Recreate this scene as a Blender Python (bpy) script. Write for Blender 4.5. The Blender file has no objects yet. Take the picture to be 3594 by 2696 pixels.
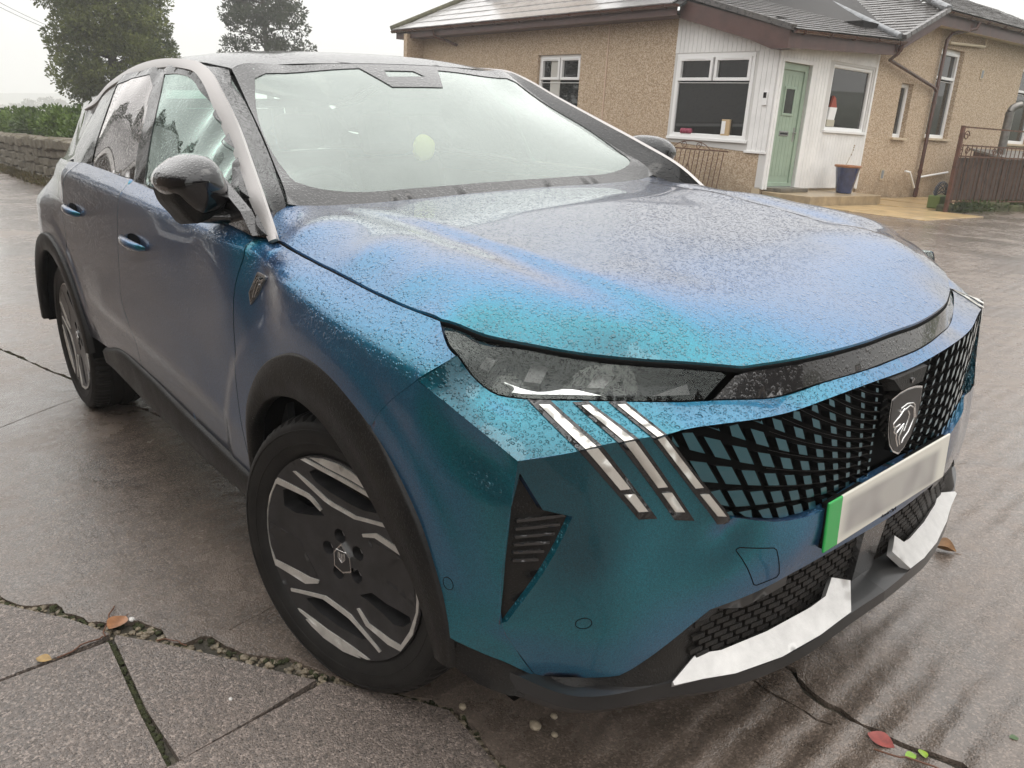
import bpy, bmesh, math, random
import numpy as np
from mathutils import Vector, Matrix
from mathutils.geometry import delaunay_2d_cdt

S = bpy.context.scene
COL = S.collection
rnd = random.Random(7)

# ---------------------------------------------------------------- camera
cam_d = bpy.data.cameras.new('camera')
cam = bpy.data.objects.new('camera', cam_d)
COL.objects.link(cam)
YAW, PITCH, ROLL = (math.radians(a) for a in (140.8452, -17.9099, 0.23))
_f = Vector((math.cos(PITCH)*math.cos(YAW), math.cos(PITCH)*math.sin(YAW), math.sin(PITCH)))
_r = _f.cross(Vector((0, 0, 1))).normalized()
_u = _r.cross(_f)
_r2 = _r*math.cos(ROLL) + _u*math.sin(ROLL)
_u2 = -_r*math.sin(ROLL) + _u*math.cos(ROLL)
_m = Matrix((_r2, _u2, -_f)).transposed().to_4x4()
_m.translation = (1.6208, -1.6758, 1.3780)
cam.matrix_world = _m
cam_d.sensor_fit = 'HORIZONTAL'
cam_d.sensor_width = 36.0
cam_d.lens = 28.585
cam_d.clip_start = 0.05
cam_d.clip_end = 3000
S.camera = cam

# ---------------------------------------------------------------- sky and light
SUN_EL, SUN_AZ = math.radians(58), math.radians(20)
wd = bpy.data.worlds.new('World')
S.world = wd
wd.use_nodes = True
nt = wd.node_tree
nt.nodes.clear()
wo = nt.nodes.new('ShaderNodeOutputWorld')
bg = nt.nodes.new('ShaderNodeBackground')
sky = nt.nodes.new('ShaderNodeTexSky')
sky.sky_type = 'NISHITA'
sky.sun_disc = False
sky.sun_elevation = SUN_EL
sky.sun_rotation = math.radians(90) - SUN_AZ
skm = nt.nodes.new('ShaderNodeVectorMath'); skm.operation = 'SCALE'; skm.inputs[3].default_value = 0.09
tc = nt.nodes.new('ShaderNodeTexCoord')
sep = nt.nodes.new('ShaderNodeSeparateXYZ')
mr = nt.nodes.new('ShaderNodeMapRange'); mr.inputs[1].default_value = 0; mr.inputs[2].default_value = 1
mr.inputs[3].default_value = 0.80; mr.inputs[4].default_value = 2.35      # overcast: brighter towards the zenith
tint = nt.nodes.new('ShaderNodeVectorMath'); tint.operation = 'SCALE'; tint.inputs[0].default_value = (1.0, 0.985, 0.965)
cn = nt.nodes.new('ShaderNodeTexNoise'); cn.inputs['Scale'].default_value = 2.2; cn.inputs['Detail'].default_value = 4
cm = nt.nodes.new('ShaderNodeMapRange'); cm.inputs[1].default_value = 0.25; cm.inputs[2].default_value = 0.75
cm.inputs[3].default_value = 0.93; cm.inputs[4].default_value = 1.07
mu = nt.nodes.new('ShaderNodeMath'); mu.operation = 'MULTIPLY'
mx = nt.nodes.new('ShaderNodeMix'); mx.data_type = 'RGBA'; mx.inputs[0].default_value = 0.93
L = nt.links.new
L(tc.outputs['Generated'], sep.inputs[0]); L(sep.outputs[2], mr.inputs[0])
L(tc.outputs['Generated'], cn.inputs['Vector']); L(cn.outputs[0], cm.inputs[0])
L(mr.outputs[0], mu.inputs[0]); L(cm.outputs[0], mu.inputs[1]); L(mu.outputs[0], tint.inputs[3])
L(sky.outputs[0], skm.inputs[0]); L(skm.outputs[0], mx.inputs[6]); L(tint.outputs[0], mx.inputs[7])
L(mx.outputs[2], bg.inputs[0]); L(bg.outputs[0], wo.inputs[0])
bg.inputs[1].default_value = 1.0

sun_d = bpy.data.lights.new('sun', 'SUN')
sun_d.energy = 0.5; sun_d.angle = math.radians(35); sun_d.color = (1.0, 0.96, 0.9)
sun = bpy.data.objects.new('sun', sun_d); COL.objects.link(sun)
sd = Vector((math.cos(SUN_EL)*math.cos(SUN_AZ), math.cos(SUN_EL)*math.sin(SUN_AZ), math.sin(SUN_EL)))
sun.rotation_euler = sd.to_track_quat('Z', 'Y').to_euler()
sun.location = (0, 0, 20)

vs = S.view_settings
vs.view_transform = 'Standard'; vs.look = 'None'; vs.exposure = 0.27; vs.gamma = 1.0
vs.use_curve_mapping = False
S.cycles.max_bounces = 7
S.cycles.transparent_max_bounces = 24
S.cycles.use_denoising = True
S.cycles.caustics_reflective = False
S.cycles.caustics_refractive = False

# ---------------------------------------------------------------- material helpers
class NT:
    def __init__(s, name):
        s.m = bpy.data.materials.new(name); s.m.use_nodes = True
        s.t = s.m.node_tree; s.t.nodes.clear()
        s.out = s.n('OutputMaterial'); s.L = s.t.links.new
    def n(s, typ, **kw):
        nd = s.t.nodes.new('ShaderNode' + typ)
        for k, v in kw.items(): setattr(nd, k, v)
        return nd
    def lk(s, a, b): s.t.links.new(a, b)
    def val(s, sock, v):
        if hasattr(v, 'links') or isinstance(v, bpy.types.NodeSocket): s.lk(v, sock)
        else: sock.default_value = v
    def math(s, op, a, b=0.0, c=None, clamp=False):
        nd = s.n('Math', operation=op); nd.use_clamp = clamp
        s.val(nd.inputs[0], a); s.val(nd.inputs[1], b)
        if c is not None: s.val(nd.inputs[2], c)
        return nd.outputs[0]
    def mr(s, v, a, b, c=0.0, d=1.0, smooth=False):
        nd = s.n('MapRange'); nd.clamp = True
        if smooth: nd.interpolation_type = 'SMOOTHSTEP'
        s.val(nd.inputs[0], v)
        for i, x in enumerate((a, b, c, d)): s.val(nd.inputs[i+1], x)
        return nd.outputs[0]
    def mix(s, f, a, b):
        nd = s.n('Mix', data_type='RGBA')
        s.val(nd.inputs[0], f); s.val(nd.inputs[6], a if not isinstance(a, tuple) else c4(a)); s.val(nd.inputs[7], b if not isinstance(b, tuple) else c4(b))
        return nd.outputs[2]
    def co(s, which='Object', scale=None, rot=None):
        o = s.n('TexCoord').outputs[which]
        if scale is None and rot is None: return o
        mp = s.n('Mapping'); s.lk(o, mp.inputs[0])
        if scale: mp.inputs['Scale'].default_value = scale
        if rot: mp.inputs['Rotation'].default_value = rot
        return mp.outputs[0]
    def noise(s, vec, scale, detail=4, rough=0.55, dist=0.0):
        nd = s.n('TexNoise'); s.lk(vec, nd.inputs['Vector'])
        nd.inputs['Scale'].default_value = scale; nd.inputs['Detail'].default_value = detail
        nd.inputs['Roughness'].default_value = rough; nd.inputs['Distortion'].default_value = dist
        return nd.outputs[0]
    def voro(s, vec, scale, feature='F1'):
        nd = s.n('TexVoronoi', feature=feature); s.lk(vec, nd.inputs['Vector']); nd.inputs['Scale'].default_value = scale
        return nd
    def bump(s, h, strength=1.0, dist=0.01, normal=None):
        nd = s.n('Bump'); s.val(nd.inputs['Height'], h); s.val(nd.inputs['Strength'], strength); s.val(nd.inputs['Distance'], dist)
        if normal is not None: s.lk(normal, nd.inputs['Normal'])
        return nd.outputs[0]
    def pbr(s, color, rough=0.5, metal=0.0, normal=None, coat=0.0, coat_rough=0.03, spec=0.5, coat_normal=None, trans=0.0, ior=1.5, emis=None):
        b = s.n('BsdfPrincipled')
        s.val(b.inputs['Base Color'], c4(color) if isinstance(color, tuple) else color)
        s.val(b.inputs['Roughness'], rough); s.val(b.inputs['Metallic'], metal)
        s.val(b.inputs['Specular IOR Level'], spec); b.inputs['IOR'].default_value = ior
        s.val(b.inputs['Coat Weight'], coat); s.val(b.inputs['Coat Roughness'], coat_rough)
        s.val(b.inputs['Transmission Weight'], trans)
        if normal is not None: s.lk(normal, b.inputs['Normal'])
        if coat_normal is not None: s.lk(coat_normal, b.inputs['Coat Normal'])
        return b.outputs[0]
    def done(s, shader):
        s.lk(shader, s.out.inputs[0]); return s.m
def c4(c): return (c[0], c[1], c[2], 1.0)

def droplets(t, scale=110.0, amount=1.0, co=None):
    """height of rain beads: two sizes of rounded drops with random radius"""
    co = co or t.co('Object')
    ns = t.noise(co, 150, 2)
    h = None
    for sc, lo, hi, a in ((scale, 0.16, 0.66, 1.0), (scale*0.45, -0.45, 0.45, 1.7)):
        w = t.n('VectorMath', operation='SCALE'); t.lk(co, w.inputs[0]); w.inputs[3].default_value = 1.0
        v = t.voro(w.outputs[0], sc)
        sp = t.n('SeparateColor'); t.lk(v.outputs['Color'], sp.inputs[0])
        r = t.mr(sp.outputs[0], 0, 1, lo, hi)
        dd = t.math('ADD', v.outputs['Distance'], t.math('MULTIPLY', t.math('SUBTRACT', ns, 0.5), 0.55))
        x = t.math('SUBTRACT', r, dd)
        x = t.math('MULTIPLY', t.mr(x, 0.0, 0.22, 0, 1, True), a)
        h = x if h is None else t.math('MAXIMUM', h, x)
    return t.math('MULTIPLY', h, amount)

def simple(name, color, rough=0.5, metal=0.0, coat=0.0, noise=None, bump=0.0, bscale=40, spec=0.5, var=0.0, vscale=3.0, wet=False):
    t = NT(name); nrm = None; col = color
    co = t.co('Object')
    if var:
        n = t.noise(co, vscale, 5, 0.6)
        col = t.mix(t.mr(n, 0.3, 0.7), tuple(max(0, c*(1-var)) for c in color), tuple(min(1, c*(1+var)) for c in color))
    if bump:
        nrm = t.bump(t.noise(co, bscale, 4), 1.0, bump)
    if wet:
        nrm = t.bump(droplets(t, 120), 0.8, 0.0012, nrm)
    return t.done(t.pbr(col, rough, metal, nrm, coat, spec=spec))

# ---------------------------------------------------------------- object helpers
def link(name, me, mat=None, parent=None):
    o = bpy.data.objects.new(name, me); COL.objects.link(o)
    if mat is not None and me is not None and not me.materials: me.materials.append(mat)
    if parent is not None: o.parent = parent
    return o
def mesh(name, v, f, smooth=False):
    me = bpy.data.meshes.new(name)
    me.from_pydata([tuple(map(float, p)) for p in v], [], [tuple(map(int, q)) for q in f])
    if smooth: me.polygons.foreach_set('use_smooth', [True]*len(me.polygons))
    me.update(); return me
def empty(name, loc=(0, 0, 0), rotz=0.0):
    o = bpy.data.objects.new(name, None); COL.objects.link(o); o.location = loc; o.rotation_euler = (0, 0, rotz)
    o.empty_display_size = 0.2
    return o
def tag(o, label=None, cat=None, group=None, kind=None):
    if label: o['label'] = label
    if cat: o['category'] = cat
    if group: o['group'] = group
    if kind: o['kind'] = kind
    return o
class MB:
    """collects pieces of one part into one mesh"""
    def __init__(s): s.v = []; s.f = []; s.sm = []
    def add(s, v, f, smooth=False):
        b = len(s.v); s.v += [tuple(map(float, p)) for p in v]; s.f += [tuple(int(i)+b for i in q) for q in f]; s.sm += [smooth]*len(f); return s
    def box(s, lo, hi, M=None, bev=0.0):
        x0, y0, z0 = lo; x1, y1, z1 = hi
        if bev > 0:
            bm = bmesh.new(); bmesh.ops.create_cube(bm, size=1.0)
            for q in bm.verts: q.co = Vector(((x0+x1)/2+q.co.x*(x1-x0), (y0+y1)/2+q.co.y*(y1-y0), (z0+z1)/2+q.co.z*(z1-z0)))
            bmesh.ops.bevel(bm, geom=list(bm.edges), offset=bev, segments=2, affect='EDGES', profile=0.5)
            v = [tuple(q.co) for q in bm.verts]; f = [[q.index for q in p.verts] for p in bm.faces]; bm.free()
        else:
            v = [(x0,y0,z0),(x1,y0,z0),(x1,y1,z0),(x0,y1,z0),(x0,y0,z1),(x1,y0,z1),(x1,y1,z1),(x0,y1,z1)]
            f = [(0,3,2,1),(4,5,6,7),(0,1,5,4),(1,2,6,5),(2,3,7,6),(3,0,4,7)]
        if M is not None: v = [tuple(M @ Vector(p)) for p in v]
        return s.add(v, f)
    def tube(s, pts, r, n=10, cap=True):
        pts = [Vector(p) for p in pts]; rs = r if isinstance(r, (list, tuple)) else [r]*len(pts)
        v = []; f = []; ref = None
        for i, p in enumerate(pts):
            d = (pts[min(i+1, len(pts)-1)] - pts[max(i-1, 0)]).normalized()
            if ref is None:
                a = Vector((0, 0, 1)) if abs(d.z) < 0.9 else Vector((1, 0, 0))
                ref = d.cross(a).normalized()
            else:
                ref = (ref - d*ref.dot(d)).normalized()
            b = d.cross(ref)
            for k in range(n):
                an = 2*math.pi*k/n
                v.append(p + (ref*math.cos(an) + b*math.sin(an))*rs[i])
        for i in range(len(pts)-1):
            for k in range(n):
                f.append((i*n+k, i*n+(k+1) % n, (i+1)*n+(k+1) % n, (i+1)*n+k))
        s.add(v, f, True)
        if cap:
            s.add([v[k] for k in range(n)], [tuple(range(n))[::-1]])
            s.add([v[(len(pts)-1)*n+k] for k in range(n)], [tuple(range(n))])
        return s
    def prism(s, poly, axis, d0, d1):
        """polygon of 2-tuples extruded along axis (0,1,2)"""
        def p3(a, b, d): return ((d, a, b), (a, d, b), (a, b, d))[axis]
        n = len(poly)
        v = [p3(a, b, d0) for a, b in poly] + [p3(a, b, d1) for a, b in poly]
        f = [tuple(range(n)), tuple(range(2*n-1, n-1, -1))] + [(i, n+i, n+(i+1) % n, (i+1) % n) for i in range(n)]
        return s.add(v, f)
    def build(s, name, mat=None, parent=None, M=None):
        v = s.v if M is None else [tuple(M @ Vector(p)) for p in s.v]
        me = mesh(name, v, s.f); me.polygons.foreach_set('use_smooth', s.sm)
        return link(name, me, mat, parent)

# ---------------------------------------------------------------- surfaces and panels
def cr(pts, step=0.02, closed=False):
    """Catmull-Rom resample of a polyline (any dimension)"""
    P = np.asarray(pts, float)
    if len(P) < 3 and not closed:
        n = max(1, int(np.linalg.norm(P[-1]-P[0])/step)); t = np.linspace(0, 1, n+1)[:, None]
        return P[0]*(1-t)+P[-1]*t
    Q = np.vstack([2*P[0]-P[1], P, 2*P[-1]-P[-2]]) if not closed else np.vstack([P[-1], P, P[0], P[1]])
    out = []
    for i in range(1, len(Q)-2):
        a, b, c, d = Q[i-1:i+3]; n = max(1, int(math.ceil(np.linalg.norm(c-b)/step)))
        t = (np.arange(n)/n)[:, None]
        # centripetal-ish tangents
        la, lb, lc = (max(1e-6, np.linalg.norm(x)) for x in (b-a, c-b, d-c))
        m1 = ((b-a)/la*lb + (c-b)/lb*la)/(la+lb)*lb
        m2 = ((c-b)/lb*lc + (d-c)/lc*lb)/(lb+lc)*lb
        out.append((2*t**3-3*t**2+1)*b + (t**3-2*t**2+t)*m1 + (-2*t**3+3*t**2)*c + (t**3-t**2)*m2)
    if not closed: out.append(Q[-2:-1])
    return np.vstack(out)
class Surf:
    """smooth height surface (thin plate spline) over a projection plane"""
    def __init__(s, pts, w, up=(0, 0, 1), lam=1e-5, extra=None, soft=(), lam_soft=3e-3):
        w = np.array(w, float); w /= np.linalg.norm(w); up = np.array(up, float)
        u = np.cross(up, w)
        if np.linalg.norm(u) < 1e-6: u = np.array((1.0, 0, 0))
        u /= np.linalg.norm(u); v = np.cross(w, u)
        s.B = np.stack([u, v, w]); s.extra = extra
        allp = list(pts)+list(soft)
        P = np.asarray(allp, float) @ s.B.T
        ll_ = [lam]*len(pts)+[lam_soft]*len(soft)
        key = {}
        for p, q in zip(P, ll_):
            k_ = (round(p[0], 3), round(p[1], 3))
            if k_ not in key: key[k_] = (p, q)
        P = np.array([a for a, b in key.values()]); s.c = P[:, :2]; n = len(P)
        K = s.k(np.linalg.norm(s.c[:, None]-s.c[None], axis=2)) + np.diag([b for a, b in key.values()])
        A = np.zeros((n+3, n+3)); A[:n, :n] = K; A[:n, n] = 1; A[:n, n+1:] = s.c; A[n, :n] = 1; A[n+1:, :n] = s.c.T
        s.x = np.linalg.solve(A, np.concatenate([P[:, 2], np.zeros(3)]))
    @staticmethod
    def k(r): return np.where(r > 1e-9, r*r*np.log(np.maximum(r, 1e-9)), 0)
    def to2(s, p3): return (np.asarray(p3, float) @ s.B.T)[:, :2]
    def h(s, q):
        q = np.asarray(q, float); n = len(s.c); out = np.zeros(len(q))
        for i in range(0, len(q), 4000):
            r = np.linalg.norm(q[i:i+4000, None]-s.c[None], axis=2)
            out[i:i+4000] = s.k(r) @ s.x[:n] + s.x[n] + q[i:i+4000] @ s.x[n+1:]
        return out
    def p3(s, q, off=0.0):
        q = np.asarray(q, float); P = np.column_stack([q, s.h(q)+off]) @ s.B
        if s.extra is not None: P = s.extra(P)
        return P
def resample(poly, step):
    P = np.asarray(poly, float); out = []
    for a, b in zip(P, np.roll(P, -1, 0)):
        n = max(1, int(math.ceil(np.linalg.norm(b-a)/step))); t = (np.arange(n)/n)[:, None]
        out.append(a*(1-t)+b*t)
    return np.vstack(out)
def area2(P): x, y = P[:, 0], P[:, 1]; return 0.5*np.sum(x*np.roll(y, -1)-np.roll(x, -1)*y)
def inset2(P, d):
    """shrink a CCW polygon by d"""
    e = np.roll(P, -1, 0)-P; e /= np.maximum(1e-9, np.linalg.norm(e, axis=1))[:, None]
    n = np.column_stack([-e[:, 1], e[:, 0]]); n0 = np.roll(n, 1, 0); m = n+n0
    m /= np.maximum(0.35, (m*n).sum(1))[:, None]
    return P + m*d
def inside(q, P):
    x, y = q[:, 0], q[:, 1]; r = np.zeros(len(q), bool)
    for (x1, y1), (x2, y2) in zip(P, np.roll(P, -1, 0)):
        c = (y1 > y) != (y2 > y)
        if c.any(): r ^= c & (x < (x2-x1)*(y-y1)/((y2-y1) if y2 != y1 else 1e-12)+x1)
    return r
def tri2(outer, holes, sp):
    loops = [outer]+holes; V = []; E = []; b = 0
    for l in loops:
        V.append(l); E += [(b+i, b+(i+1) % len(l)) for i in range(len(l))]; b += len(l)
    bd = np.vstack(V); lo, hi = outer.min(0), outer.max(0)
    gx = np.arange(lo[0], hi[0], sp); gy = np.arange(lo[1], hi[1], sp*0.87); g = np.array([(x+(j % 2)*sp/2, y) for j, y in enumerate(gy) for x in gx]).reshape(-1, 2)
    if len(g):
        k = inside(g, outer)
        for h in holes: k &= ~inside(g, h)
        g = g[k]
    if len(g):
        dmin = np.concatenate([np.min(np.linalg.norm(g[i:i+2000, None]-bd[None], axis=2), axis=1) for i in range(0, len(g), 2000)])
        g = g[dmin > sp*0.45]
    allv = np.vstack([bd, g]) if len(g) else bd
    r = delaunay_2d_cdt([Vector(p) for p in allv], E, [], 0, 1e-6)
    ov = np.array([tuple(p) for p in r[0]]); fs = [tuple(f) for f in r[2]]
    cen = np.array([ov[list(f)].mean(0) for f in fs]); k = inside(cen, outer)
    for h in holes: k &= ~inside(cen, h)
    fs = [f for f, q in zip(fs, k) if q]
    mp = {}
    for i, orig in enumerate(r[3]):
        for q in orig: mp[q] = i
    lp = []; b = 0
    for l in loops: lp.append([mp.get(b+i, 0) for i in range(len(l))]); b += len(l)
    return ov, fs, lp
def panel(surf, outline, holes=(), sp=0.025, inset=0.002, flange=0.014, off=0.0, mb=None, mirror=False, fvec=None):
    """outline: list of 3D points (dense). Returns MB with a shaped sheet with folded edges."""
    mb = mb or MB()
    O = resample(surf.to2(np.asarray(outline)), sp*0.9)
    if area2(O) < 0: O = O[::-1]
    if inset: O = inset2(O, inset)
    H = []
    for h in holes:
        q = resample(surf.to2(np.asarray(h)), sp*0.7)
        if area2(q) < 0: q = q[::-1]
        H.append(q)
    v, f, lp = tri2(O, H, sp)
    P = surf.p3(v, off); w = surf.B[2]
    sets = [(P, f)]
    for li, l in enumerate(lp):
        if flange <= 0: break
        n = len(l); top = P[l]; bot = top - w*flange if fvec is None else top + np.array(fvec)/np.linalg.norm(fvec)*flange
        idx = [(i, i+n, (i+1) % n+n, (i+1) % n) for i in range(n)]
        if li > 0: idx = [q[::-1] for q in idx]
        sets.append((np.vstack([top, bot]), idx))
    for (pv, pf) in sets:
        mb.add(pv, pf, True)
        if mirror: mb.add(pv*np.array([1, -1, 1]), [q[::-1] for q in pf], True)
    return mb
def join(*cs):
    out = []
    for c in cs:
        c = [tuple(p) for p in c]
        if out and np.linalg.norm(np.array(out[-1])-np.array(c[0])) < 0.012: c = c[1:]
        out += c
    if np.linalg.norm(np.array(out[-1])-np.array(out[0])) < 0.012: out = out[:-1]
    return out
def mir(pts): return [(p[0], -p[1], p[2]) for p in pts]

def rsn(P, n):
    P = np.asarray(P, float); d = np.concatenate([[0], np.cumsum(np.linalg.norm(np.diff(P, axis=0), axis=1))]); d /= d[-1]
    t = np.linspace(0, 1, n); return np.column_stack([np.interp(t, d, P[:, j]) for j in range(P.shape[1])])
def loft(curves, n=40, sub=6, bulge=0.0, bdir=(0, 0, 1), mb=None, flange=0.0, flip=False, smooth=True):
    """sheet through a list of 3D curves, lightly crowned"""
    C_ = [rsn(cr(k, 0.02) if smooth else k, n) for k in curves]; bdir = np.array(bdir, float); bdir /= np.linalg.norm(bdir)
    rows = []
    for i in range(len(C_)-1):
        for j in range(sub+(i == len(C_)-2)):
            t = j/sub; g = (i+t)/(len(C_)-1)
            rows.append(C_[i]*(1-t)+C_[i+1]*t + bdir*bulge*4*g*(1-g))
    m = len(rows); v = np.vstack(rows); mb = mb or MB()
    f = [(r*n+k, r*n+k+1, (r+1)*n+k+1, (r+1)*n+k) for r in range(m-1) for k in range(n-1)]
    mb.add(v, [q[::-1] for q in f] if flip else f, True)
    if flange:
        loop = [k for k in range(n)]+[r*n+n-1 for r in range(1, m)]+[(m-1)*n+k for k in range(n-2, -1, -1)]+[r*n for r in range(m-2, 0, -1)]
        P = v[loop]; q = len(loop); mb.add(np.vstack([P, P-bdir*flange]), [(i, (i+1) % q, (i+1) % q+q, i+q) for i in range(q)], True)
    return mb
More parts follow.
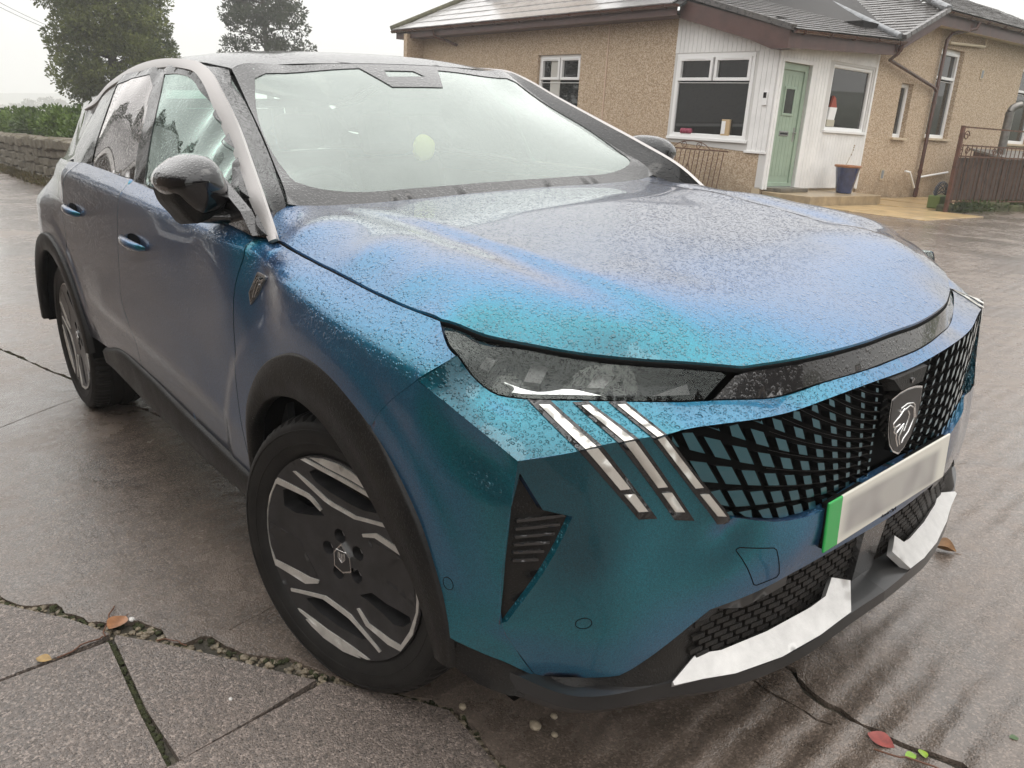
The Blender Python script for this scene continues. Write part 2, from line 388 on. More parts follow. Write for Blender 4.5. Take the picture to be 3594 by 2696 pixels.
CV={
'hood_gap':[(-0.326,-0.835,1.106),(0.024,-0.845,1.071),(0.246,-0.845,1.049),(0.388,-0.835,1.038)],
'lamp_side':[(0.388,-0.835,1.038),(0.439,-0.862,1.021),(0.466,-0.873,1.013),(0.509,-0.885,1.006)],
'bumper_gap':[(0.509,-0.885,1.006),(0.449,-0.930,0.956),(0.326,-0.940,0.859),(0.299,-0.942,0.827)],
'tip':[(0.662,-0.876,0.856)],
'shoulder_b':[(0.449,-0.930,0.956),(0.568,-0.913,0.913),(0.662,-0.876,0.856)],
'corner':[(0.662,-0.876,0.856),(0.654,-0.885,0.771),(0.634,-0.888,0.663),(0.621,-0.885,0.549),(0.621,-0.880,0.511),(0.625,-0.852,0.452),(0.634,-0.812,0.379)],
'corner_bottom':[(0.521,-0.928,0.459),(0.597,-0.885,0.434),(0.634,-0.812,0.379)],
'arch':[(-0.386,-0.942,0.495),(-0.388,-0.942,0.620),(-0.362,-0.942,0.693),(-0.313,-0.942,0.756),(-0.239,-0.942,0.819),(-0.108,-0.942,0.881),(-0.047,-0.942,0.897),(0.069,-0.942,0.902),(0.137,-0.942,0.891),(0.221,-0.943,0.862),(0.306,-0.942,0.817),(0.387,-0.940,0.738),(0.447,-0.935,0.658),(0.485,-0.930,0.570),(0.521,-0.928,0.459),(0.520,-0.925,0.387)],
'door_gap':[(-0.387,-0.870,1.122),(-0.374,-0.915,1.071),(-0.386,-0.925,1.032),(-0.422,-0.930,0.907),(-0.453,-0.930,0.665),(-0.444,-0.925,0.474)],
'mid_gap':[(-1.430,-0.870,1.183),(-1.426,-0.915,1.140),(-1.454,-0.925,1.075),(-1.512,-0.930,0.930),(-1.543,-0.930,0.756),(-1.472,-0.935,0.672),(-1.446,-0.925,0.535)],
'sill_top':[(-1.971,-0.925,0.489),(-1.732,-0.925,0.537),(-1.449,-0.925,0.528),(-0.850,-0.925,0.477),(-0.462,-0.925,0.449)],
'sill_mid':[(-1.873,-0.930,0.422),(-1.426,-0.930,0.391),(-0.876,-0.930,0.369),(-0.493,-0.930,0.377)],
'low_crease':[(-1.948,-0.936,0.697),(-1.468,-0.936,0.673),(-0.969,-0.936,0.639),(-0.491,-0.936,0.596)],
'belt':[(-2.073,-0.868,1.230),(-1.412,-0.868,1.195),(-1.131,-0.868,1.176),(-0.552,-0.868,1.142),(-0.392,-0.868,1.124)],
'shoulder':[(-2.161,-0.918,1.174),(-1.424,-0.918,1.140),(-0.779,-0.918,1.121),(-0.543,-0.918,1.099),(-0.365,-0.918,1.091)],
'shoulder_f':[(-0.263,-0.925,1.086),(-0.161,-0.925,1.067),(-0.033,-0.935,1.032),(0.109,-0.935,1.006),(0.360,-0.936,0.971),(0.449,-0.930,0.956)],
'hood_front':[(0.388,-0.835,1.038),(0.451,-0.789,1.015),(0.519,-0.734,1.000),(0.602,-0.657,0.983),(0.676,-0.572,0.972),(0.712,-0.523,0.967),(0.769,-0.423,0.951)],
'hood_front_c':[(0.769,-0.423,0.951),(0.817,-0.291,0.956),(0.843,-0.111,0.962),(0.844,0.078,0.969)],
'lamp_low':[(0.511,-0.887,1.007),(0.525,-0.870,0.973),(0.546,-0.842,0.939),(0.554,-0.831,0.932),(0.563,-0.818,0.928),(0.630,-0.720,0.917),(0.731,-0.540,0.900),(0.753,-0.490,0.897)],
'panel_low':[(0.753,-0.490,0.897),(0.803,-0.360,0.886),(0.832,-0.251,0.898),(0.854,-0.117,0.904),(0.858,0.068,0.907),(0.818,0.308,0.890)],
'lamp_inner':[(0.750,-0.461,0.949),(0.753,-0.492,0.896)],
'crease':[(0.662,-0.876,0.856),(0.707,-0.780,0.862),(0.724,-0.742,0.868),(0.754,-0.665,0.871),(0.770,-0.623,0.872),(0.778,-0.599,0.875),(0.834,-0.403,0.870),(0.863,-0.244,0.881),(0.877,-0.096,0.887),(0.878,0.089,0.886),(0.852,0.314,0.883)],
'claw0':[(0.584,-0.789,0.923),(0.707,-0.780,0.862),(0.750,-0.676,0.717)],
'claw1':[(0.607,-0.755,0.919),(0.724,-0.742,0.866),(0.764,-0.638,0.710)],
'claw2':[(0.629,-0.722,0.912),(0.735,-0.714,0.866),(0.777,-0.602,0.699)],
'claw3':[(0.644,-0.698,0.914),(0.749,-0.679,0.870),(0.790,-0.564,0.691)],
'claw4':[(0.663,-0.667,0.909),(0.759,-0.653,0.864),(0.802,-0.523,0.678)],
'claw5':[(0.678,-0.640,0.910),(0.768,-0.628,0.870),(0.812,-0.490,0.671)],
'grille_low':[(0.811,-0.491,0.691),(0.846,-0.347,0.658),(0.857,-0.284,0.657),(0.872,-0.168,0.671),(0.879,-0.070,0.679),(0.880,0.042,0.680),(0.845,0.353,0.655)],
'ledge':[(0.823,-0.502,0.687),(0.844,-0.423,0.663),(0.858,-0.359,0.647),(0.869,-0.301,0.641),(0.879,-0.235,0.648),(0.894,-0.051,0.664),(0.871,0.289,0.644)],
'insert':[(0.663,-0.873,0.834),(0.681,-0.837,0.760),(0.702,-0.791,0.742),(0.662,-0.875,0.526),(0.659,-0.883,0.522)],
'insertR':[(0.627,-0.885,0.517),(0.622,-0.885,0.565),(0.630,-0.885,0.652),(0.651,-0.885,0.770)],
'face_low':[(0.671,-0.844,0.418),(0.740,-0.694,0.380),(0.751,-0.669,0.393),(0.807,-0.510,0.484),(0.805,-0.517,0.494),(0.854,-0.319,0.513),(0.868,-0.235,0.523),(0.871,-0.219,0.521)],
'plate':[(0.893,-0.265,0.662),(0.893,-0.264,0.553),(0.893,0.240,0.665),(0.893,0.239,0.535)],
'skid_out':[(0.791,-0.602,0.351),(0.837,-0.459,0.328),(0.876,-0.284,0.331),(0.895,-0.133,0.363)],
'skid_in':[(0.773,-0.507,0.358),(0.787,-0.457,0.349),(0.817,-0.329,0.359),(0.843,-0.157,0.378),(0.845,-0.134,0.417),(0.846,-0.115,0.428),(0.848,-0.073,0.390)],
'lip_low':[(0.784,-0.594,0.307),(0.813,-0.506,0.293),(0.849,-0.368,0.304),(0.886,-0.112,0.334),(0.885,0.123,0.348),(0.830,0.446,0.264)],
'side_bot':[(0.520,-0.925,0.387),(0.566,-0.900,0.373),(0.605,-0.860,0.347),(0.688,-0.810,0.356),(0.782,-0.587,0.311)],
'ws_side':[(-1.172,-0.583,1.541),(-0.970,-0.620,1.439),(-0.783,-0.660,1.347),(-0.613,-0.700,1.257),(-0.483,-0.735,1.173)],
'chrome_in':[(-1.367,-0.655,1.580),(-1.249,-0.650,1.567),(-1.142,-0.655,1.535),(-0.991,-0.680,1.467),(-0.782,-0.725,1.375),(-0.594,-0.775,1.289),(-0.419,-0.820,1.200),(-0.302,-0.845,1.112)],
'chrome_out':[(-1.330,-0.670,1.560),(-1.234,-0.670,1.547),(-1.132,-0.680,1.509),(-0.991,-0.705,1.428),(-0.842,-0.735,1.356),(-0.691,-0.770,1.296),(-0.466,-0.830,1.197),(-0.318,-0.852,1.114)],
'dlo_front':[(-1.319,-0.860,1.189),(-1.349,-0.820,1.301),(-1.370,-0.780,1.399),(-1.440,-0.730,1.479),(-1.484,-0.695,1.541),(-1.353,-0.690,1.537),(-1.237,-0.690,1.520),(-1.111,-0.705,1.472),(-0.955,-0.735,1.407),(-0.781,-0.775,1.340),(-0.639,-0.810,1.279),(-0.511,-0.840,1.230),(-0.384,-0.862,1.202)],
'dlo_rear':[(-1.980,-0.865,1.222),(-1.974,-0.845,1.285),(-1.985,-0.800,1.377),(-1.982,-0.760,1.457),(-1.999,-0.720,1.523),(-1.860,-0.700,1.541),(-1.667,-0.690,1.548),(-1.583,-0.710,1.503),(-1.509,-0.770,1.399),(-1.476,-0.820,1.298),(-1.432,-0.860,1.195)],
'quarter':[(-2.088,-0.868,1.228),(-2.142,-0.860,1.262),(-2.228,-0.860,1.285),(-2.548,-0.700,1.462),(-2.397,-0.660,1.530),(-2.548,-0.900,1.197),(-2.411,-0.930,1.154),(-2.640,-0.945,1.044)],
'roof_front':[(-1.166,-0.580,1.545),(-1.125,-0.427,1.560),(-1.105,-0.264,1.567),(-1.095,-0.212,1.569),(-1.095,-0.026,1.572)],
'handle':[(-2.261,-0.950,1.051),(-2.110,-0.950,1.078),(-1.982,-0.950,1.037),(-2.015,-0.950,1.028),(-1.403,-0.950,1.014),(-1.304,-0.950,1.038),(-1.141,-0.950,0.998)],
'mirror_arm':[(-0.420,-0.989,1.157),(-0.420,-0.972,1.174),(-0.440,-0.906,1.184),(-0.460,-0.854,1.180),(-0.460,-0.852,1.159),(-0.440,-0.904,1.132)],
'hood_rear':[(-0.512,-0.770,1.174),(-0.490,-0.723,1.170),(-0.455,-0.584,1.161),(-0.430,-0.347,1.162),(-0.420,-0.068,1.168)],
'ws_base':[(-0.483,-0.735,1.173),(-0.470,-0.576,1.160),(-0.445,-0.337,1.160),(-0.435,-0.057,1.167),(-0.512,0.735,1.170)],
'ws_frit_top':[(-1.142,-0.550,1.503),(-1.080,-0.542,1.516)],
'diag':[(0.807,-0.420,0.443),(0.836,-0.281,0.457),(0.855,-0.123,0.492)],
'bonnet_crease':[(-1.795,0.125,1.165),(0.134,-0.790,1.140),(0.309,-0.718,1.125),(0.435,-0.701,1.110),(0.529,-0.629,1.085),(0.590,-0.524,1.050),(0.634,-0.431,1.000)],
'hood_far':[(-0.406,0.800,1.178),(-0.016,0.820,1.137),(0.258,0.840,1.098),(0.462,0.850,1.022)],
'badge':[(-0.301,-0.932,1.041),(-0.236,-0.932,1.039),(-0.276,-0.932,0.996),(-0.320,-0.932,0.959),(-0.331,-0.932,0.987)],
'mirror_o':[(-0.410,-1.078,1.261),(-0.410,-1.068,1.282),(-0.410,-1.048,1.298),(-0.410,-1.019,1.314),(-0.410,-0.990,1.320),(-0.410,-0.961,1.314),(-0.410,-0.943,1.294),(-0.410,-0.931,1.260),(-0.410,-0.923,1.228),(-0.410,-0.926,1.210),(-0.410,-0.943,1.189),(-0.410,-0.975,1.177),(-0.410,-1.009,1.173),(-0.410,-1.035,1.196),(-0.410,-1.060,1.225),(-0.410,-1.075,1.243)],
'mirror_low':[(-0.420,-1.069,1.237),(-0.420,-1.069,1.214),(-0.420,-1.052,1.184),(-0.420,-1.025,1.152),(-0.420,-0.996,1.160),(-0.420,-0.946,1.168),(-0.420,-1.003,1.170),(-0.420,-1.036,1.195)],
}
WH={
's1':[(-0.075,0.252),(-0.030,0.259),(0.017,0.259),(0.061,0.251),(0.094,0.238),(0.130,0.216),(0.111,0.217),(0.060,0.227),(-0.020,0.238)],
's2':[(-0.110,0.240),(-0.094,0.245),(-0.021,0.232),(0.059,0.220),(0.146,0.205),(0.160,0.197),(0.150,0.193),(0.058,0.207),(-0.033,0.222)],
's3':[(-0.145,0.197),(-0.136,0.199),(-0.095,0.179),(-0.040,0.149),(-0.014,0.142),(0.058,0.131),(0.174,0.147),(0.180,0.140),(0.171,0.137),(0.051,0.121),(-0.024,0.132),(-0.050,0.140),(-0.100,0.168)],
's4':[(-0.215,0.163),(-0.205,0.166),(-0.102,0.145),(-0.086,0.135),(-0.062,0.113),(-0.069,0.106),(-0.099,0.128),(-0.113,0.133),(-0.211,0.147)],
's5':[(-0.215,0.163),(-0.210,0.149),(-0.231,0.117),(-0.251,0.073),(-0.261,0.030),(-0.263,-0.005),(-0.260,-0.045),(-0.245,-0.080),(-0.250,-0.100),(-0.260,-0.075),(-0.270,-0.033),(-0.271,0.012),(-0.263,0.059),(-0.246,0.108)],
's6':[(-0.245,-0.080),(-0.125,-0.097),(-0.093,-0.095),(-0.096,-0.105),(-0.141,-0.120),(-0.250,-0.100)],
's7':[(-0.194,-0.149),(-0.071,-0.132),(0.020,-0.152),(0.031,-0.160),(0.128,-0.207),(0.122,-0.213),(0.013,-0.165),(-0.080,-0.144),(-0.192,-0.157)],
's8':[(-0.173,-0.203),(-0.162,-0.200),(-0.064,-0.224),(0.022,-0.236),(0.091,-0.249),(0.081,-0.257),(0.009,-0.253),(-0.078,-0.238),(-0.168,-0.215)],
's9':[(-0.143,-0.224),(-0.128,-0.220),(-0.052,-0.237),(0.057,-0.257),(0.050,-0.265),(-0.005,-0.274),(-0.081,-0.269),(-0.125,-0.246)],
's10':[(0.040,-0.127),(0.048,-0.123),(0.083,-0.151),(0.156,-0.161),(0.195,-0.161),(0.197,-0.179),(0.150,-0.178),(0.073,-0.161)],
's11':[(0.073,0.088),(0.123,0.107),(0.228,0.092),(0.231,0.076),(0.192,0.081),(0.117,0.093),(0.076,0.081)],
's12':[(0.244,0.042),(0.257,0.020),(0.261,-0.001),(0.257,-0.047),(0.238,-0.114),(0.197,-0.179),(0.195,-0.161),(0.227,-0.109),(0.249,-0.050),(0.253,-0.013),(0.250,0.018)],
'h1':[(-0.089,0.209),(-0.066,0.222),(0.001,0.215),(0.069,0.203),(0.123,0.195),(0.147,0.171),(0.140,0.164),(0.087,0.154),(0.042,0.156),(-0.026,0.169),(-0.073,0.186)],
'h2':[(-0.194,0.132),(-0.159,0.147),(-0.110,0.133),(-0.072,0.106),(-0.057,0.096),(-0.096,0.085),(-0.161,0.075),(-0.197,0.086)],
'h3':[(0.049,-0.087),(0.092,-0.065),(0.145,-0.074),(0.224,-0.074),(0.229,-0.086),(0.203,-0.110),(0.170,-0.119),(0.120,-0.103)],
'h4':[(-0.142,-0.164),(-0.108,-0.148),(-0.031,-0.144),(0.028,-0.166),(0.082,-0.195),(0.055,-0.207),(-0.024,-0.202),(-0.093,-0.188)],
'p1':[(-0.257,0.029),(-0.156,0.001),(-0.095,-0.090),(-0.125,-0.095),(-0.241,-0.079),(-0.262,-0.030)],
'p2':[(0.085,0.082),(0.222,0.074),(0.242,0.037),(0.248,-0.042),(0.143,-0.015)],
}
# ================================================================ MATERIALS OF THE CAR
def paint_mat():
    t = NT('car_paint')
    co = t.co('Object')
    lw = t.n('LayerWeight'); lw.inputs[0].default_value = 0.5
    rmp = t.n('ValToRGB'); t.lk(lw.outputs['Facing'], rmp.inputs[0])
    e = rmp.color_ramp.elements
    e[0].position = 0.12; e[0].color = (0.0015, 0.056, 0.082, 1)
    e[1].position = 0.95; e[1].color = (0.018, 0.030, 0.070, 1)
    for p, c in ((0.28, (0.005, 0.150, 0.205)), (0.42, (0.018, 0.150, 0.27)), (0.55, (0.028, 0.125, 0.265)), (0.68, (0.030, 0.090, 0.21)), (0.78, (0.014, 0.036, 0.090))):
        k = e.new(p); k.color = c4(c)
    fl = t.voro(co, 900); spc = t.n('SeparateColor'); t.lk(fl.outputs['Color'], spc.inputs[0])
    vm = t.n('VectorMath', operation='SCALE'); t.lk(rmp.outputs[0], vm.inputs[0]); t.lk(t.mr(spc.outputs[0], 0, 1, 0.7, 1.5), vm.inputs[3]); col = vm.outputs[0]
    g = t.n('NewGeometry'); sx = t.n('SeparateXYZ'); t.lk(g.outputs['Normal'], sx.inputs[0])
    up = t.mr(sx.outputs[2], 0.12, 0.6, 0.10, 1.0, True)          # beads gather on what faces the rain
    d = droplets(t, 150, 1.0, co)
    wipe = t.mr(t.noise(co, 2.3, 3, 0.5, 0.6), 0.30, 0.40, 0.25, 1.0)
    h = t.math('MULTIPLY', t.math('MULTIPLY', d, up), wipe)
    nb = t.bump(h, 1.0, 0.0016)
    # road film on the low sides
    pos = t.n('SeparateXYZ'); t.lk(co, pos.inputs[0])
    dirt = t.math('MULTIPLY', t.mr(pos.outputs[2], 1.05, 0.45, 0.0, 1.0), t.mr(t.noise(co, 5, 5, 0.6), 0.25, 0.75, 0.25, 1.0))
    dirt = t.math('MULTIPLY', dirt, t.mr(pos.outputs[0], 0.1, -0.6, 0.10, 0.35))
    p1 = t.pbr(col, 0.33, 0.75, nb, 1.0, 0.04, coat_normal=nb)
    p2 = t.pbr((0.050, 0.042, 0.035), 0.6, 0.0, None, 0.6, 0.15)
    mxs = t.n('MixShader'); t.lk(dirt, mxs.inputs[0]); t.lk(p1, mxs.inputs[1]); t.lk(p2, mxs.inputs[2])
    return t.done(mxs.outputs[0])
def glossblack_mat(name='gloss_black', col=(0.006, 0.006, 0.007), beads=1.0, rough=0.12, coat=1.0, crough=0.03):
    t = NT(name); co = t.co('Object')
    g = t.n('NewGeometry'); sx = t.n('SeparateXYZ'); t.lk(g.outputs['Normal'], sx.inputs[0])
    up = t.mr(sx.outputs[2], 0.1, 0.55, 0.12, 1.0, True)
    nb = t.bump(t.math('MULTIPLY', droplets(t, 150, beads, co), up), 1.0, 0.0016)
    return t.done(t.pbr(col, rough, 0.0, nb, coat, crough, spec=0.35, coat_normal=nb))
def plastic_mat():
    t = NT('grained_plastic'); co = t.co('Object')
    n = t.noise(co, 9, 5, 0.65)
    col = t.mix(t.mr(n, 0.35, 0.75), (0.0075, 0.0075, 0.0075), (0.022, 0.019, 0.016))
    nb = t.bump(t.noise(co, 420, 2), 0.5, 0.0006)
    nb = t.bump(droplets(t, 190, 0.7, co), 0.7, 0.0010, nb)
    return t.done(t.pbr(col, t.mr(n, 0.3, 0.7, 0.36, 0.55), 0.0, nb, 0.06, 0.2, spec=0.25))
def glass_mat(name, tintc, refl=1.0, fog=0.0, beads=0.6, fogc=(0.55, 0.62, 0.58), gcol=(0.93, 1.0, 0.96)):
    t = NT(name); co = t.co('Object')
    nb = t.bump(droplets(t, 210, beads, co), 0.9, 0.0011)
    tr = t.n('BsdfTransparent'); tr.inputs[0].default_value = c4(tintc)
    gl = t.n('BsdfGlossy'); gl.inputs['Roughness'].default_value = 0.02; t.lk(nb, gl.inputs['Normal'])
    gl.inputs[0].default_value = c4(gcol)
    fr = t.n('Fresnel'); fr.inputs['IOR'].default_value = 1.52; t.lk(nb, fr.inputs['Normal'])
    f = t.math('MULTIPLY', fr.outputs[0], refl, clamp=True)
    base = tr.outputs[0]
    if fog > 0:
        # a film of fine rain scatters light over the pane
        df = t.n('BsdfDiffuse'); df.inputs[0].default_value = c4(fogc)
        n = t.noise(co, 4.5, 4, 0.6, 0.8)
        ms = t.n('MixShader'); t.lk(t.mr(n, 0.3, 0.75, fog*0.65, fog*1.25), ms.inputs[0]); t.lk(base, ms.inputs[1]); t.lk(df.outputs[0], ms.inputs[2])
        base = ms.outputs[0]
    m2 = t.n('MixShader'); t.lk(f, m2.inputs[0]); t.lk(base, m2.inputs[1]); t.lk(gl.outputs[0], m2.inputs[2])
    return t.done(m2.outputs[0])
PAINT = paint_mat()
BLACK = glossblack_mat()
NOSE = glossblack_mat('nose_black', (0.020, 0.019, 0.019), 1.0, 0.18)
ROOFM = glossblack_mat('roof_black', (0.008, 0.008, 0.008), 0.8, 0.12, 0.45, 0.03)
PLAST = plastic_mat()
DARK = simple('dark_void', (0.004, 0.004, 0.004), 0.7, spec=0.1)
SATIN = simple('satin_trim', (0.42, 0.40, 0.39), 0.35, 0.85, wet=True)
SILVER = simple('skid_silver', (0.56, 0.55, 0.535), 0.45, 0.3, var=0.10, vscale=30, bump=0.0006, bscale=140)
LIPM = simple('lip_black', (0.014, 0.0135, 0.0135), 0.32, coat=0.25, var=0.3, vscale=12)
LED = simple('lamp_guide', (0.70, 0.68, 0.63), 0.28, 0.55, coat=1.0, bump=0.0006, bscale=260)
CHROME = simple('chrome', (0.80, 0.80, 0.79), 0.12, 1.0)
RUBBER = simple('tyre_rubber', (0.016, 0.015, 0.014), 0.55, 0, spec=0.25, var=0.35, vscale=14, bump=0.0006, bscale=160)
ALLOY = simple('rim_graphite', (0.036, 0.035, 0.036), 0.42, 0.35, coat=0.3, var=0.35, vscale=22, bump=0.0004, bscale=300)
CUT = simple('rim_cut_face', (0.62, 0.60, 0.56), 0.38, 0.55, var=0.15, vscale=30)
DISC = simple('brake_disc', (0.25, 0.20, 0.15), 0.5, 0.7, var=0.3, vscale=9)
WSG = glass_mat('windscreen_glass', (0.62, 0.78, 0.70), 2.5, 0.13, 0.10, (0.55, 0.64, 0.60))
SIDEG = glass_mat('door_glass', (0.17, 0.31, 0.25), 2.2, 0.03, 0.22, gcol=(0.86, 1.0, 0.94))
PRIVG = glass_mat('privacy_glass', (0.035, 0.03, 0.028), 2.4, 0.02, 0.22, gcol=(0.95, 0.92, 0.91))
LENS = glass_mat('lamp_lens', (0.82, 0.84, 0.84), 1.0, 0.0, 1.0)
INNER = simple('cabin_trim', (0.030, 0.032, 0.032), 0.7, var=0.3, vscale=6)
DASH = simple('dashboard_grey', (0.10, 0.105, 0.10), 0.6)

# ================================================================ CAR SURFACES (body axes: x forward, y left, z up)
CAR = empty('parked_car')
PHI = math.radians(0.9626)
CAR.rotation_euler = (PHI, 0, 0)
_pv = Vector((0, 0, 0.5)); CAR.location = _pv - Matrix.Rotation(PHI, 3, 'X') @ _pv
tag(CAR, 'wet blue-green five-door SUV with black roof and steered front wheel', 'car')
CARM = Matrix.Translation(CAR.location) @ Matrix.Rotation(PHI, 4, 'X')
CARI = CARM.inverted()
def c(k): return [tuple(p) for p in CV[k]]
def sm(k, step=0.02): return [tuple(p) for p in cr(CV[k] if isinstance(k, str) else k, step)]
def half(name, mb, mat, parent=CAR, both=True):
    """right part and its mirrored left twin, sharing the mesh"""
    o = mb.build(name, mat, parent)
    if both:
        m = link(name, o.data, None, parent); m.scale = (1, -1, 1)
        return o, m
    return o
TIP = c('tip')[0]
AX, RWB, ZC = 0.0, -2.739, 0.36
def flare(P):
    """raised flare round the wheel arches on the flanks"""
    P = P.copy()
    for cx in (AX, RWB):
        r = np.hypot(P[:, 0]-cx, P[:, 2]-ZC)
        s = np.clip((0.632-r)/0.030, 0, 1); s = s*s*(3-2*s)
        fade = np.clip((0.62-(P[:, 0]-cx))/0.15, 0, 1)*np.clip((P[:, 2]-0.35)/0.1, 0, 1)
        P[:, 1] += np.where(P[:, 1] < 0, -1, 1)*0.006*s*fade
    # pressed crease low along the doors
    zc = np.interp(P[:, 0], (-1.95, -1.47, -0.97, -0.49), (0.697, 0.673, 0.639, 0.596))
    t_ = np.clip(1-np.where(P[:, 2] > zc, (P[:, 2]-zc)/0.16, (zc-P[:, 2])/0.05), 0, 1)
    e_ = np.clip((P[:, 0]+2.10)/0.25, 0, 1)*np.clip((-0.43-P[:, 0])/0.30, 0, 1)
    P[:, 1] -= 0.008*t_*e_
    return P
def ring(cx, r, a0, a1, y, n=40):
    return [(cx+r*math.cos(math.radians(a)), y, ZC+r*math.sin(math.radians(a))) for a in np.linspace(a0, a1, n)]
def pchip(zq, Z, Yv):
    """row-wise monotone cubic: Z, Yv are (N,k) nodes, zq (N,)"""
    h = np.diff(Z, axis=1); d = np.diff(Yv, axis=1)/h
    m = np.zeros_like(Yv); m[:, 0] = d[:, 0]; m[:, -1] = d[:, -1]
    same = d[:, :-1]*d[:, 1:] > 0
    m[:, 1:-1] = np.where(same, 2*d[:, :-1]*d[:, 1:]/np.where(np.abs(d[:, :-1]+d[:, 1:]) < 1e-12, 1, d[:, :-1]+d[:, 1:]), 0)
    k = np.clip((Z[:, 1:-1] < zq[:, None]).sum(1), 0, Z.shape[1]-2); r = np.arange(len(zq))
    t = (zq-Z[r, k])/h[r, k]; lo = t < 0; hi = t > 1; tc_ = np.clip(t, 0, 1)
    y = (2*tc_**3-3*tc_**2+1)*Yv[r, k]+(tc_**3-2*tc_**2+tc_)*h[r, k]*m[r, k]+(-2*tc_**3+3*tc_**2)*Yv[r, k+1]+(tc_**3-tc_**2)*h[r, k]*m[r, k+1]
    y = y+np.where(lo, t*h[r, k]*m[r, k], 0)+np.where(hi, (t-1)*h[r, k]*m[r, k+1], 0)
    return y
_fx = np.linspace(-3.7, 0.9, 461)
def smooth_tab(xs, vs, sig=7):
    v = np.interp(_fx, xs, vs); k = np.exp(-0.5*(np.arange(-24, 25)/sig)**2); k /= k.sum()
    vp = np.concatenate([np.full(24, v[0]), v, np.full(24, v[-1])]); s_ = np.convolve(vp, k, 'valid')
    w_ = np.clip((_fx-0.15)/0.2, 0, 1); return s_*(1-w_)+v*w_
ZS_T = smooth_tab((-3.5, -2.16, -1.42, -0.78, -0.54, -0.365, -0.16, -0.03, 0.11, 0.36, 0.45, 0.57, 0.66), (1.17, 1.174, 1.14, 1.121, 1.099, 1.090, 1.066, 1.036, 1.008, 0.971, 0.956, 0.913, 0.856))
_tb = np.array([(-3.5, -0.868, 1.235), (-2.35, -0.868, 1.235)]+[p for p in CV['belt']]+[tuple(p) for p in CV['hood_gap']]+[tuple(p) for p in CV['lamp_side'][1:]]+[(0.66, -0.85, 0.93)])
_tb = _tb[np.argsort(_tb[:, 0])]
ZB_T = smooth_tab(_tb[:, 0], _tb[:, 2]); YB_T = smooth_tab(_tb[:, 0], -_tb[:, 1])
YS_T = smooth_tab((-3.5, -0.6, -0.3, 0.1, 0.45, 0.66), (0.918, 0.918, 0.922, 0.934, 0.930, 0.876))
def flank_base(q):
    """outward width of the car side over (x, z)"""
    x, z = q[:, 0], q[:, 1]
    zs = np.interp(x, _fx, ZS_T)
    zb = np.interp(x, _fx, ZB_T); yb = np.interp(x, _fx, YB_T)
    ys = np.interp(x, _fx, YS_T)
    one = np.ones_like(x)
    Z = np.column_stack([0.30*one, 0.46*one, 0.62*one, 0.78*one, zs-0.07, zs, np.maximum(zb, zs+0.03)])
    Yv = np.column_stack([0.895*one, 0.919*one, 0.930*one, 0.9315*one, ys+0.007, ys, yb])
    w = pchip(z, Z, Yv)
    xc = np.interp(z, [p[2] for p in CV['corner'][::-1]], [p[0] for p in CV['corner'][::-1]])
    s_ = np.clip((x-0.40)/(xc-0.40), 0, 1.3)
    yc = np.interp(z, [p[2] for p in CV['corner'][::-1]], [-p[1] for p in CV['corner'][::-1]])
    w = w-0.19*np.clip((-2.80-x)/0.75, 0, 2)**2
    u_ = np.clip((z-1.0)/0.17, 0, 1); w = w-0.155*np.clip(-2.30-x, 0, 2)*u_*u_*(3-2*u_)
    w = np.where(z < zs, w-(w-yc)*s_**2.2*np.clip((zs-z)/0.03, 0, 1), w)
    return w
class Flank(Surf):
    def __init__(s, pts, anchors, extra):
        P = np.asarray(pts, float); q = P[:, [0, 2]]; res = -P[:, 1]-flank_base(q)
        hp = np.column_stack([q[:, 0], -res, q[:, 1]]); an = [(x, 0.0, z) for x, z in anchors]
        super().__init__([tuple(p) for p in hp]+an, (0, -1, 0), lam=3e-4, extra=extra)
    def h(s, q): return super().h(q)+flank_base(np.asarray(q, float))
hard_s = []
for k in ('hood_gap', 'lamp_side', 'bumper_gap', 'shoulder_b', 'corner', 'corner_bottom'):
    hard_s += [tuple(p) for p in cr(CV[k], 0.08)]
anch = [(x, z) for x in np.arange(-3.4, -0.3, 0.3) for z in (0.4, 0.6, 0.8, 1.0, 1.15)] + [(-0.45, 1.12), (-0.1, 0.80), (-0.35, 0.6), (0.40, 0.62), (0.42, 0.75), (0.54, 0.78), (0.53, 0.66), (0.53, 0.55)]
SIDE = Flank(hard_s, anch, flare)

hf_c = [tuple(CV['hood_front_c'][0]), (CV['hood_front_c'][1][0], CV['hood_front_c'][1][1], CV['hood_front_c'][1][2]), (0.843, -0.11, 0.960), (0.845, 0.0, 0.963)]
hr = [(-0.512, -0.77, 1.172), (-0.49, -0.723, 1.172), (-0.455, -0.584, 1.165), (-0.43, -0.347, 1.166), (-0.42, -0.068, 1.170), (-0.42, 0.0, 1.170)]
h_pts = [tuple(p) for p in cr(CV['hood_gap'], 0.1)] + [tuple(p) for p in cr(CV['hood_front'], 0.1)] + hf_c + hr
h_soft = [(-0.44, -0.80, 1.142)]
for x, zc in ((-0.2, 1.153), (0.05, 1.131), (0.3, 1.100), (0.52, 1.063), (0.70, 1.018)):
    h_soft += [(x, 0.0, zc), (x, -0.28, zc-0.002)]
h_soft += [(-0.28, -0.785, 1.145), (0.02, -0.798, 1.118), (0.22, -0.793, 1.093), (0.40, -0.74, 1.063), (0.60, -0.58, 1.028), (0.69, -0.45, 1.008), (0.1, -0.56, 1.124), (-0.2, -0.56, 1.151), (0.36, -0.52, 1.088)]
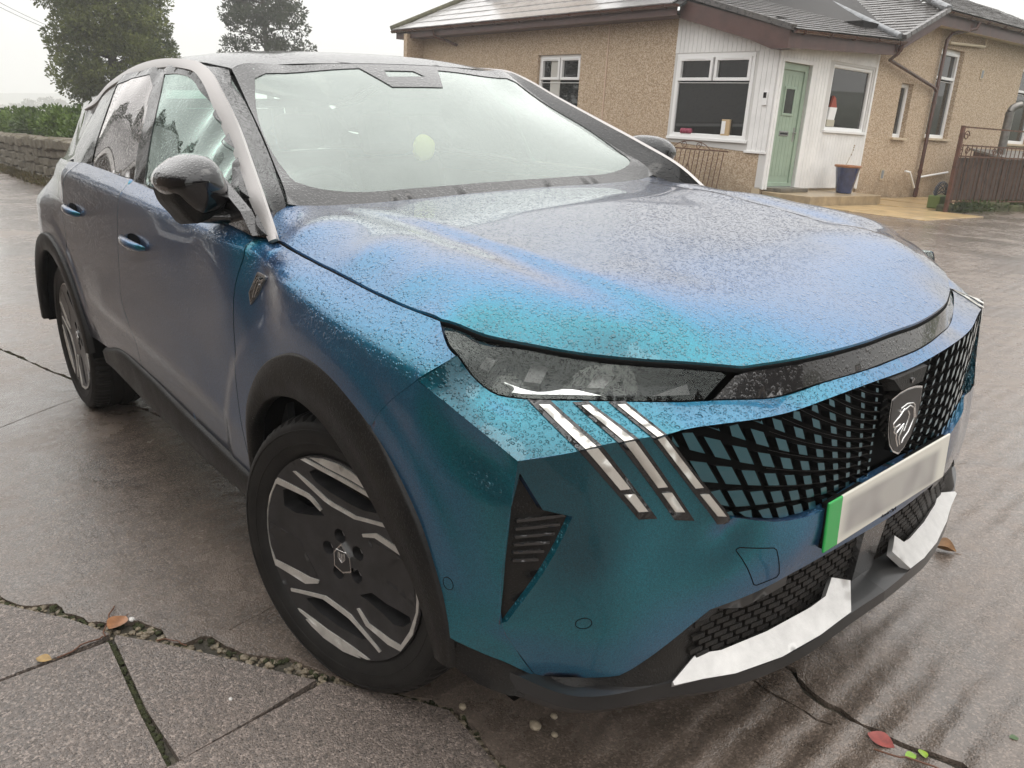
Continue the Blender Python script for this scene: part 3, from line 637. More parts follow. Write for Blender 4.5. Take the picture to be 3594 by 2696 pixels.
def hood_step(P):
    """centre field stands a little proud between two long creases"""
    P = P.copy(); x, y = P[:, 0], np.abs(P[:, 1])
    yc = np.interp(x, (-0.45, -0.25, 0.07, 0.29, 0.52, 0.64, 0.71, 0.80), (0.60, 0.572, 0.554, 0.527, 0.500, 0.475, 0.43, 0.36))
    amp = np.interp(x, (-0.45, -0.1, 0.45, 0.72), (0.002, 0.009, 0.009, 0.0))
    d = np.clip((yc+0.013-y)/0.026, 0, 1); st = d*d*(3-2*d)
    dip = np.exp(-((y-yc-0.045)/0.035)**2)
    P[:, 2] += amp*(st - 0.55*dip)
    return P
HOOD = Surf(h_pts+mir(h_pts), (0, 0, 1), extra=hood_step, soft=h_soft+mir(h_soft), lam_soft=4e-3)

CV['lamp_low'][0] = CV['lamp_side'][-1]
top_b = c('lamp_low') + c('crease')[:9] + [(0.88, 0.0, 0.887), (0.857, 0.0, 0.906)] + c('panel_low')[:4] + c('shoulder_b') + c('bumper_gap')[:2]
_la, _lb = rsn(cr(c('lamp_low')[1:5], 0.01), 7), rsn(cr(c('shoulder_b'), 0.01), 7)
t_soft = [tuple((a+b)/2+np.array((0.004, -0.004, 0.004))) for a, b in zip(_la, _lb)]
TOP = Surf([tuple(p) for p in top_b], (0.50, -0.42, 0.72), lam=3e-5, soft=t_soft, lam_soft=1e-3)

crease = [tuple(p) for p in CV['crease'][:9]] + [(0.88, 0.0, 0.887)]
ledge = [(0.823, -0.502, 0.687), (0.844, -0.423, 0.663), (0.858, -0.359, 0.648), (0.869, -0.301, 0.643), (0.877, -0.235, 0.648), (0.882, -0.10, 0.664), (0.883, 0.0, 0.667)]
CEND = tuple(CV['corner'][-1])
face_low = [CEND, (0.74, -0.694, 0.385), (0.751, -0.669, 0.395), (0.807, -0.515, 0.489), (0.854, -0.319, 0.513), (0.866, -0.235, 0.523), (0.876, 0.0, 0.530)]
f_pts = crease + ledge + face_low + c('corner') + [(0.765, -0.66, 0.62), (0.772, -0.66, 0.52), (0.735, -0.76, 0.62), (0.72, -0.76, 0.47), (0.868, -0.33, 0.58), (0.830, -0.48, 0.58), (0.877, 0, 0.60)]
f_pts += [c('claw1')[2], c('claw3')[2], c('claw5')[2]]
FACE = Surf(f_pts+mir(f_pts), (1, 0, 0), lam=3e-5)

n_top = [(p[0]-0.004, p[1], p[2]-0.008) for p in c('hood_front')+hf_c]
n_low = c('lamp_low') + c('panel_low')[:4] + [(0.857, 0.0, 0.906)]
lp = n_top + n_low + c('lamp_side')
LAMP = Surf(lp, (0.66, -0.35, 0.66), lam=3e-5)
npts = [p for p in n_top+n_low if p[1] > -0.62]
NOSES = Surf(npts+mir(npts), (0.72, 0, 0.70), lam=3e-5)

w_base = [(-0.483, -0.735, 1.166), (-0.465, -0.576, 1.158), (-0.445, -0.337, 1.158), (-0.435, -0.057, 1.160), (-0.435, 0.0, 1.160)]
r_front = [(-1.166, -0.58, 1.548), (-1.125, -0.427, 1.562), (-1.105, -0.264, 1.569), (-1.095, -0.12, 1.572), (-1.094, 0.0, 1.573)]
ws_pts = c('ws_side') + w_base + r_front + [(-0.78, 0.0, 1.388), (-0.78, -0.35, 1.382), (-0.62, -0.5, 1.275), (-0.95, -0.45, 1.463)]
WS = Surf(ws_pts+mir(ws_pts), (0.55, 0, 0.83), lam=3e-5)

ch_in = [(-2.85, -0.63, 1.46)] + [(-2.609, -0.645, 1.492), (-2.453, -0.645, 1.527), (-2.21, -0.645, 1.563), (-1.931, -0.645, 1.590), (-1.64, -0.645, 1.596)] + c('chrome_in')
ch_out = [(-2.80, -0.665, 1.44)] + [(-2.52, -0.665, 1.476), (-2.40, -0.665, 1.508), (-2.16, -0.663, 1.545), (-1.86, -0.661, 1.570), (-1.60, -0.660, 1.574)] + c('chrome_out')
r_pts = r_front + ch_in[:9] + [(-1.25, -0.60, 1.566), (-1.5, 0, 1.634), (-1.5, -0.35, 1.624), (-1.9, 0, 1.650), (-1.9, -0.35, 1.640), (-2.4, 0, 1.640), (-2.4, -0.35, 1.628), (-2.9, 0, 1.60), (-2.9, -0.35, 1.585), (-3.3, 0, 1.548), (-3.3, -0.35, 1.535), (-3.3, -0.56, 1.49), (-1.25, 0, 1.602), (-1.25, -0.35, 1.594)]
ROOF = Surf(r_pts+mir(r_pts), (0, 0, 1), lam=3e-5)
up_pts = ch_in + ch_out + c('dlo_front') + c('dlo_rear') + [tuple(p) for p in cr(CV['belt'], 0.15)] + [(-2.30, -0.852, 1.235), (-2.42, -0.818, 1.275), (-2.62, -0.765, 1.29), (-2.80, -0.720, 1.31), (-2.5, -0.745, 1.36), (-2.75, -0.69, 1.38)]
UP = Surf(up_pts, (0, -1, 0), lam=2e-4)
ap = c('ws_side') + c('chrome_in') + [(-0.44, -0.80, 1.140)]
PIL = Surf(ap, (0.35, -0.62, 0.70), lam=3e-5)

# ================================================================ BODY PANELS
hg, ls, bgp = sm('hood_gap'), sm('lamp_side'), sm('bumper_gap')
hood_o = [(-0.512, -0.77, 1.172), (-0.40, -0.815, 1.135)] + hg + sm('hood_front')[1:] + sm(hf_c)[1:]
hood_o = hood_o + mir(sm(hf_c))[::-1][1:] + mir(sm('hood_front'))[::-1][1:] + mir(hg)[::-1] + [(-0.40, 0.815, 1.135), (-0.512, 0.77, 1.172)] + mir(sm(hr))[1:-1] + sm(hr)[::-1][:-1]
hood_ = panel(HOOD, hood_o, sp=0.022, inset=0.0035, flange=0.005).build('hood', PAINT, CAR)
panel(HOOD, hood_o, sp=0.04, inset=0.0015, flange=0.006, off=-0.0055).build('hood_gap_shade', DARK, hood_)  # dark sheet under the hood edge, stands in for the shade in the gap

arch = sm('arch'); dg = sm('door_gap'); mg = sm('mid_gap')
i_bg = min(range(len(arch)), key=lambda i: abs(arch[i][0]-0.299)+abs(arch[i][2]-0.827))
fend = [(-0.387, -0.87, 1.122)] + hg[0:] + ls[1:] + bgp[1:] + arch[:i_bg+1][::-1] + dg[::-1]
fo, fm = half('front_fender', panel(SIDE, fend, sp=0.022, inset=0.0018, flange=0.010, fvec=(0, 0.6, -0.8)), PAINT)
# bumper: top shelf, flank and face, both sides, one moulding
sb = sm('shoulder_b'); co_ = sm('corner'); cb = sm('corner_bottom'); ll = sm('lamp_low')
i_sb = min(range(len(bgp)), key=lambda i: abs(bgp[i][0]-0.449)+abs(bgp[i][2]-0.956))
bm_top = bgp[:i_sb+1] + sb[1:] + sm(crease)[1:] + [(0.857, 0.0, 0.906)] + sm(c('panel_low')[:4]+[(0.857, 0.0, 0.906)])[::-1] + ll[::-1][1:-1]
BUMP = panel(TOP, join(bm_top), sp=0.02, inset=0.0, flange=0.0, mirror=True)
flank = bgp[i_sb:] + arch[i_bg+1:-4] + cb + co_[::-1][1:] + sb[::-1][1:-1]
panel(SIDE, join(flank), sp=0.022, inset=0.0, flange=0.0, mb=BUMP, mirror=True)
ins = c('insert'); insR = c('insertR')
cl5 = c('claw5')
face_o = [TIP] + sm(crease[:6])[1:] + [cl5[1]] + sm([cl5[1], cl5[2]])[1:] + sm(ledge)[1:] + [(0.876, 0.0, 0.530)] + sm(face_low[3:])[::-1][1:] + [face_low[2], face_low[1], CEND] + co_[::-1][1:12]
ins_o = [ins[0], ins[1], ins[2], ins[3], ins[4], insR[0], insR[1], insR[2], insR[3]]
panel(FACE, join(face_o+co_[::-1][12:-1]), holes=[ins_o], sp=0.02, inset=0.0, flange=0.02, mb=BUMP, mirror=True)
bumper = BUMP.build('front_bumper', PAINT, CAR)
half('air_curtain', panel(FACE, ins_o, sp=0.02, inset=0.001, flange=0.02, off=-0.012), PLAST, bumper)
TOWC = [(0.8, -0.463, 0.600), (0.8, -0.357, 0.585), (0.8, -0.354, 0.518), (0.8, -0.420, 0.512)]
louv = MB()
a, b, d, e_ = (np.array(p) for p in (ins[1], ins[2], insR[3], insR[2]))
for i in range(6):
    z = 0.742 - 0.0165*i
    q = [(y, z+0.06*(y+0.87)) for y in np.linspace(-0.872, -0.80-0.0075*i, 6)]
    q2 = q + [(y, zz-0.0055) for y, zz in q[::-1]]
    panel(FACE, [(0.7, y, zz) for y, zz in q2], sp=0.02, inset=0, flange=0.008, off=-0.005, mb=louv)
half('louvre', louv, NOSE, bumper)
def groove(name, sf, pts, r_=0.0011):
    q = sf.to2(np.array(pts)); P = sf.p3(resample(q, 0.012), 0.0002); mb = MB().tube(list(P)+[P[0]], r_, 5, cap=False)
    return mb
groove('tow_cover', FACE, [(0.8, -0.476, 0.612), (0.8, -0.468, 0.616), (0.8, -0.393, 0.599), (0.8, -0.386, 0.593), (0.8, -0.363, 0.530), (0.8, -0.367, 0.522), (0.8, -0.420, 0.520), (0.8, -0.428, 0.525)]).build('tow_cover', DARK, bumper)
half('parking_sensor', groove('s', FACE, [(0.7, -0.772+0.012*math.cos(a), 0.525+0.012*math.sin(a)) for a in np.linspace(0, 6.0, 16)], 0.0008), DARK, bumper)
half('parking_sensor', groove('s', SIDE, [(0.510+0.012*math.cos(a), -0.9, 0.568+0.013*math.sin(a)) for a in np.linspace(0, 6.0, 16)], 0.0008), DARK, bumper)
# light claws
for k in (0, 2, 4):
    Lc, Rc = c('claw%d' % k), c('claw%d' % (k+1))
    def lerp(p, q, t): return tuple(np.array(p)*(1-t)+np.array(q)*t)
    up4 = [Lc[0], Lc[1], Rc[1], Rc[0]]; lo4 = [Lc[1], Lc[2], Rc[2], Rc[1]]
    hb = panel(TOP, up4, sp=0.02, inset=0.0, flange=0.006, off=0.002)
    panel(FACE, lo4, sp=0.02, inset=0.0, flange=0.006, off=0.002, mb=hb)
    o, m = half('running_light', hb, BLACK)
    def bar(a, b, t0, t1, sf, quad, off=0.0045):
        (l0, l1, r1, r0) = quad
        w0, w1 = t0, t1
        q = [lerp(lerp(l0, r0, w0), lerp(l1, r1, w0), a), lerp(lerp(l0, r0, w0), lerp(l1, r1, w0), b), lerp(lerp(l0, r0, w1), lerp(l1, r1, w1), b), lerp(lerp(l0, r0, w1), lerp(l1, r1, w1), a)]
        return panel(sf, q, sp=0.02, inset=0.0, flange=0.004, off=off)
    for pr in (o, m):
        g1 = bar(0.10, 1.0, 0.28, 0.76, TOP, up4, 0.0035)
        panel_lo = bar(0.0, 0.555, 0.28, 0.76, FACE, lo4, 0.0035)
        if pr is o: m1, m2, m3 = (mesh_ for mesh_ in (g1, panel_lo, bar(0.625, 0.88, 0.28, 0.76, FACE, lo4)))
        for mbx in (m1, m2, m3): mbx.build('light_bar', LED, pr)

# ---------------------------------------------------------------- nose strip, headlamps
li = [tuple(CV['lamp_low'][-1]), tuple(np.array(CV['hood_front_c'][0])+np.array((-0.006, -0.012, -0.011)))]
nose_o = [li[0]] + sm(c('panel_low')[:4]+[(0.857, 0.0, 0.906)])[1:]
ntop = [(p[0]-0.004, p[1], p[2]-0.008) for p in sm(hf_c)]
nose_o = join(nose_o, mir(nose_o)[::-1][1:], mir([li[1]]), mir(ntop)[1:][::1], ntop[::-1][1:-1], [li[1]])
panel(NOSES, nose_o, sp=0.02, inset=0.0025, flange=0.012).build('nose_strip', NOSE, CAR)
lt = [(p[0]-0.004, p[1], p[2]-0.008) for p in sm('hood_front') if p[1] < CV['hood_front_c'][0][1]-0.025]
lamp_o = join(lt, [tuple(np.array(li[1])+np.array((-0.006, -0.010, 0.0))), tuple(np.array(li[0])+np.array((-0.004, -0.010, 0.001)))], ll[::-1][2:], [p for p in ls[::-1] if p[2] < 1.022])
lo, lm = half('headlight', panel(LAMP, lamp_o, sp=0.02, inset=0.004, flange=0.012, off=-0.001), LENS)
for pr in (lo, lm):
    hs = panel(LAMP, lamp_o, sp=0.03, inset=0.006, flange=0.0, off=-0.055)
    ring_ = panel(LAMP, lamp_o, sp=0.02, inset=0.002, flange=0.07, off=-0.002, holes=[cr([tuple(p) for p in lamp_o[::4]], 0.03, True)*0.0+0]) if False else None
    hs.build('lamp_housing', simple('lamp_shell', (0.02, 0.02, 0.021), 0.35, 0.2) if 'lamp_shell' not in bpy.data.materials else bpy.data.materials['lamp_shell'], pr)
LAMPG = simple('lamp_grey', (0.16, 0.155, 0.15), 0.35, 0.4)
def lamp_xy(y, t):
    """a point inside the headlamp: t=0 lower edge, 1 upper edge"""
    lo_ = np.array(CV['lamp_low']); hi_ = np.array(CV['hood_front'])
    f = lambda A: np.array([np.interp(y, A[:, 1], A[:, j]) for j in range(3)])
    return f(lo_)*(1-t)+f(hi_)*t
def lamp_strip(ys, t0, t1):
    A = [tuple(lamp_xy(y, t0(y))) for y in ys]; B = [tuple(lamp_xy(y, t1(y))) for y in ys]
    return A + B[::-1]
frame_mb = MB()
fr_o = lamp_o
def inner_loop(o, d):
    q = LAMP.to2(np.asarray(o)); q = resample(q, 0.02)
    if area2(q) < 0: q = q[::-1]
    return inset2(q, d)
def panel2(sf, outer2, holes2, off, flange, sp=0.02):
    mb = MB(); v, f, l_ = tri2(outer2, holes2, sp); P = sf.p3(v, off); mb.add(P, f, True)
    for j, l in enumerate(l_):
        n = len(l); tp = P[l]; bt = tp - sf.B[2]*flange
        idx = [(i, i+n, (i+1) % n+n, (i+1) % n) for i in range(n)]
        mb.add(np.vstack([tp, bt]), idx if j == 0 else [q[::-1] for q in idx], True)
    return mb
for pr in (lo, lm):
    panel2(LAMP, inner_loop(fr_o, 0.003), [inner_loop(fr_o, 0.014)], -0.004, 0.05).build('lamp_bezel', DARK, pr)
    ys = np.linspace(-0.80, -0.66, 14)
    panel(LAMP, lamp_strip(ys, lambda y: 0.13, lambda y: 0.25+0.05*math.sin(y*60)), sp=0.02, inset=0, flange=0.02, off=-0.020).build('reflector', CHROME, pr)
    ys = np.linspace(-0.58, -0.515, 6)
    panel(LAMP, lamp_strip(ys, lambda y: 0.16, lambda y: 0.26+(y+0.58)*5.5), sp=0.02, inset=0, flange=0.02, off=-0.024).build('reflector', LAMPG, pr)
    for (y0, y1, t0, t1) in ((-0.765, -0.742, 0.40, 0.78), (-0.675, -0.65, 0.42, 0.80), (-0.825, -0.812, 0.42, 0.72)):
        q = [tuple(lamp_xy(y0, t0)), tuple(lamp_xy(y1, t0)), tuple(lamp_xy(y1+0.03, t1)), tuple(lamp_xy(y0+0.03, t1))]
        panel(LAMP, q, sp=0.02, inset=0, flange=0.015, off=-0.030).build('lamp_fin', LAMPG, pr)

# ---------------------------------------------------------------- grille
gb_pts = [(p[0]-0.035, p[1], p[2]) for p in crease+ledge+[(0.812, -0.49, 0.671)]]
GB = Surf(gb_pts+mir(gb_pts), (1, 0, 0), lam=3e-5)
go = sm(crease[5:]) + sm([(0.88, 0.0, 0.887), (0.883, 0.0, 0.667)])[1:] + sm(ledge)[::-1][1:] + [cl5[1]]
grille = panel(GB, go, sp=0.03, inset=-0.004, flange=0.0, mirror=True).build('grille', DARK, CAR)
G0 = Surf(crease+[(p[0]-0.012, p[1], p[2]) for p in ledge]+mir(crease+[(p[0]-0.012, p[1], p[2]) for p in ledge]), (1, 0, 0), lam=3e-5)
gpoly = np.array([(p[1], p[2]) for p in go])
def row_z(zc, y):
    a = max(0.0, (abs(y)-0.05)/0.45)
    return zc + (0.70+2.5*(zc-0.655)-zc)*a**1.6
TILE = simple('grille_tile_paint', (0.030, 0.115, 0.145), 0.35, 0.7, coat=1.0)
tiles = 0
barmb = MB()
for i in range(-1, 14):
    zc = 0.655 + 0.0187*i
    prev = None
    for y in np.arange(-0.07, -0.42, -0.03):
        p = (y, row_z(zc, y))
        if prev is not None and inside(np.array([p, prev]), gpoly).all():
            for sg in (1, -1):
                q = [(prev[0]*1, prev[1]-0.0005), (p[0], p[1]-0.0005), (p[0], p[1]+0.0005), (prev[0], prev[1]+0.0005)]
                P3 = G0.p3(np.array(q), -0.010)*np.array([1, sg, 1])
                barmb.add(list(P3)+[(x-0.004, yy, z) for x, yy, z in P3], [(3, 2, 1, 0), (0, 1, 5, 4), (2, 3, 7, 6), (7, 4, 5, 6)] if sg > 0 else [(0, 1, 2, 3), (4, 5, 1, 0), (6, 7, 3, 2), (6, 5, 4, 7)])
        prev = p
    for j in range(14):
        yb = -0.098 - 0.0435*j
        zmid = 0.5*(row_z(zc, yb)+row_z(zc+0.0187, yb))
        lean = 0.6*min(1.0, abs(yb)/0.5)
        y0 = yb - lean*(zmid-0.75)
        zlo, zhi = row_z(zc, y0), row_z(zc+0.0187, y0)
        zm = (zlo+zhi)/2; sp_ = zhi-zlo
        a = min(1.0, max(0.0, (abs(y0)-0.09)/0.41))
        hw = 0.0435*(0.09+0.30*a)
        hh = sp_*(0.21+0.225*a)
        sl = -(row_z(zc, y0-0.01)-row_z(zc, y0+0.01))/0.02 * 1.0
        quad = []
        for (du, dv) in ((-1, -1), (1, -1), (1, 1), (-1, 1)):
            zz = dv*hh
            quad.append((y0 + du*hw - lean*zz, zm + zz + sl*du*hw))
        q = np.array(quad)
        k = inside(q, gpoly)
        if not k.any() or y0 < -0.66: continue
        if not k.all():
            # trim the tile to the frame
            cen = q[k].mean(0)
            for t in range(4):
                s_ = 1.0
                while s_ > 0.05 and not inside(np.array([cen+(q[t]-cen)*s_]), gpoly)[0]: s_ -= 0.05
                q[t] = cen+(q[t]-cen)*max(0.05, s_-0.08)
        if abs(area2(q)) < 6e-6: continue
        pf = G0.p3(q, 0.0); pb = pf*1.0; pb[:, 0] -= 0.02
        cenp = pb.mean(0); pb[:, 1:] = cenp[1:]+(pb[:, 1:]-cenp[1:])*0.8
        vv = np.vstack([pf, pb]); fc = [(0, 1, 2, 3), (4, 5, 1, 0), (5, 6, 2, 1), (6, 7, 3, 2), (7, 4, 0, 3)]
        me = mesh('grille_tile', vv, fc); me.materials.append(TILE); me.materials.append(DARK); me.polygons.foreach_set('material_index', [0, 1, 1, 1, 1]); t1 = link('grille_tile', me, None, grille)
        t2 = link('grille_tile', me, None, grille); t2.scale = (1, -1, 1); tiles += 2
barmb.build('grille_bars', PLAST, grille)['kind'] = 'stuff'

# emblem: shield with a lion's head in profile
EMB = empty('grille_emblem'); EMB.parent = CAR
def em(pts, x): return [(x, y, z) for y, z in pts]
sh = [(-0.066, 0.838), (-0.033, 0.846), (0.0, 0.8485), (0.033, 0.846), (0.066, 0.838), (0.067, 0.80), (0.061, 0.762), (0.047, 0.730), (0.026, 0.709), (0.0, 0.697), (-0.026, 0.709), (-0.047, 0.730), (-0.061, 0.762), (-0.067, 0.80)]
def shield(sc, x0, x1, name, mat, par=EMB):
    cz = 0.772; q = [(y*sc, cz+(z-cz)*sc) for y, z in sh]
    return MB().prism(q, 0, x0, x1).build(name, mat, par)
shield(1.0, 0.868, 0.888, 'shield_rim', CHROME); shield(0.945, 0.872, 0.8892, 'shield_field', simple('shield_grey', (0.030, 0.028, 0.027), 0.3, 0.3))
lion = [[(-0.023, 0.808), (0.002, 0.813), (0.030, 0.809), (0.039, 0.802), (0.051, 0.771)], [(-0.010, 0.800), (0.016, 0.806), (0.036, 0.797), (0.045, 0.771), (0.037, 0.758), (0.027, 0.743), (0.008, 0.732), (0.004, 0.723)],
        [(-0.006, 0.804), (-0.023, 0.791), (-0.046, 0.780), (-0.045, 0.772), (-0.034, 0.7685), (-0.017, 0.771)], [(-0.034, 0.7685), (-0.040, 0.760), (-0.030, 0.751), (-0.022, 0.757), (0.001, 0.768)],
        [(-0.028, 0.755), (-0.026, 0.7405), (-0.014, 0.7206)], [(0.001, 0.762), (-0.013, 0.742), (-0.005, 0.722)], [(0.010, 0.797), (0.020, 0.785), (0.016, 0.768), (0.006, 0.75)], [(-0.030, 0.806), (-0.020, 0.800)]]
lm_ = MB()
for ln in lion: lm_.tube([(0.8892, y, z) for y, z in ln], 0.0022, 6)
lm_.build('lion_mark', CHROME, EMB)
MB().add([(0.889, -0.072, 0.882), (0.889, 0.072, 0.882), (0.895, 0.046, 0.855), (0.895, -0.046, 0.855), (0.862, -0.082, 0.884), (0.862, 0.082, 0.884), (0.862, 0.05, 0.846), (0.862, -0.05, 0.846)], [(3, 2, 1, 0)[::-1], (0, 1, 5, 4), (1, 2, 6, 5), (2, 3, 7, 6), (3, 0, 4, 7)]).build('camera_housing', PLAST, EMB)
MB().tube([(0.889, 0.0, 0.868), (0.896, 0.0, 0.867)], 0.006, 12).build('camera_lens', BLACK, EMB)

# ---------------------------------------------------------------- plate
PX = 0.8865
plate = MB().box((PX-0.006, -0.262, 0.551), (PX, 0.262, 0.664), bev=0.003).build('number_plate', None, CAR)
def plate_mat():
    t = NT('plate_face'); co = t.co('Object'); s = t.n('SeparateXYZ'); t.lk(co, s.inputs[0])
    y, z = s.outputs[1], s.outputs[2]
    green = t.math('LESS_THAN', y, -0.212)
    # soft unreadable characters
    m = t.math('MULTIPLY', t.mr(y, -0.225, -0.17, 0, 1, True), t.mr(y, 0.235, 0.19, 0, 1, True))
    m = t.math('MULTIPLY', m, t.math('MULTIPLY', t.mr(z, 0.556, 0.578, 0, 1, True), t.mr(z, 0.660, 0.640, 0, 1, True)))
    blot = t.mr(t.noise(co, 11, 1), 0.35, 0.65)
    col = t.mix(t.math('MULTIPLY', m, t.mr(blot, 0, 1, 0.7, 0.95)), (0.72, 0.70, 0.62), (0.30, 0.285, 0.275))
    col = t.mix(green, col, (0.02, 0.36, 0.07))
    return t.done(t.pbr(col, 0.25, 0.0, None, 0.6))
plate.data.materials.append(plate_mat())
half('plate_bracket', MB().box((PX-0.02, -0.257, 0.556), (PX-0.0065, 0.257, 0.659), bev=0.003), DARK, plate, both=False)
tx = bpy.data.curves.new('dealer_text', 'FONT'); tx.body = 'Arnold Clark'; tx.size = 0.0125; tx.align_x = 'CENTER'; tx.extrude = 0.0003
txo = bpy.data.objects.new('dealer_text', tx); COL.objects.link(txo); txo.data.materials.append(DARK)
_me = bpy.data.meshes.new_from_object(txo); bpy.data.objects.remove(txo); txo = link('dealer_text', _me, DARK); txo.parent = plate; txo.location = (PX+0.0006, 0.0, 0.5535); txo.rotation_euler = (math.pi/2, 0, math.pi/2)

# ---------------------------------------------------------------- lower grille, skid, valance
LG = Surf([(0.815, -0.47, 0.50), (0.800, -0.47, 0.36), (0.845, -0.3, 0.51), (0.83, -0.3, 0.37), (0.862, 0, 0.53), (0.84, 0, 0.39), (0.856, -0.15, 0.52), (0.84, -0.15, 0.385)] + mir([(0.815, -0.47, 0.50), (0.800, -0.47, 0.36), (0.845, -0.3, 0.51), (0.83, -0.3, 0.37), (0.856, -0.15, 0.52), (0.84, -0.15, 0.385)]), (1, 0, 0))
lgo = [(0.8, -0.53, 0.46), (0.8, -0.45, 0.497), (0.85, -0.319, 0.518), (0.86, -0.235, 0.528), (0.86, 0, 0.54), (0.86, 0.235, 0.528), (0.85, 0.319, 0.518), (0.8, 0.45, 0.497), (0.8, 0.53, 0.46), (0.8, 0.53, 0.345), (0.8, 0.3, 0.335), (0.8, 0, 0.36), (0.8, -0.3, 0.335), (0.8, -0.53, 0.345)]
lower = panel(LG, lgo, sp=0.03, inset=0, flange=0.0, off=-0.045).build('lower_grille', DARK, CAR)
brick = MB()
brick.add([(0, -0.0165, -0.0055), (0, 0.0165, -0.0055), (0, 0.0165, 0.0055), (0, -0.0165, 0.0055), (-0.03, -0.018, -0.007), (-0.03, 0.018, -0.007), (-0.03, 0.018, 0.007), (-0.03, -0.018, 0.007)], [(0, 1, 2, 3), (4, 5, 1, 0), (5, 6, 2, 1), (6, 7, 3, 2), (7, 4, 0, 3)])
bme = mesh('grille_block', brick.v, brick.f); bme.materials.append(PLAST)
lpoly = np.array([(p[1], p[2]) for p in lgo]); nb_ = 0
for r in range(10):
    for k in range(-13, 14):
        y = (k+0.5*(r % 2))*0.0405; z = 0.362 + 0.0165*r + 0.03*(0.3-abs(y)) * (1 if abs(y) < 0.3 else 0) - 0.02*max(0, abs(y)-0.3)
        if 0.0 < abs(y) < 0.06: continue
        if not inside(np.array([(y, z)]), lpoly)[0]: continue
        p = LG.p3(np.array([(y, z)]), -0.006)[0]; q = LG.p3(np.array([(y+0.01, z)]), -0.006)[0]
        o = link('grille_block', bme, None, lower); o.location = p; o.rotation_euler = (0, 0, math.atan2(-(q[0]-p[0]), 0.01)); nb_ += 1
half('grille_post', MB().add([(0.868, -0.052, 0.55), (0.868, 0.052, 0.55), (0.845, 0.040, 0.37), (0.845, -0.040, 0.37), (0.78, -0.08, 0.55), (0.78, 0.08, 0.55), (0.78, 0.06, 0.37), (0.78, -0.06, 0.37)], [(3, 2, 1, 0), (0, 4, 7, 3), (1, 2, 6, 5)]), NOSE, lower, both=False)
half('upper_blade', panel(FACE, [(0.8, -0.515, 0.487), (0.854, -0.319, 0.512), (0.854, -0.315, 0.478), (0.81, -0.43, 0.463)], sp=0.03, inset=0, flange=0.03, off=-0.006), LIPM, lower)
sk_out = [(0.791, -0.602, 0.352), (0.837, -0.459, 0.330), (0.876, -0.284, 0.330), (0.896, -0.133, 0.358)]
sk_in = [(0.800, -0.56, 0.372), (0.773, -0.50, 0.368), (0.787, -0.445, 0.360), (0.820, -0.32, 0.364), (0.843, -0.165, 0.384), (0.846, -0.134, 0.420), (0.850, -0.105, 0.430), (0.860, -0.075, 0.395)]
SK = Surf(sk_out+sk_in, (0.7, -0.15, 0.7), lam=3e-5)
skT = [(0.793, -0.600, 0.355), (0.778, -0.517, 0.368), (0.797, -0.460, 0.361), (0.826, -0.342, 0.370), (0.846, -0.218, 0.383), (0.851, -0.172, 0.393), (0.855, -0.140, 0.438)]
skB = [(0.797, -0.601, 0.349), (0.815, -0.530, 0.340), (0.838, -0.459, 0.331), (0.866, -0.340, 0.329), (0.884, -0.230, 0.341), (0.892, -0.168, 0.355), (0.897, -0.133, 0.363)]
skE = (0.860, -0.092, 0.403)
SKS = Surf(skT+[skE]+skB, (0.62, -0.10, 0.78), lam=1.5e-2)
half('skid_plate', panel(SKS, skT+[skE]+skB[::-1], sp=0.02, inset=0.0, flange=0.018, off=0.004), SILVER)
lip_t = [(0.60, -0.865, 0.40), (0.70, -0.79, 0.365)] + sk_out + [(0.905, 0.0, 0.366)]
lip_b = [(0.60, -0.86, 0.345), (0.69, -0.79, 0.320), (0.775, -0.60, 0.300), (0.822, -0.459, 0.284), (0.862, -0.284, 0.290), (0.885, -0.11, 0.318), (0.890, 0.0, 0.325)]
half('front_lip', MB().add([], []), DARK, both=False) if False else None
lipm = MB()
A = cr(lip_t, 0.02); Bq = cr(lip_b, 0.02); n = 60
ts = np.linspace(0, 1, n)
def rs(P):
    d = np.concatenate([[0], np.cumsum(np.linalg.norm(np.diff(P, axis=0), axis=1))]); d /= d[-1]
    return np.column_stack([np.interp(ts, d, P[:, j]) for j in range(3)])
A = rs(A); Bq = rs(Bq)
Cb = Bq.copy(); Cb[:, 0] -= 0.30; Cb[:, 2] = 0.27; Cb[:, 1] *= 0.92
M1 = A*0.35+Bq*0.65; M1[:, 0] += 0.010
tI = A.copy(); tI[:, 0] -= 0.07; tI[:, 2] += 0.020
for sg in (1, -1):
    k = np.array([1, sg, 1]); rows = [tI*k, A*k, M1*k, Bq*k, Cb*k]
    for r0, r1 in zip(rows[:-1], rows[1:]):
        idx = [(i, i+1, n+i+1, n+i) for i in range(n-1)]
        lipm.add(np.vstack([r0, r1]), idx if sg < 0 else [q[::-1] for q in idx], True)
lipm.build('front_lip', LIPM, CAR)
val_pts = c('corner_bottom') + face_low[:4] + [(0.52, -0.925, 0.387), (0.566, -0.905, 0.37), (0.62, -0.868, 0.36), (0.70, -0.79, 0.350), (0.791, -0.602, 0.345), (0.80, -0.44, 0.49), (0.780, -0.51, 0.37), (0.72, -0.72, 0.37)]
VAL = Surf(val_pts, (0.72, -0.60, 0.25), lam=1e-4)
val_o = [(0.521, -0.928, 0.459)] + cb[1:] + face_low[1:3] + [(0.807, -0.515, 0.489), (0.815, -0.435, 0.493), (0.782, -0.50, 0.372), (0.80, -0.57, 0.366), (0.791, -0.606, 0.345), (0.70, -0.79, 0.345), (0.62, -0.868, 0.352), (0.566, -0.905, 0.366), (0.52, -0.925, 0.387)]
half('valance', panel(VAL, join(val_o), sp=0.025, inset=0.001, flange=0.02, off=-0.004), PLAST)

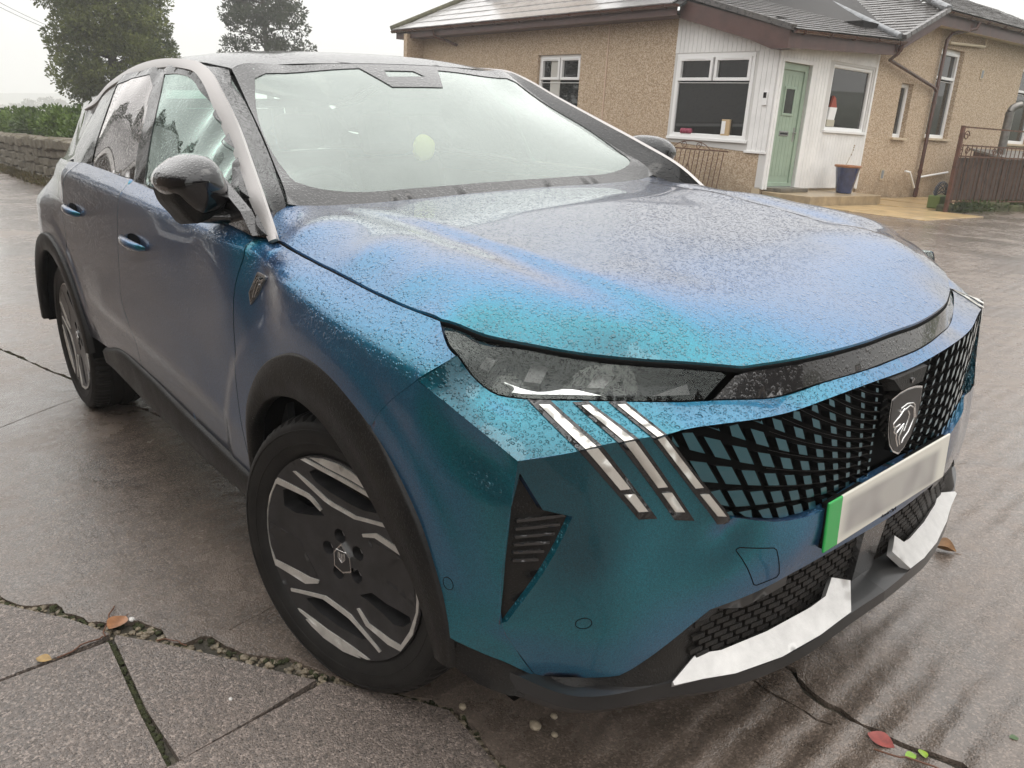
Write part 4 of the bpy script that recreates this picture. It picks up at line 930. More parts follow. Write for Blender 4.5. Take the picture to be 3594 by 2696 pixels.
# ---------------------------------------------------------------- doors, quarter, sills
st = sm('sill_top')
def on_st(x): P = np.array(st); o = np.argsort(P[:, 0]); P = P[o]; return tuple(np.interp(x, P[:, 0], P[:, j]) for j in range(3))
belt = sm('belt')[::-1]     # front to rear
b_f = [p for p in belt if p[0] > -1.425]; b_r = [p for p in belt if p[0] < -1.435]
fd = join(dg[0:1], b_f, mg, [on_st(x) for x in np.linspace(-1.42, -0.47, 30)], dg[::-1][:-1])
fd1, fd2 = half('front_door', panel(SIDE, fd, sp=0.022, inset=0.0018), PAINT)
rgap = [(-2.12, -0.868, 1.228), (-2.25, -0.92, 1.14), (-2.33, -0.925, 1.02), (-2.36, -0.93, 0.905)]
rarc = ring(RWB, 0.527, 56, 14, -0.94, 24)
rd = join(mg[::-1], b_r, sm(rgap), [q for q in ring(RWB, 0.527, 50, 14, -0.94, 20)], [on_st(x) for x in np.linspace(-1.95, -1.46, 18)])
rd1, rd2 = half('rear_door', panel(SIDE, rd, sp=0.022, inset=0.0018), PAINT)
qa = join(sm(rgap), [q for q in ring(RWB, 0.527, 50, 178, -0.94, 60)], [(-3.30, -0.87, 0.40), (-3.45, -0.80, 0.42), (-3.52, -0.74, 0.6), (-3.51, -0.72, 0.9), (-3.46, -0.66, 1.13), (-3.36, -0.66, 1.19), (-2.95, -0.76, 1.215), (-2.62, -0.81, 1.222), (-2.35, -0.86, 1.225)])
half('rear_quarter', panel(SIDE, qa, sp=0.03, inset=0.0018), PAINT)
# handles
def handle(x0, x1, z0, z1, y, par):
    mb = MB(); n = 13; rows = []
    for i in range(n):
        t = i/(n-1); s_ = math.sin(math.pi*t)**0.55
        x = x0+(x1-x0)*t; z = z0+(z1-z0)*t
        hz = 0.006+0.012*s_; out = 0.002+0.038*s_
        rows.append([(x, y+0.006, z-hz), (x, y-out*0.75, z-hz*0.95), (x, y-out, z-hz*0.2), (x, y-out*0.93, z+hz*0.7), (x, y-out*0.55, z+hz), (x, y-out*0.40, z+hz*0.6), (x, y-out*0.42, z-hz*0.6)])
    m = len(rows[0]); v = [p for r in rows for p in r]
    f = [(i*m+k, i*m+(k+1) % m, (i+1)*m+(k+1) % m, (i+1)*m+k) for i in range(n-1) for k in range(m)]
    mb.add(v, [q[::-1] for q in f], True); h = mb.build('door_handle', PAINT, par)
    cup = [(x0+(x1-x0)*0.5+math.cos(a)*(x1-x0)*0.30, 0, (z0+z1)/2+0.010+math.sin(a)*0.018) for a in np.linspace(0, 5.9, 20)]
    panel(SIDE, cup, sp=0.02, inset=0, flange=0.0, off=0.0015).build('handle_cup', DARK, par)
for par in (fd1, fd2): handle(-1.405, -1.155, 1.013, 0.999, -0.9285, par)
for par in (rd1, rd2): handle(-2.235, -2.005, 1.052, 1.034, -0.9275, par)
# shield badge on the fender
bd = c('badge'); bq = [bd[0], bd[1], bd[2], bd[3], bd[4]]
for b0 in half('shield_badge', panel(SIDE, bq, sp=0.02, inset=0, flange=0.006, off=0.004), SATIN):
    q = np.array(bq); q = q.mean(0)+(q-q.mean(0))*0.86
    panel(SIDE, [tuple(p) for p in q], sp=0.02, inset=0, flange=0.003, off=0.0052).build('badge_field', NOSE, b0)
    mm = MB(); cx, cz = q.mean(0)[0], q.mean(0)[2]
    for ln in ([(-0.5, -0.9), (-0.2, 0.0), (0.2, 0.6), (0.5, 0.7)], [(-0.1, -0.8), (0.2, -0.2), (0.6, 0.4)], [(-0.5, 0.3), (0.1, 0.9), (0.8, 0.75)]):
        pp = SIDE.p3(np.array([(cx+a*0.028, cz+b*0.028) for a, b in ln]), 0.006); mm.tube(pp, 0.0016, 5)
    mm.build('badge_mark', CHROME, b0)

# sill cladding
n = 70; ts = np.linspace(0, 1, n)
xs = np.linspace(-1.99, -0.44, n)
rowz = []
for x in xs:
    tp = on_st(max(-1.97, min(-0.462, x)))
    zt = tp[2]-0.002; zm = np.interp(x, (-1.88, -1.43, -0.88, -0.49), (0.425, 0.393, 0.371, 0.372)); 
    rowz.append([(x, -0.905, zt+0.004), (x, -0.926, zt), (x, -0.938, zt-0.012), (x, -0.936, zm+0.03), (x, -0.932, zm), (x, -0.885, zm-0.045), (x, -0.86, zm-0.075), (x, -0.78, zm-0.08)])
m = len(rowz[0]); v = [p for r in rowz for p in r]
f = [(i*m+k, i*m+k+1, (i+1)*m+k+1, (i+1)*m+k) for i in range(n-1) for k in range(m-1)]
half('sill_cladding', MB().add(v, f, True), PLAST)
# wheel arch cladding
def arch_trim(P, cx, rin, ends):
    P = cr(P, 0.03); n = len(P); rows = []
    for i, p in enumerate(P):
        d = np.array([p[0]-cx, p[2]-ZC]); r = np.linalg.norm(d); u = d/r
        ri = rin(math.degrees(math.atan2(u[1], u[0])))
        q = lambda rr, y: (cx+u[0]*rr, y, ZC+u[1]*rr)
        yo = p[1]
        rows.append([q(r+0.002, yo+0.020), q(r+0.001, yo-0.004), q(r-0.004, yo-0.008), q((r*0.55+ri*0.45), yo-0.012), q(ri+0.004, yo-0.010), q(ri, yo-0.004), q(ri, yo+0.022), q(ri+0.020, yo+0.035)])
    m = len(rows[0]); v = [p for r in rows for p in r]
    f = [(i*m+k, i*m+k+1, (i+1)*m+k+1, (i+1)*m+k) for i in range(n-1) for k in range(m-1)]
    return MB().add(v, [q for q in f], True)
af = c('arch'); af = [(-0.389, -0.938, 0.40)] + af
rin_f = lambda a: np.interp(a, (0, 22, 40, 58, 75, 95, 125, 140, 156, 175), (0.47, 0.437, 0.410, 0.405, 0.415, 0.43, 0.44, 0.437, 0.40, 0.375))
half('arch_cladding', arch_trim(af, 0.0, rin_f, None), PLAST)
ar = ring(RWB, 0.525, 176, 6, -0.942, 26)
half('arch_cladding', arch_trim(ar, RWB, lambda a: 0.445, None), PLAST)
for cx in (0.0, RWB):
    mb = MB(); n = 30; rows = []
    for a in np.linspace(2, 178, n):
        ca, sa = math.cos(math.radians(a)), math.sin(math.radians(a)); r = 0.475
        rows.append([(cx+r*ca, -0.925, ZC+r*sa), (cx+r*ca, -0.60, ZC+r*sa), (cx+0.05*ca, -0.60, ZC+0.05*sa)])
    v = [p for r in rows for p in r]
    mb.add(v, [(i*3+k, i*3+k+1, (i+1)*3+k+1, (i+1)*3+k) for i in range(n-1) for k in range(2)], True)
    half('wheel_liner', mb, DARK)

# ---------------------------------------------------------------- greenhouse
ws_o = join(c('ws_side')[::-1], r_front, mir(r_front)[::-1], mir(c('ws_side')), mir(w_base), w_base[::-1])
ws_o = join(sm(c('ws_side')[::-1], 0.05), sm(r_front, 0.05), mir(sm(r_front, 0.05))[::-1], mir(sm(c('ws_side')[::-1], 0.05))[::-1], mir(sm(w_base, 0.05)), sm(w_base, 0.05)[::-1])
wsc = panel(WS, ws_o, sp=0.04, inset=0.006, flange=0.004, off=-0.002).build('windscreen', WSG, CAR)
fq = resample(WS.to2(np.asarray(ws_o)), 0.035)
if area2(fq) < 0: fq = fq[::-1]
FRIT = glossblack_mat('windscreen_frit', (0.012, 0.012, 0.012), 0.5)
inn = inset2(fq, 0.078)
# the clear pane is wide at the sides, narrow above the cowl
s3 = WS.p3(inn)
hq = []
base2 = [(-0.530, -0.640), (-0.548, -0.672), (-0.60, -0.674), (-1.02, -0.565), (-1.06, -0.545), (-1.065, -0.45), (-1.062, -0.2), (-1.062, 0.0)]
clear = [(x, y) for x, y in base2] + [(x, -y) for x, y in base2[::-1][1:]] + [(-0.512, 0.57), (-0.488, 0.3), (-0.482, 0.0), (-0.488, -0.3), (-0.512, -0.57)]
def ws_at(x, y):
    # point of the screen above plan position x, y
    z = 1.3
    for _ in range(30):
        q = WS.to2(np.array([(x, y, z)])); p = WS.p3(q)[0]; z += (p[2]-z) - (p[0]-x)*0.6
    return (x, y, z)
clear2 = WS.to2(np.array([ws_at(x, y) for x, y in cr(clear, 0.05, True)]))
if area2(clear2) < 0: clear2 = clear2[::-1]
def frit(par):
    panel2(WS, inset2(fq, 0.005), [resample(clear2, 0.03)], 0.0005, 0.002, 0.05).build('frit_band', FRIT, par)
frit(wsc)
sens = [ws_at(x, y) for x, y in ((-1.075, -0.20), (-1.075, 0.15), (-0.955, 0.115), (-0.94, 0.10), (-0.94, -0.05))]
sens = [ws_at(x, y) for x, y in ((-1.075, -0.17), (-1.075, 0.17), (-0.945, 0.105), (-0.945, -0.105))]
hole = [ws_at(x, y) for x, y in ((-1.045, -0.075), (-1.045, 0.045), (-1.01, 0.075), (-1.005, -0.085))]
sq = resample(WS.to2(np.array(sens)), 0.03); sq = sq if area2(sq) > 0 else sq[::-1]
hq = resample(WS.to2(np.array(hole)), 0.03); hq = hq if area2(hq) > 0 else hq[::-1]
panel2(WS, sq, [hq], 0.0008, 0.03, 0.04).build('sensor_shroud', FRIT, wsc)
MB().tube([(p[0]-0.012, p[1]*0.985, p[2]-0.018) for p in cr(c('ws_side'), 0.05)], 0.016, 6).tube([(p[0]-0.015, -p[1]*0.985, p[2]-0.018) for p in cr(c('ws_side'), 0.05)], 0.016, 6).tube([(p[0]-0.01, p[1], p[2]-0.020) for p in sm(r_front+mir(r_front)[::-1][1:], 0.05)], 0.016, 6).build('screen_seal', DARK, CAR)
ro = join(sm(r_front, 0.05)[::-1], [(-1.186, -0.582, 1.551), (-1.30, -0.645, 1.568)], sm(ch_in[:7][::-1], 0.06), [(-3.0, -0.585, 1.47), (-3.25, -0.53, 1.48), (-3.3, 0.0, 1.53)])
ro_full = join(ro, mir(ro)[::-1])
roof = panel(ROOF, ro_full, sp=0.05, inset=0.002, flange=0.012).build('roof', ROOFM, CAR)
# pillars and frames
pil_o = join(sm(c('ws_side'), 0.04), [(-0.512, -0.77, 1.165), (-0.40, -0.815, 1.13), (-0.312, -0.842, 1.108)], sm('chrome_in', 0.04)[::-1][:-8], [(-1.19, -0.60, 1.556)])
pil_a = [(-1.186, -0.578, 1.549)] + c('ws_side') + [(-0.46, -0.775, 1.150), (-0.39, -0.812, 1.128), (-0.318, -0.838, 1.108)]
pil_b = [(-1.30, -0.645, 1.568)] + c('chrome_in')[1:]
half('front_pillar', loft([pil_a, pil_b], 50, 6, 0.003, (0.35, -0.62, 0.70), flange=0.008, flip=True), ROOFM)
tr_o = join(sm(ch_in, 0.05), sm(ch_out, 0.05)[::-1])
TR = Surf(ch_in+ch_out, (0.1, -0.8, 0.6), lam=1e-4)
half('roof_trim', loft([[(p[0], p[1]-0.002, p[2]+0.004) for p in ch_in], [(p[0], p[1]-0.009, p[2]-0.006) for p in ch_out]], 90, 4, 0.0015, (0.1, -0.8, 0.6), flange=0.010), simple('roof_trim_grey', (0.46, 0.44, 0.43), 0.38, 0.6, bump=0.0004, bscale=260))
bl = sm('belt')
fr_out = join(sm(ch_out, 0.05), [(-0.385, -0.868, 1.114)], [(p[0], p[1], p[2]-0.018) for p in bl[::-1]], [(-2.30, -0.850, 1.215), (-2.42, -0.818, 1.275), (-2.62, -0.765, 1.29), (-2.80, -0.720, 1.31), (-2.87, -0.66, 1.42)])
df = [tuple(p) for p in cr(CV['dlo_front'], 0.05)]; dr = [tuple(p) for p in cr(CV['dlo_rear'], 0.05)]
mirr_tri = [(-0.40, -0.862, 1.135), (-0.60, -0.865, 1.150)]
dfo = join(c('dlo_front')[:5], sm(c('dlo_front')[4:11], 0.03)[1:], [(-0.60, -0.838, 1.235), (-0.625, -0.862, 1.155)])
half('window_frame', panel(UP, fr_out, holes=[dfo, c('dlo_rear')], sp=0.03, inset=0.001, flange=0.02, off=-0.001), ROOFM)
half('front_side_window', panel(UP, dfo, sp=0.03, inset=0.002, flange=0.004, off=-0.004), SIDEG)
half('rear_side_window', panel(UP, c('dlo_rear'), sp=0.03, inset=0.002, flange=0.004, off=-0.004), PRIVG)
# tail: tailgate, rear window, spoiler, rear bumper
TAILP = [(-3.28, 0, 1.50), (-3.25, -0.50, 1.46), (-3.48, 0, 1.20), (-3.42, -0.60, 1.18), (-3.58, 0, 0.95), (-3.52, -0.66, 0.95), (-3.60, 0, 0.6), (-3.54, -0.70, 0.6), (-3.54, 0, 0.38), (-3.46, -0.74, 0.38), (-3.50, -0.64, 1.08)]
TAIL = Surf(TAILP+mir(TAILP), (-1, 0, 0), lam=3e-5)
tg = [(-3.3, -0.52, 1.46), (-3.4, -0.60, 1.22), (-3.5, -0.66, 1.10), (-3.52, -0.67, 0.95), (-3.6, -0.56, 0.75)]
rwin = [(-3.3, -0.45, 1.44), (-3.4, -0.52, 1.23), (-3.4, 0.52, 1.23), (-3.3, 0.45, 1.44)]
panel(TAIL, tg+mir(tg)[::-1], sp=0.06, inset=0.002, flange=0.02, holes=[rwin]).build('tailgate', PAINT, CAR)
panel(TAIL, rwin, sp=0.06, inset=0.002, flange=0.004, off=-0.004).build('rear_window', PRIVG, CAR)
rb = [(-3.52, -0.69, 0.945), (-3.6, -0.57, 0.745), (-3.6, 0.57, 0.745), (-3.52, 0.69, 0.945), (-3.5, 0.74, 0.38), (-3.5, -0.74, 0.38)]
panel(TAIL, rb, sp=0.06, inset=0.002, flange=0.02).build('rear_bumper', PLAST, CAR)
half('tail_lamp', panel(TAIL, [(-3.5, -0.64, 1.09), (-3.5, -0.64, 0.99), (-3.55, -0.30, 1.0), (-3.55, -0.30, 1.06)], sp=0.04, inset=0, flange=0.02, off=0.004), simple('tail_lamp_red', (0.25, 0.01, 0.01), 0.15, coat=1.0))
MB().add([(-2.85, -0.60, 1.44), (-2.85, 0.60, 1.44), (-3.25, 0.535, 1.455), (-3.25, -0.535, 1.455), (-2.85, -0.61, 1.485), (-2.85, 0.61, 1.485), (-3.26, 0.535, 1.472), (-3.26, -0.535, 1.472)], [(0, 3, 2, 1), (4, 5, 6, 7), (0, 1, 5, 4), (1, 2, 6, 5), (2, 3, 7, 6), (3, 0, 4, 7)]).build('spoiler', BLACK, CAR)
# rear pillar skin closes the cabin between frame and tailgate
half('rear_pillar', loft([[(-2.30, -0.846, 1.236), (-2.62, -0.762, 1.285), (-2.84, -0.700, 1.33), (-2.87, -0.66, 1.42), (-2.90, -0.62, 1.475)], [(-2.62, -0.82, 1.215), (-2.95, -0.72, 1.24), (-3.15, -0.655, 1.30), (-3.2, -0.61, 1.40), (-3.2, -0.58, 1.47)], [(-3.3, -0.70, 1.20), (-3.4, -0.66, 1.22), (-3.38, -0.62, 1.30), (-3.34, -0.58, 1.40), (-3.3, -0.55, 1.475)]], 30, 4, 0.0), ROOFM)
# floor pan
MB().box((-3.4, -0.80, 0.26), (0.55, 0.80, 0.34)).build('floor_pan', DARK, CAR)
MB().box((-0.50, -0.70, 0.34), (0.70, 0.70, 0.86)).build('engine_block', DARK, CAR)
half('inner_door', MB().box((-2.1, -0.84, 0.34), (-0.36, -0.82, 1.13)), INNER)

# cabin
mb = MB(); n = 24
rows = []
for y in np.linspace(-0.74, 0.74, n):
    d = 0.10*(1-(y/0.8)**2)
    hood_ = 0.055*math.exp(-((y+0.38)/0.17)**2)
    rows.append([(-0.50-0.0*d, y, 1.09), (-0.62, y, 1.105+0.02*d), (-0.80, y, 1.115+hood_*0.5), (-0.93, y, 1.115+hood_), (-0.97, y, 1.07), (-0.95, y, 0.85)])
m = 6; v = [p for r in rows for p in r]
mb.add(v, [(i*m+k, i*m+k+1, (i+1)*m+k+1, (i+1)*m+k) for i in range(n-1) for k in range(m-1)], True)
mb.build('dashboard', DASH, CAR)
MB().tube([(-1.05+0.06*math.sin(a), -0.38+0.175*math.cos(a), 1.06+0.165*math.sin(a)) for a in np.linspace(0, 2*math.pi, 30)], 0.014, 8).build('steering_wheel', INNER, CAR)
def seat(x, y, par=CAR, w=0.26):
    s_ = MB(); s_.box((x-0.28, y-w, 0.50), (x+0.24, y+w, 0.66), bev=0.05)
    M = Matrix.Translation((x-0.30, y, 0.62)) @ Matrix.Rotation(math.radians(-16), 4, 'Y')
    s_.box((-0.08, -w, 0.0), (0.06, w, 0.62), M, bev=0.05)
    s_.box((-0.06, -w*0.5, 0.63), (0.04, w*0.5, 0.82), M, bev=0.04)
    s_.build('seat', INNER, par)
seat(-1.32, -0.38); seat(-1.32, 0.38); seat(-2.20, -0.36); seat(-2.20, 0.36)
MB().box((-0.99, -0.10, 1.395), (-0.97, 0.12, 1.455), bev=0.008).build('rear_view_mirror', INNER, CAR)
FRESH = simple('yellow_felt', (0.80, 0.66, 0.10), 0.8, bump=0.002, bscale=220)
# ---------------------------------------------------------------- yellow hanging freshener, door mirrors
MB().tube([(-0.96, 0.02, 1.40), (-0.965, 0.02, 1.335)], 0.0012, 5).build("freshener_cord", INNER, CAR)
bm = bmesh.new(); bmesh.ops.create_icosphere(bm, subdivisions=3, radius=0.045)
for v_ in bm.verts: v_.co.x *= 0.35; v_.co *= 1+0.10*rnd.random()
me = bpy.data.meshes.new('air_freshener'); bm.to_mesh(me); bm.free()
o = link('air_freshener', me, FRESH, CAR); o.location = (-0.955, 0.02, 1.285)

MDX, MK = -0.15, 1.075      # set back to the foot of the pillar
MO = np.array(CV['mirror_o'])[:, 1:]
MO = cr(MO, 0.012, True)
mc = MO.mean(0)
prof = [(-0.475, 0.93), (-0.468, 0.985), (-0.44, 1.0), (-0.405, 0.985), (-0.37, 0.93), (-0.34, 0.82), (-0.318, 0.66), (-0.303, 0.45), (-0.296, 0.22), (-0.294, 0.03)]
cy_, cz_ = mc[0]+0.050, mc[1]-0.012
rows = [[(x+MDX, cy_+(p[0]-mc[0])*k*MK, cz_+(p[1]-mc[1])*k*MK+0.012*(1-k)) for p in MO] for x, k in prof]
n = len(MO); v = [p for r in rows for p in r]
f = [(i*n+k, i*n+(k+1) % n, (i+1)*n+(k+1) % n, (i+1)*n+k) for i in range(len(rows)-1) for k in range(n)]
MIRC = glossblack_mat('mirror_cap_black', (0.004, 0.004, 0.005), 0.45, 0.08)
mcap = half('door_mirror', MB().add(v, f if area2(MO) < 0 else [q[::-1] for q in f], True), MIRC)
mcap[1].location = (-0.10, -0.05, 0.0)
def m3(u, w_): return (cy_+(u-mc[0])*MK, cz_+(w_-mc[1])*MK)
for par in mcap:
    MB().add([(-0.474+MDX, cy_+(p[0]-mc[0])*0.92, cz_+(p[1]-mc[1])*0.92) for p in MO], [tuple(range(n))]).build('mirror_glass', CHROME, par)
    # lower shell: a band under the cap that runs into the foot
    low = [(-1.072, 1.243), (-1.066, 1.214), (-1.043, 1.180), (-1.018, 1.150), (-0.988, 1.158), (-0.95, 1.172), (-0.93, 1.20)]
    upc = [(-1.070, 1.246), (-1.058, 1.224), (-1.033, 1.198), (-1.008, 1.175), (-0.98, 1.177), (-0.945, 1.190), (-0.928, 1.212)]
    sb_ = MB()
    for xa, xb, k in ((-0.475, -0.40, 1.0), (-0.40, -0.345, 0.93)):
        pass
    A0 = [(-0.475+MDX,)+m3(*p) for p in upc]; A1 = [(-0.478+MDX,)+m3(*p) for p in low]; A2 = [(-0.36+MDX, cy_+(m3(*p)[0]-cy_)*0.86, cz_+(m3(*p)[1]-cz_)*0.88) for p in low]; A3 = [(-0.345+MDX, cy_+(m3(*p)[0]-cy_)*0.84, cz_+(m3(*p)[1]-cz_)*0.86) for p in upc]
    loft([A0, A1, A2, A3], 30, 3, 0.0, mb=sb_).build('mirror_shell', PLAST, par)
    # foot from the shell to the door
    ft = MB(); n2 = 12; rows2 = []
    for t_ in np.linspace(0, 1, n2):
        yy = -0.955*(1-t_)-0.845*t_; zz = 1.158*(1-t_)+1.150*t_; xx = -0.565+0.03*t_; hx = 0.045+0.02*t_; hz = 0.018+0.006*t_
        rows2.append([(xx+hx*math.cos(a), yy, zz+hz*math.sin(a)) for a in np.linspace(0, 2*math.pi, 16, endpoint=False)])
    v2 = [p for r in rows2 for p in r]
    ft.add(v2, [(i*16+k, i*16+(k+1) % 16, (i+1)*16+(k+1) % 16, (i+1)*16+k) for i in range(n2-1) for k in range(16)], True)
    ft.build('mirror_foot', NOSE, par)
    MB().prism([(-0.66, 1.150), (-0.36, 1.120), (-0.42, 1.175), (-0.60, 1.255)], 1, -0.885, -0.855).build('mirror_sail', NOSE, par)

# ---------------------------------------------------------------- wheels
def rim_y(r): return 0.018*(1-(r/0.262)**2)-0.004
rp = [(0, rim_y(0), 0)]
for r in (0.08, 0.16, 0.22, 0.265):
    for a in range(16): rp.append((r*math.cos(a*math.pi/8), rim_y(r), r*math.sin(a*math.pi/8)))
RIM = Surf(rp, (0, -1, 0))
def wpoly(k): return [(u, 0.0, v_) for u, v_ in WH[k]]
def circ(cx, cz, r, n=14): return [(cx+r*math.cos(2*math.pi*i/n), 0, cz+r*math.sin(2*math.pi*i/n)) for i in range(n)]
lug = [(0.056*math.cos(math.radians(a)), 0.056*math.sin(math.radians(a))) for a in (100, 172, 244, 316, 28)]
def clampr(P, rmax=0.262):
    out = []
    for u, _, w_ in P:
        r = math.hypot(u, w_); k = min(1, rmax/r); out.append((u*k, 0, w_*k))
    return out
def wheel_parts():
    parts = []
    # tyre
    prof_o = [(0.262, 0.010), (0.268, 0.0), (0.285, -0.010), (0.315, -0.017), (0.335, -0.015), (0.350, -0.006), (0.3595, 0.008)]
    prof_t = [(0.364, 0.030), (0.365, 0.058), (0.357, 0.060), (0.357, 0.068), (0.366, 0.070), (0.366, 0.110), (0.357, 0.112), (0.357, 0.120), (0.366, 0.122), (0.366, 0.165), (0.357, 0.167), (0.357, 0.175), (0.365, 0.177), (0.364, 0.200), (0.352, 0.225), (0.32, 0.238), (0.27, 0.228)]
    prof = prof_o+prof_t; N = 216; v = []; m = len(prof)
    for i in range(N):
        a = 2*math.pi*i/N; g = (i % 3 == 0)
        for j, (r, y) in enumerate(prof):
            if g and j in (6, 7, 8): r -= 0.007
            if g and j in (19, 20): r -= 0.006
            if j in (3, 4): y -= 0.0012*math.sin(a*40)*0.2
            v.append((r*math.cos(a), y, r*math.sin(a)))
    f = [(i*m+j, i*m+j+1, ((i+1) % N)*m+j+1, ((i+1) % N)*m+j) for i in range(N) for j in range(m-1)]
    ty = MB(); ty.add(v, f, False); ty.sm = [(q % (m-1)) < 5 for q in range(len(f))]
    parts.append(('tyre', ty, RUBBER))
    rg = MB()
    for rr in (0.333, 0.300):
        rg.tube([(rr*math.cos(a), -0.0155 if rr > 0.32 else -0.0135, rr*math.sin(a)) for a in np.linspace(0, 2*math.pi, 96)], 0.0016, 5, cap=False)
    parts.append(('sidewall_rib', rg, RUBBER))
    holes = [wpoly(k) for k in ('h1', 'h2', 'h3', 'h4')] + [circ(x, z, 0.019, 12) for x, z in lug]
    fc = panel(RIM, circ(0, 0, 0.2655, 72), holes=holes, sp=0.02, inset=0, flange=0.045)
    parts.append(('rim', fc, ALLOY))
    for k in ('s1', 's2', 's3', 's4', 's5', 's6', 's7', 's8', 's9', 's10', 's11', 's12'):
        q = clampr(wpoly(k), 0.2635 if k in ('s5', 's12') else 0.262)
        parts.append(('rim_blade', panel(RIM, q, sp=0.02, inset=0, flange=0.006, off=0.003), CUT))
    for k in ('p1', 'p2'):
        parts.append(('aero_panel', panel(RIM, clampr(wpoly(k), 0.258), sp=0.02, inset=0.0015, flange=0.004, off=0.0012), BLACKM))
    bar = MB(); n = 48; v = []
    for i in range(n):
        a = 2*math.pi*i/n
        v += [(r*math.cos(a), y, r*math.sin(a)) for r, y in ((0.2655, 0.002), (0.262, 0.03), (0.245, 0.06), (0.24, 0.21), (0.05, 0.21))]
    bar.add(v, [(i*5+j, ((i+1) % n)*5+j, ((i+1) % n)*5+j+1, i*5+j+1) for i in range(n) for j in range(4)], True)
    parts.append(('rim_barrel', bar, ALLOY))
    dsc = MB(); v = []
    for i in range(n):
        a = 2*math.pi*i/n
        v += [(r*math.cos(a), y, r*math.sin(a)) for r, y in ((0.165, 0.105), (0.165, 0.085), (0.085, 0.085), (0.08, 0.05), (0.0, 0.05))]
    dsc.add(v, [(i*5+j, ((i+1) % n)*5+j, ((i+1) % n)*5+j+1, i*5+j+1) for i in range(n) for j in range(4)], True)
    parts.append(('brake_disc', dsc, DISC))
    cal = MB(); cal.box((0.08, 0.06, -0.06), (0.18, 0.13, 0.09), bev=0.02); parts.append(('brake_caliper', cal, ALLOY))
    lg = MB()
    for x, z in lug: lg.tube([(x, rim_y(0)+0.034, z), (x, rim_y(0)+0.016, z)], 0.010, 6)
    parts.append(('lug_nut', lg, SATIN))
    cap = MB(); sq = [(-0.030, 0.030), (0.0, 0.042), (0.030, 0.030), (0.028, -0.010), (0.0, -0.040), (-0.028, -0.010)]
    y0 = rim_y(0)
    cap.prism([(-a, -b) for a, b in sq], 1, y0-0.008, y0+0.01); parts.append(('cap_rim', cap, CHROME))
    cap = MB(); cap.prism([(-a*0.88, -b*0.88) for a, b in sq], 1, y0-0.009, y0); parts.append(('centre_cap', cap, BLACKM))
    mk = MB()
    for ln in ([(-0.010, 0.016), (-0.012, 0.0), (0.0, -0.012), (0.012, 0.0), (0.010, 0.016)], [(0, 0.014), (0, -0.008)], [(-0.006, 0.015), (-0.005, -0.004)], [(0.006, 0.015), (0.005, -0.004)], [(-0.018, 0.02), (0.018, 0.02)]):
        mk.tube([(a, y0-0.009, b) for a, b in ln], 0.0014, 5)
    parts.append(('cap_mark', mk, CHROME))
    return parts
BLACKM = simple('aero_black', (0.016, 0.016, 0.017), 0.35, 0.0, coat=0.4, var=0.3, vscale=30)
WP_ = wheel_parts()
proto = None
def wheel(name, x, y, rz, spin):
    global proto
    W_ = bpy.data.objects.new(name, None); COL.objects.link(W_); W_.parent = CAR; W_.empty_display_size = 0.1
    M = Matrix.Translation((x, y, 0.362)) @ Matrix.Rotation(rz, 4, 'Z')
    W_.matrix_local = CARI @ M
    if proto is None:
        proto = []
        for nme, mb, mt in WP_:
            o = mb.build(nme, mt, W_); proto.append(o)
    else:
        for p in proto:
            o = link(p.name.split('.')[0], p.data, None, W_)
    for ch in W_.children:
        ch.rotation_euler = (0, spin if ch.name.split('.')[0] != 'brake_caliper' else 0, 0)
    return W_
wheel('front_wheel', 0.0, -0.8933, 0.2693, 0.0)
wheel('front_wheel', 0.0, 0.8933, 0.2693+math.pi, 0.6)
wheel('rear_wheel', RWB, -0.8933, 0.0, math.radians(52))
wheel('rear_wheel', RWB, 0.8933, math.pi, 1.1)

# the body sits a touch higher on its left front spring
def lift(x, y):
    a = min(1.0, max(0.0, y/0.55)); b = min(1.0, max(0.0, (x-0.25)/0.45))
    return 0.028*a*a*(3-2*a)*b*b*(3-2*b)
def droop(x, y):
    a = min(1.0, max(0.0, (y-0.56)/0.22)); b = min(1.0, max(0.0, (x-0.15)/0.2))*min(1.0, max(0.0, (0.72-x)/0.1))
    return a*a*(3-2*a)*b
def lift_tree(o, sgn):
    for ch in o.children:
        if ch.type == 'EMPTY' and 'wheel' in ch.name: continue
        s = -sgn if ch.scale.y < 0 else sgn
        if ch.type == 'MESH':
            if abs(ch.location.x) > 0.3: ch.location.z += lift(ch.location.x, ch.location.y)
            else:
                n = len(ch.data.vertices); co = np.empty(n*3); ch.data.vertices.foreach_get('co', co); co = co.reshape(-1, 3)
                if co[:, 0].max() > 0.25 and (co[:, 1]*s).max() > 0.02:
                    if ch.data.users > 1: ch.data = ch.data.copy()
                    k_ = 0.014 if ch.name.startswith('hood') else -0.030
                    co[:, 2] += [lift(p[0], p[1]*s)+k_*droop(p[0], p[1]*s) for p in co]; ch.data.vertices.foreach_set('co', co.ravel()); ch.data.update()
        lift_tree(ch, s)
lift_tree(CAR, 1)
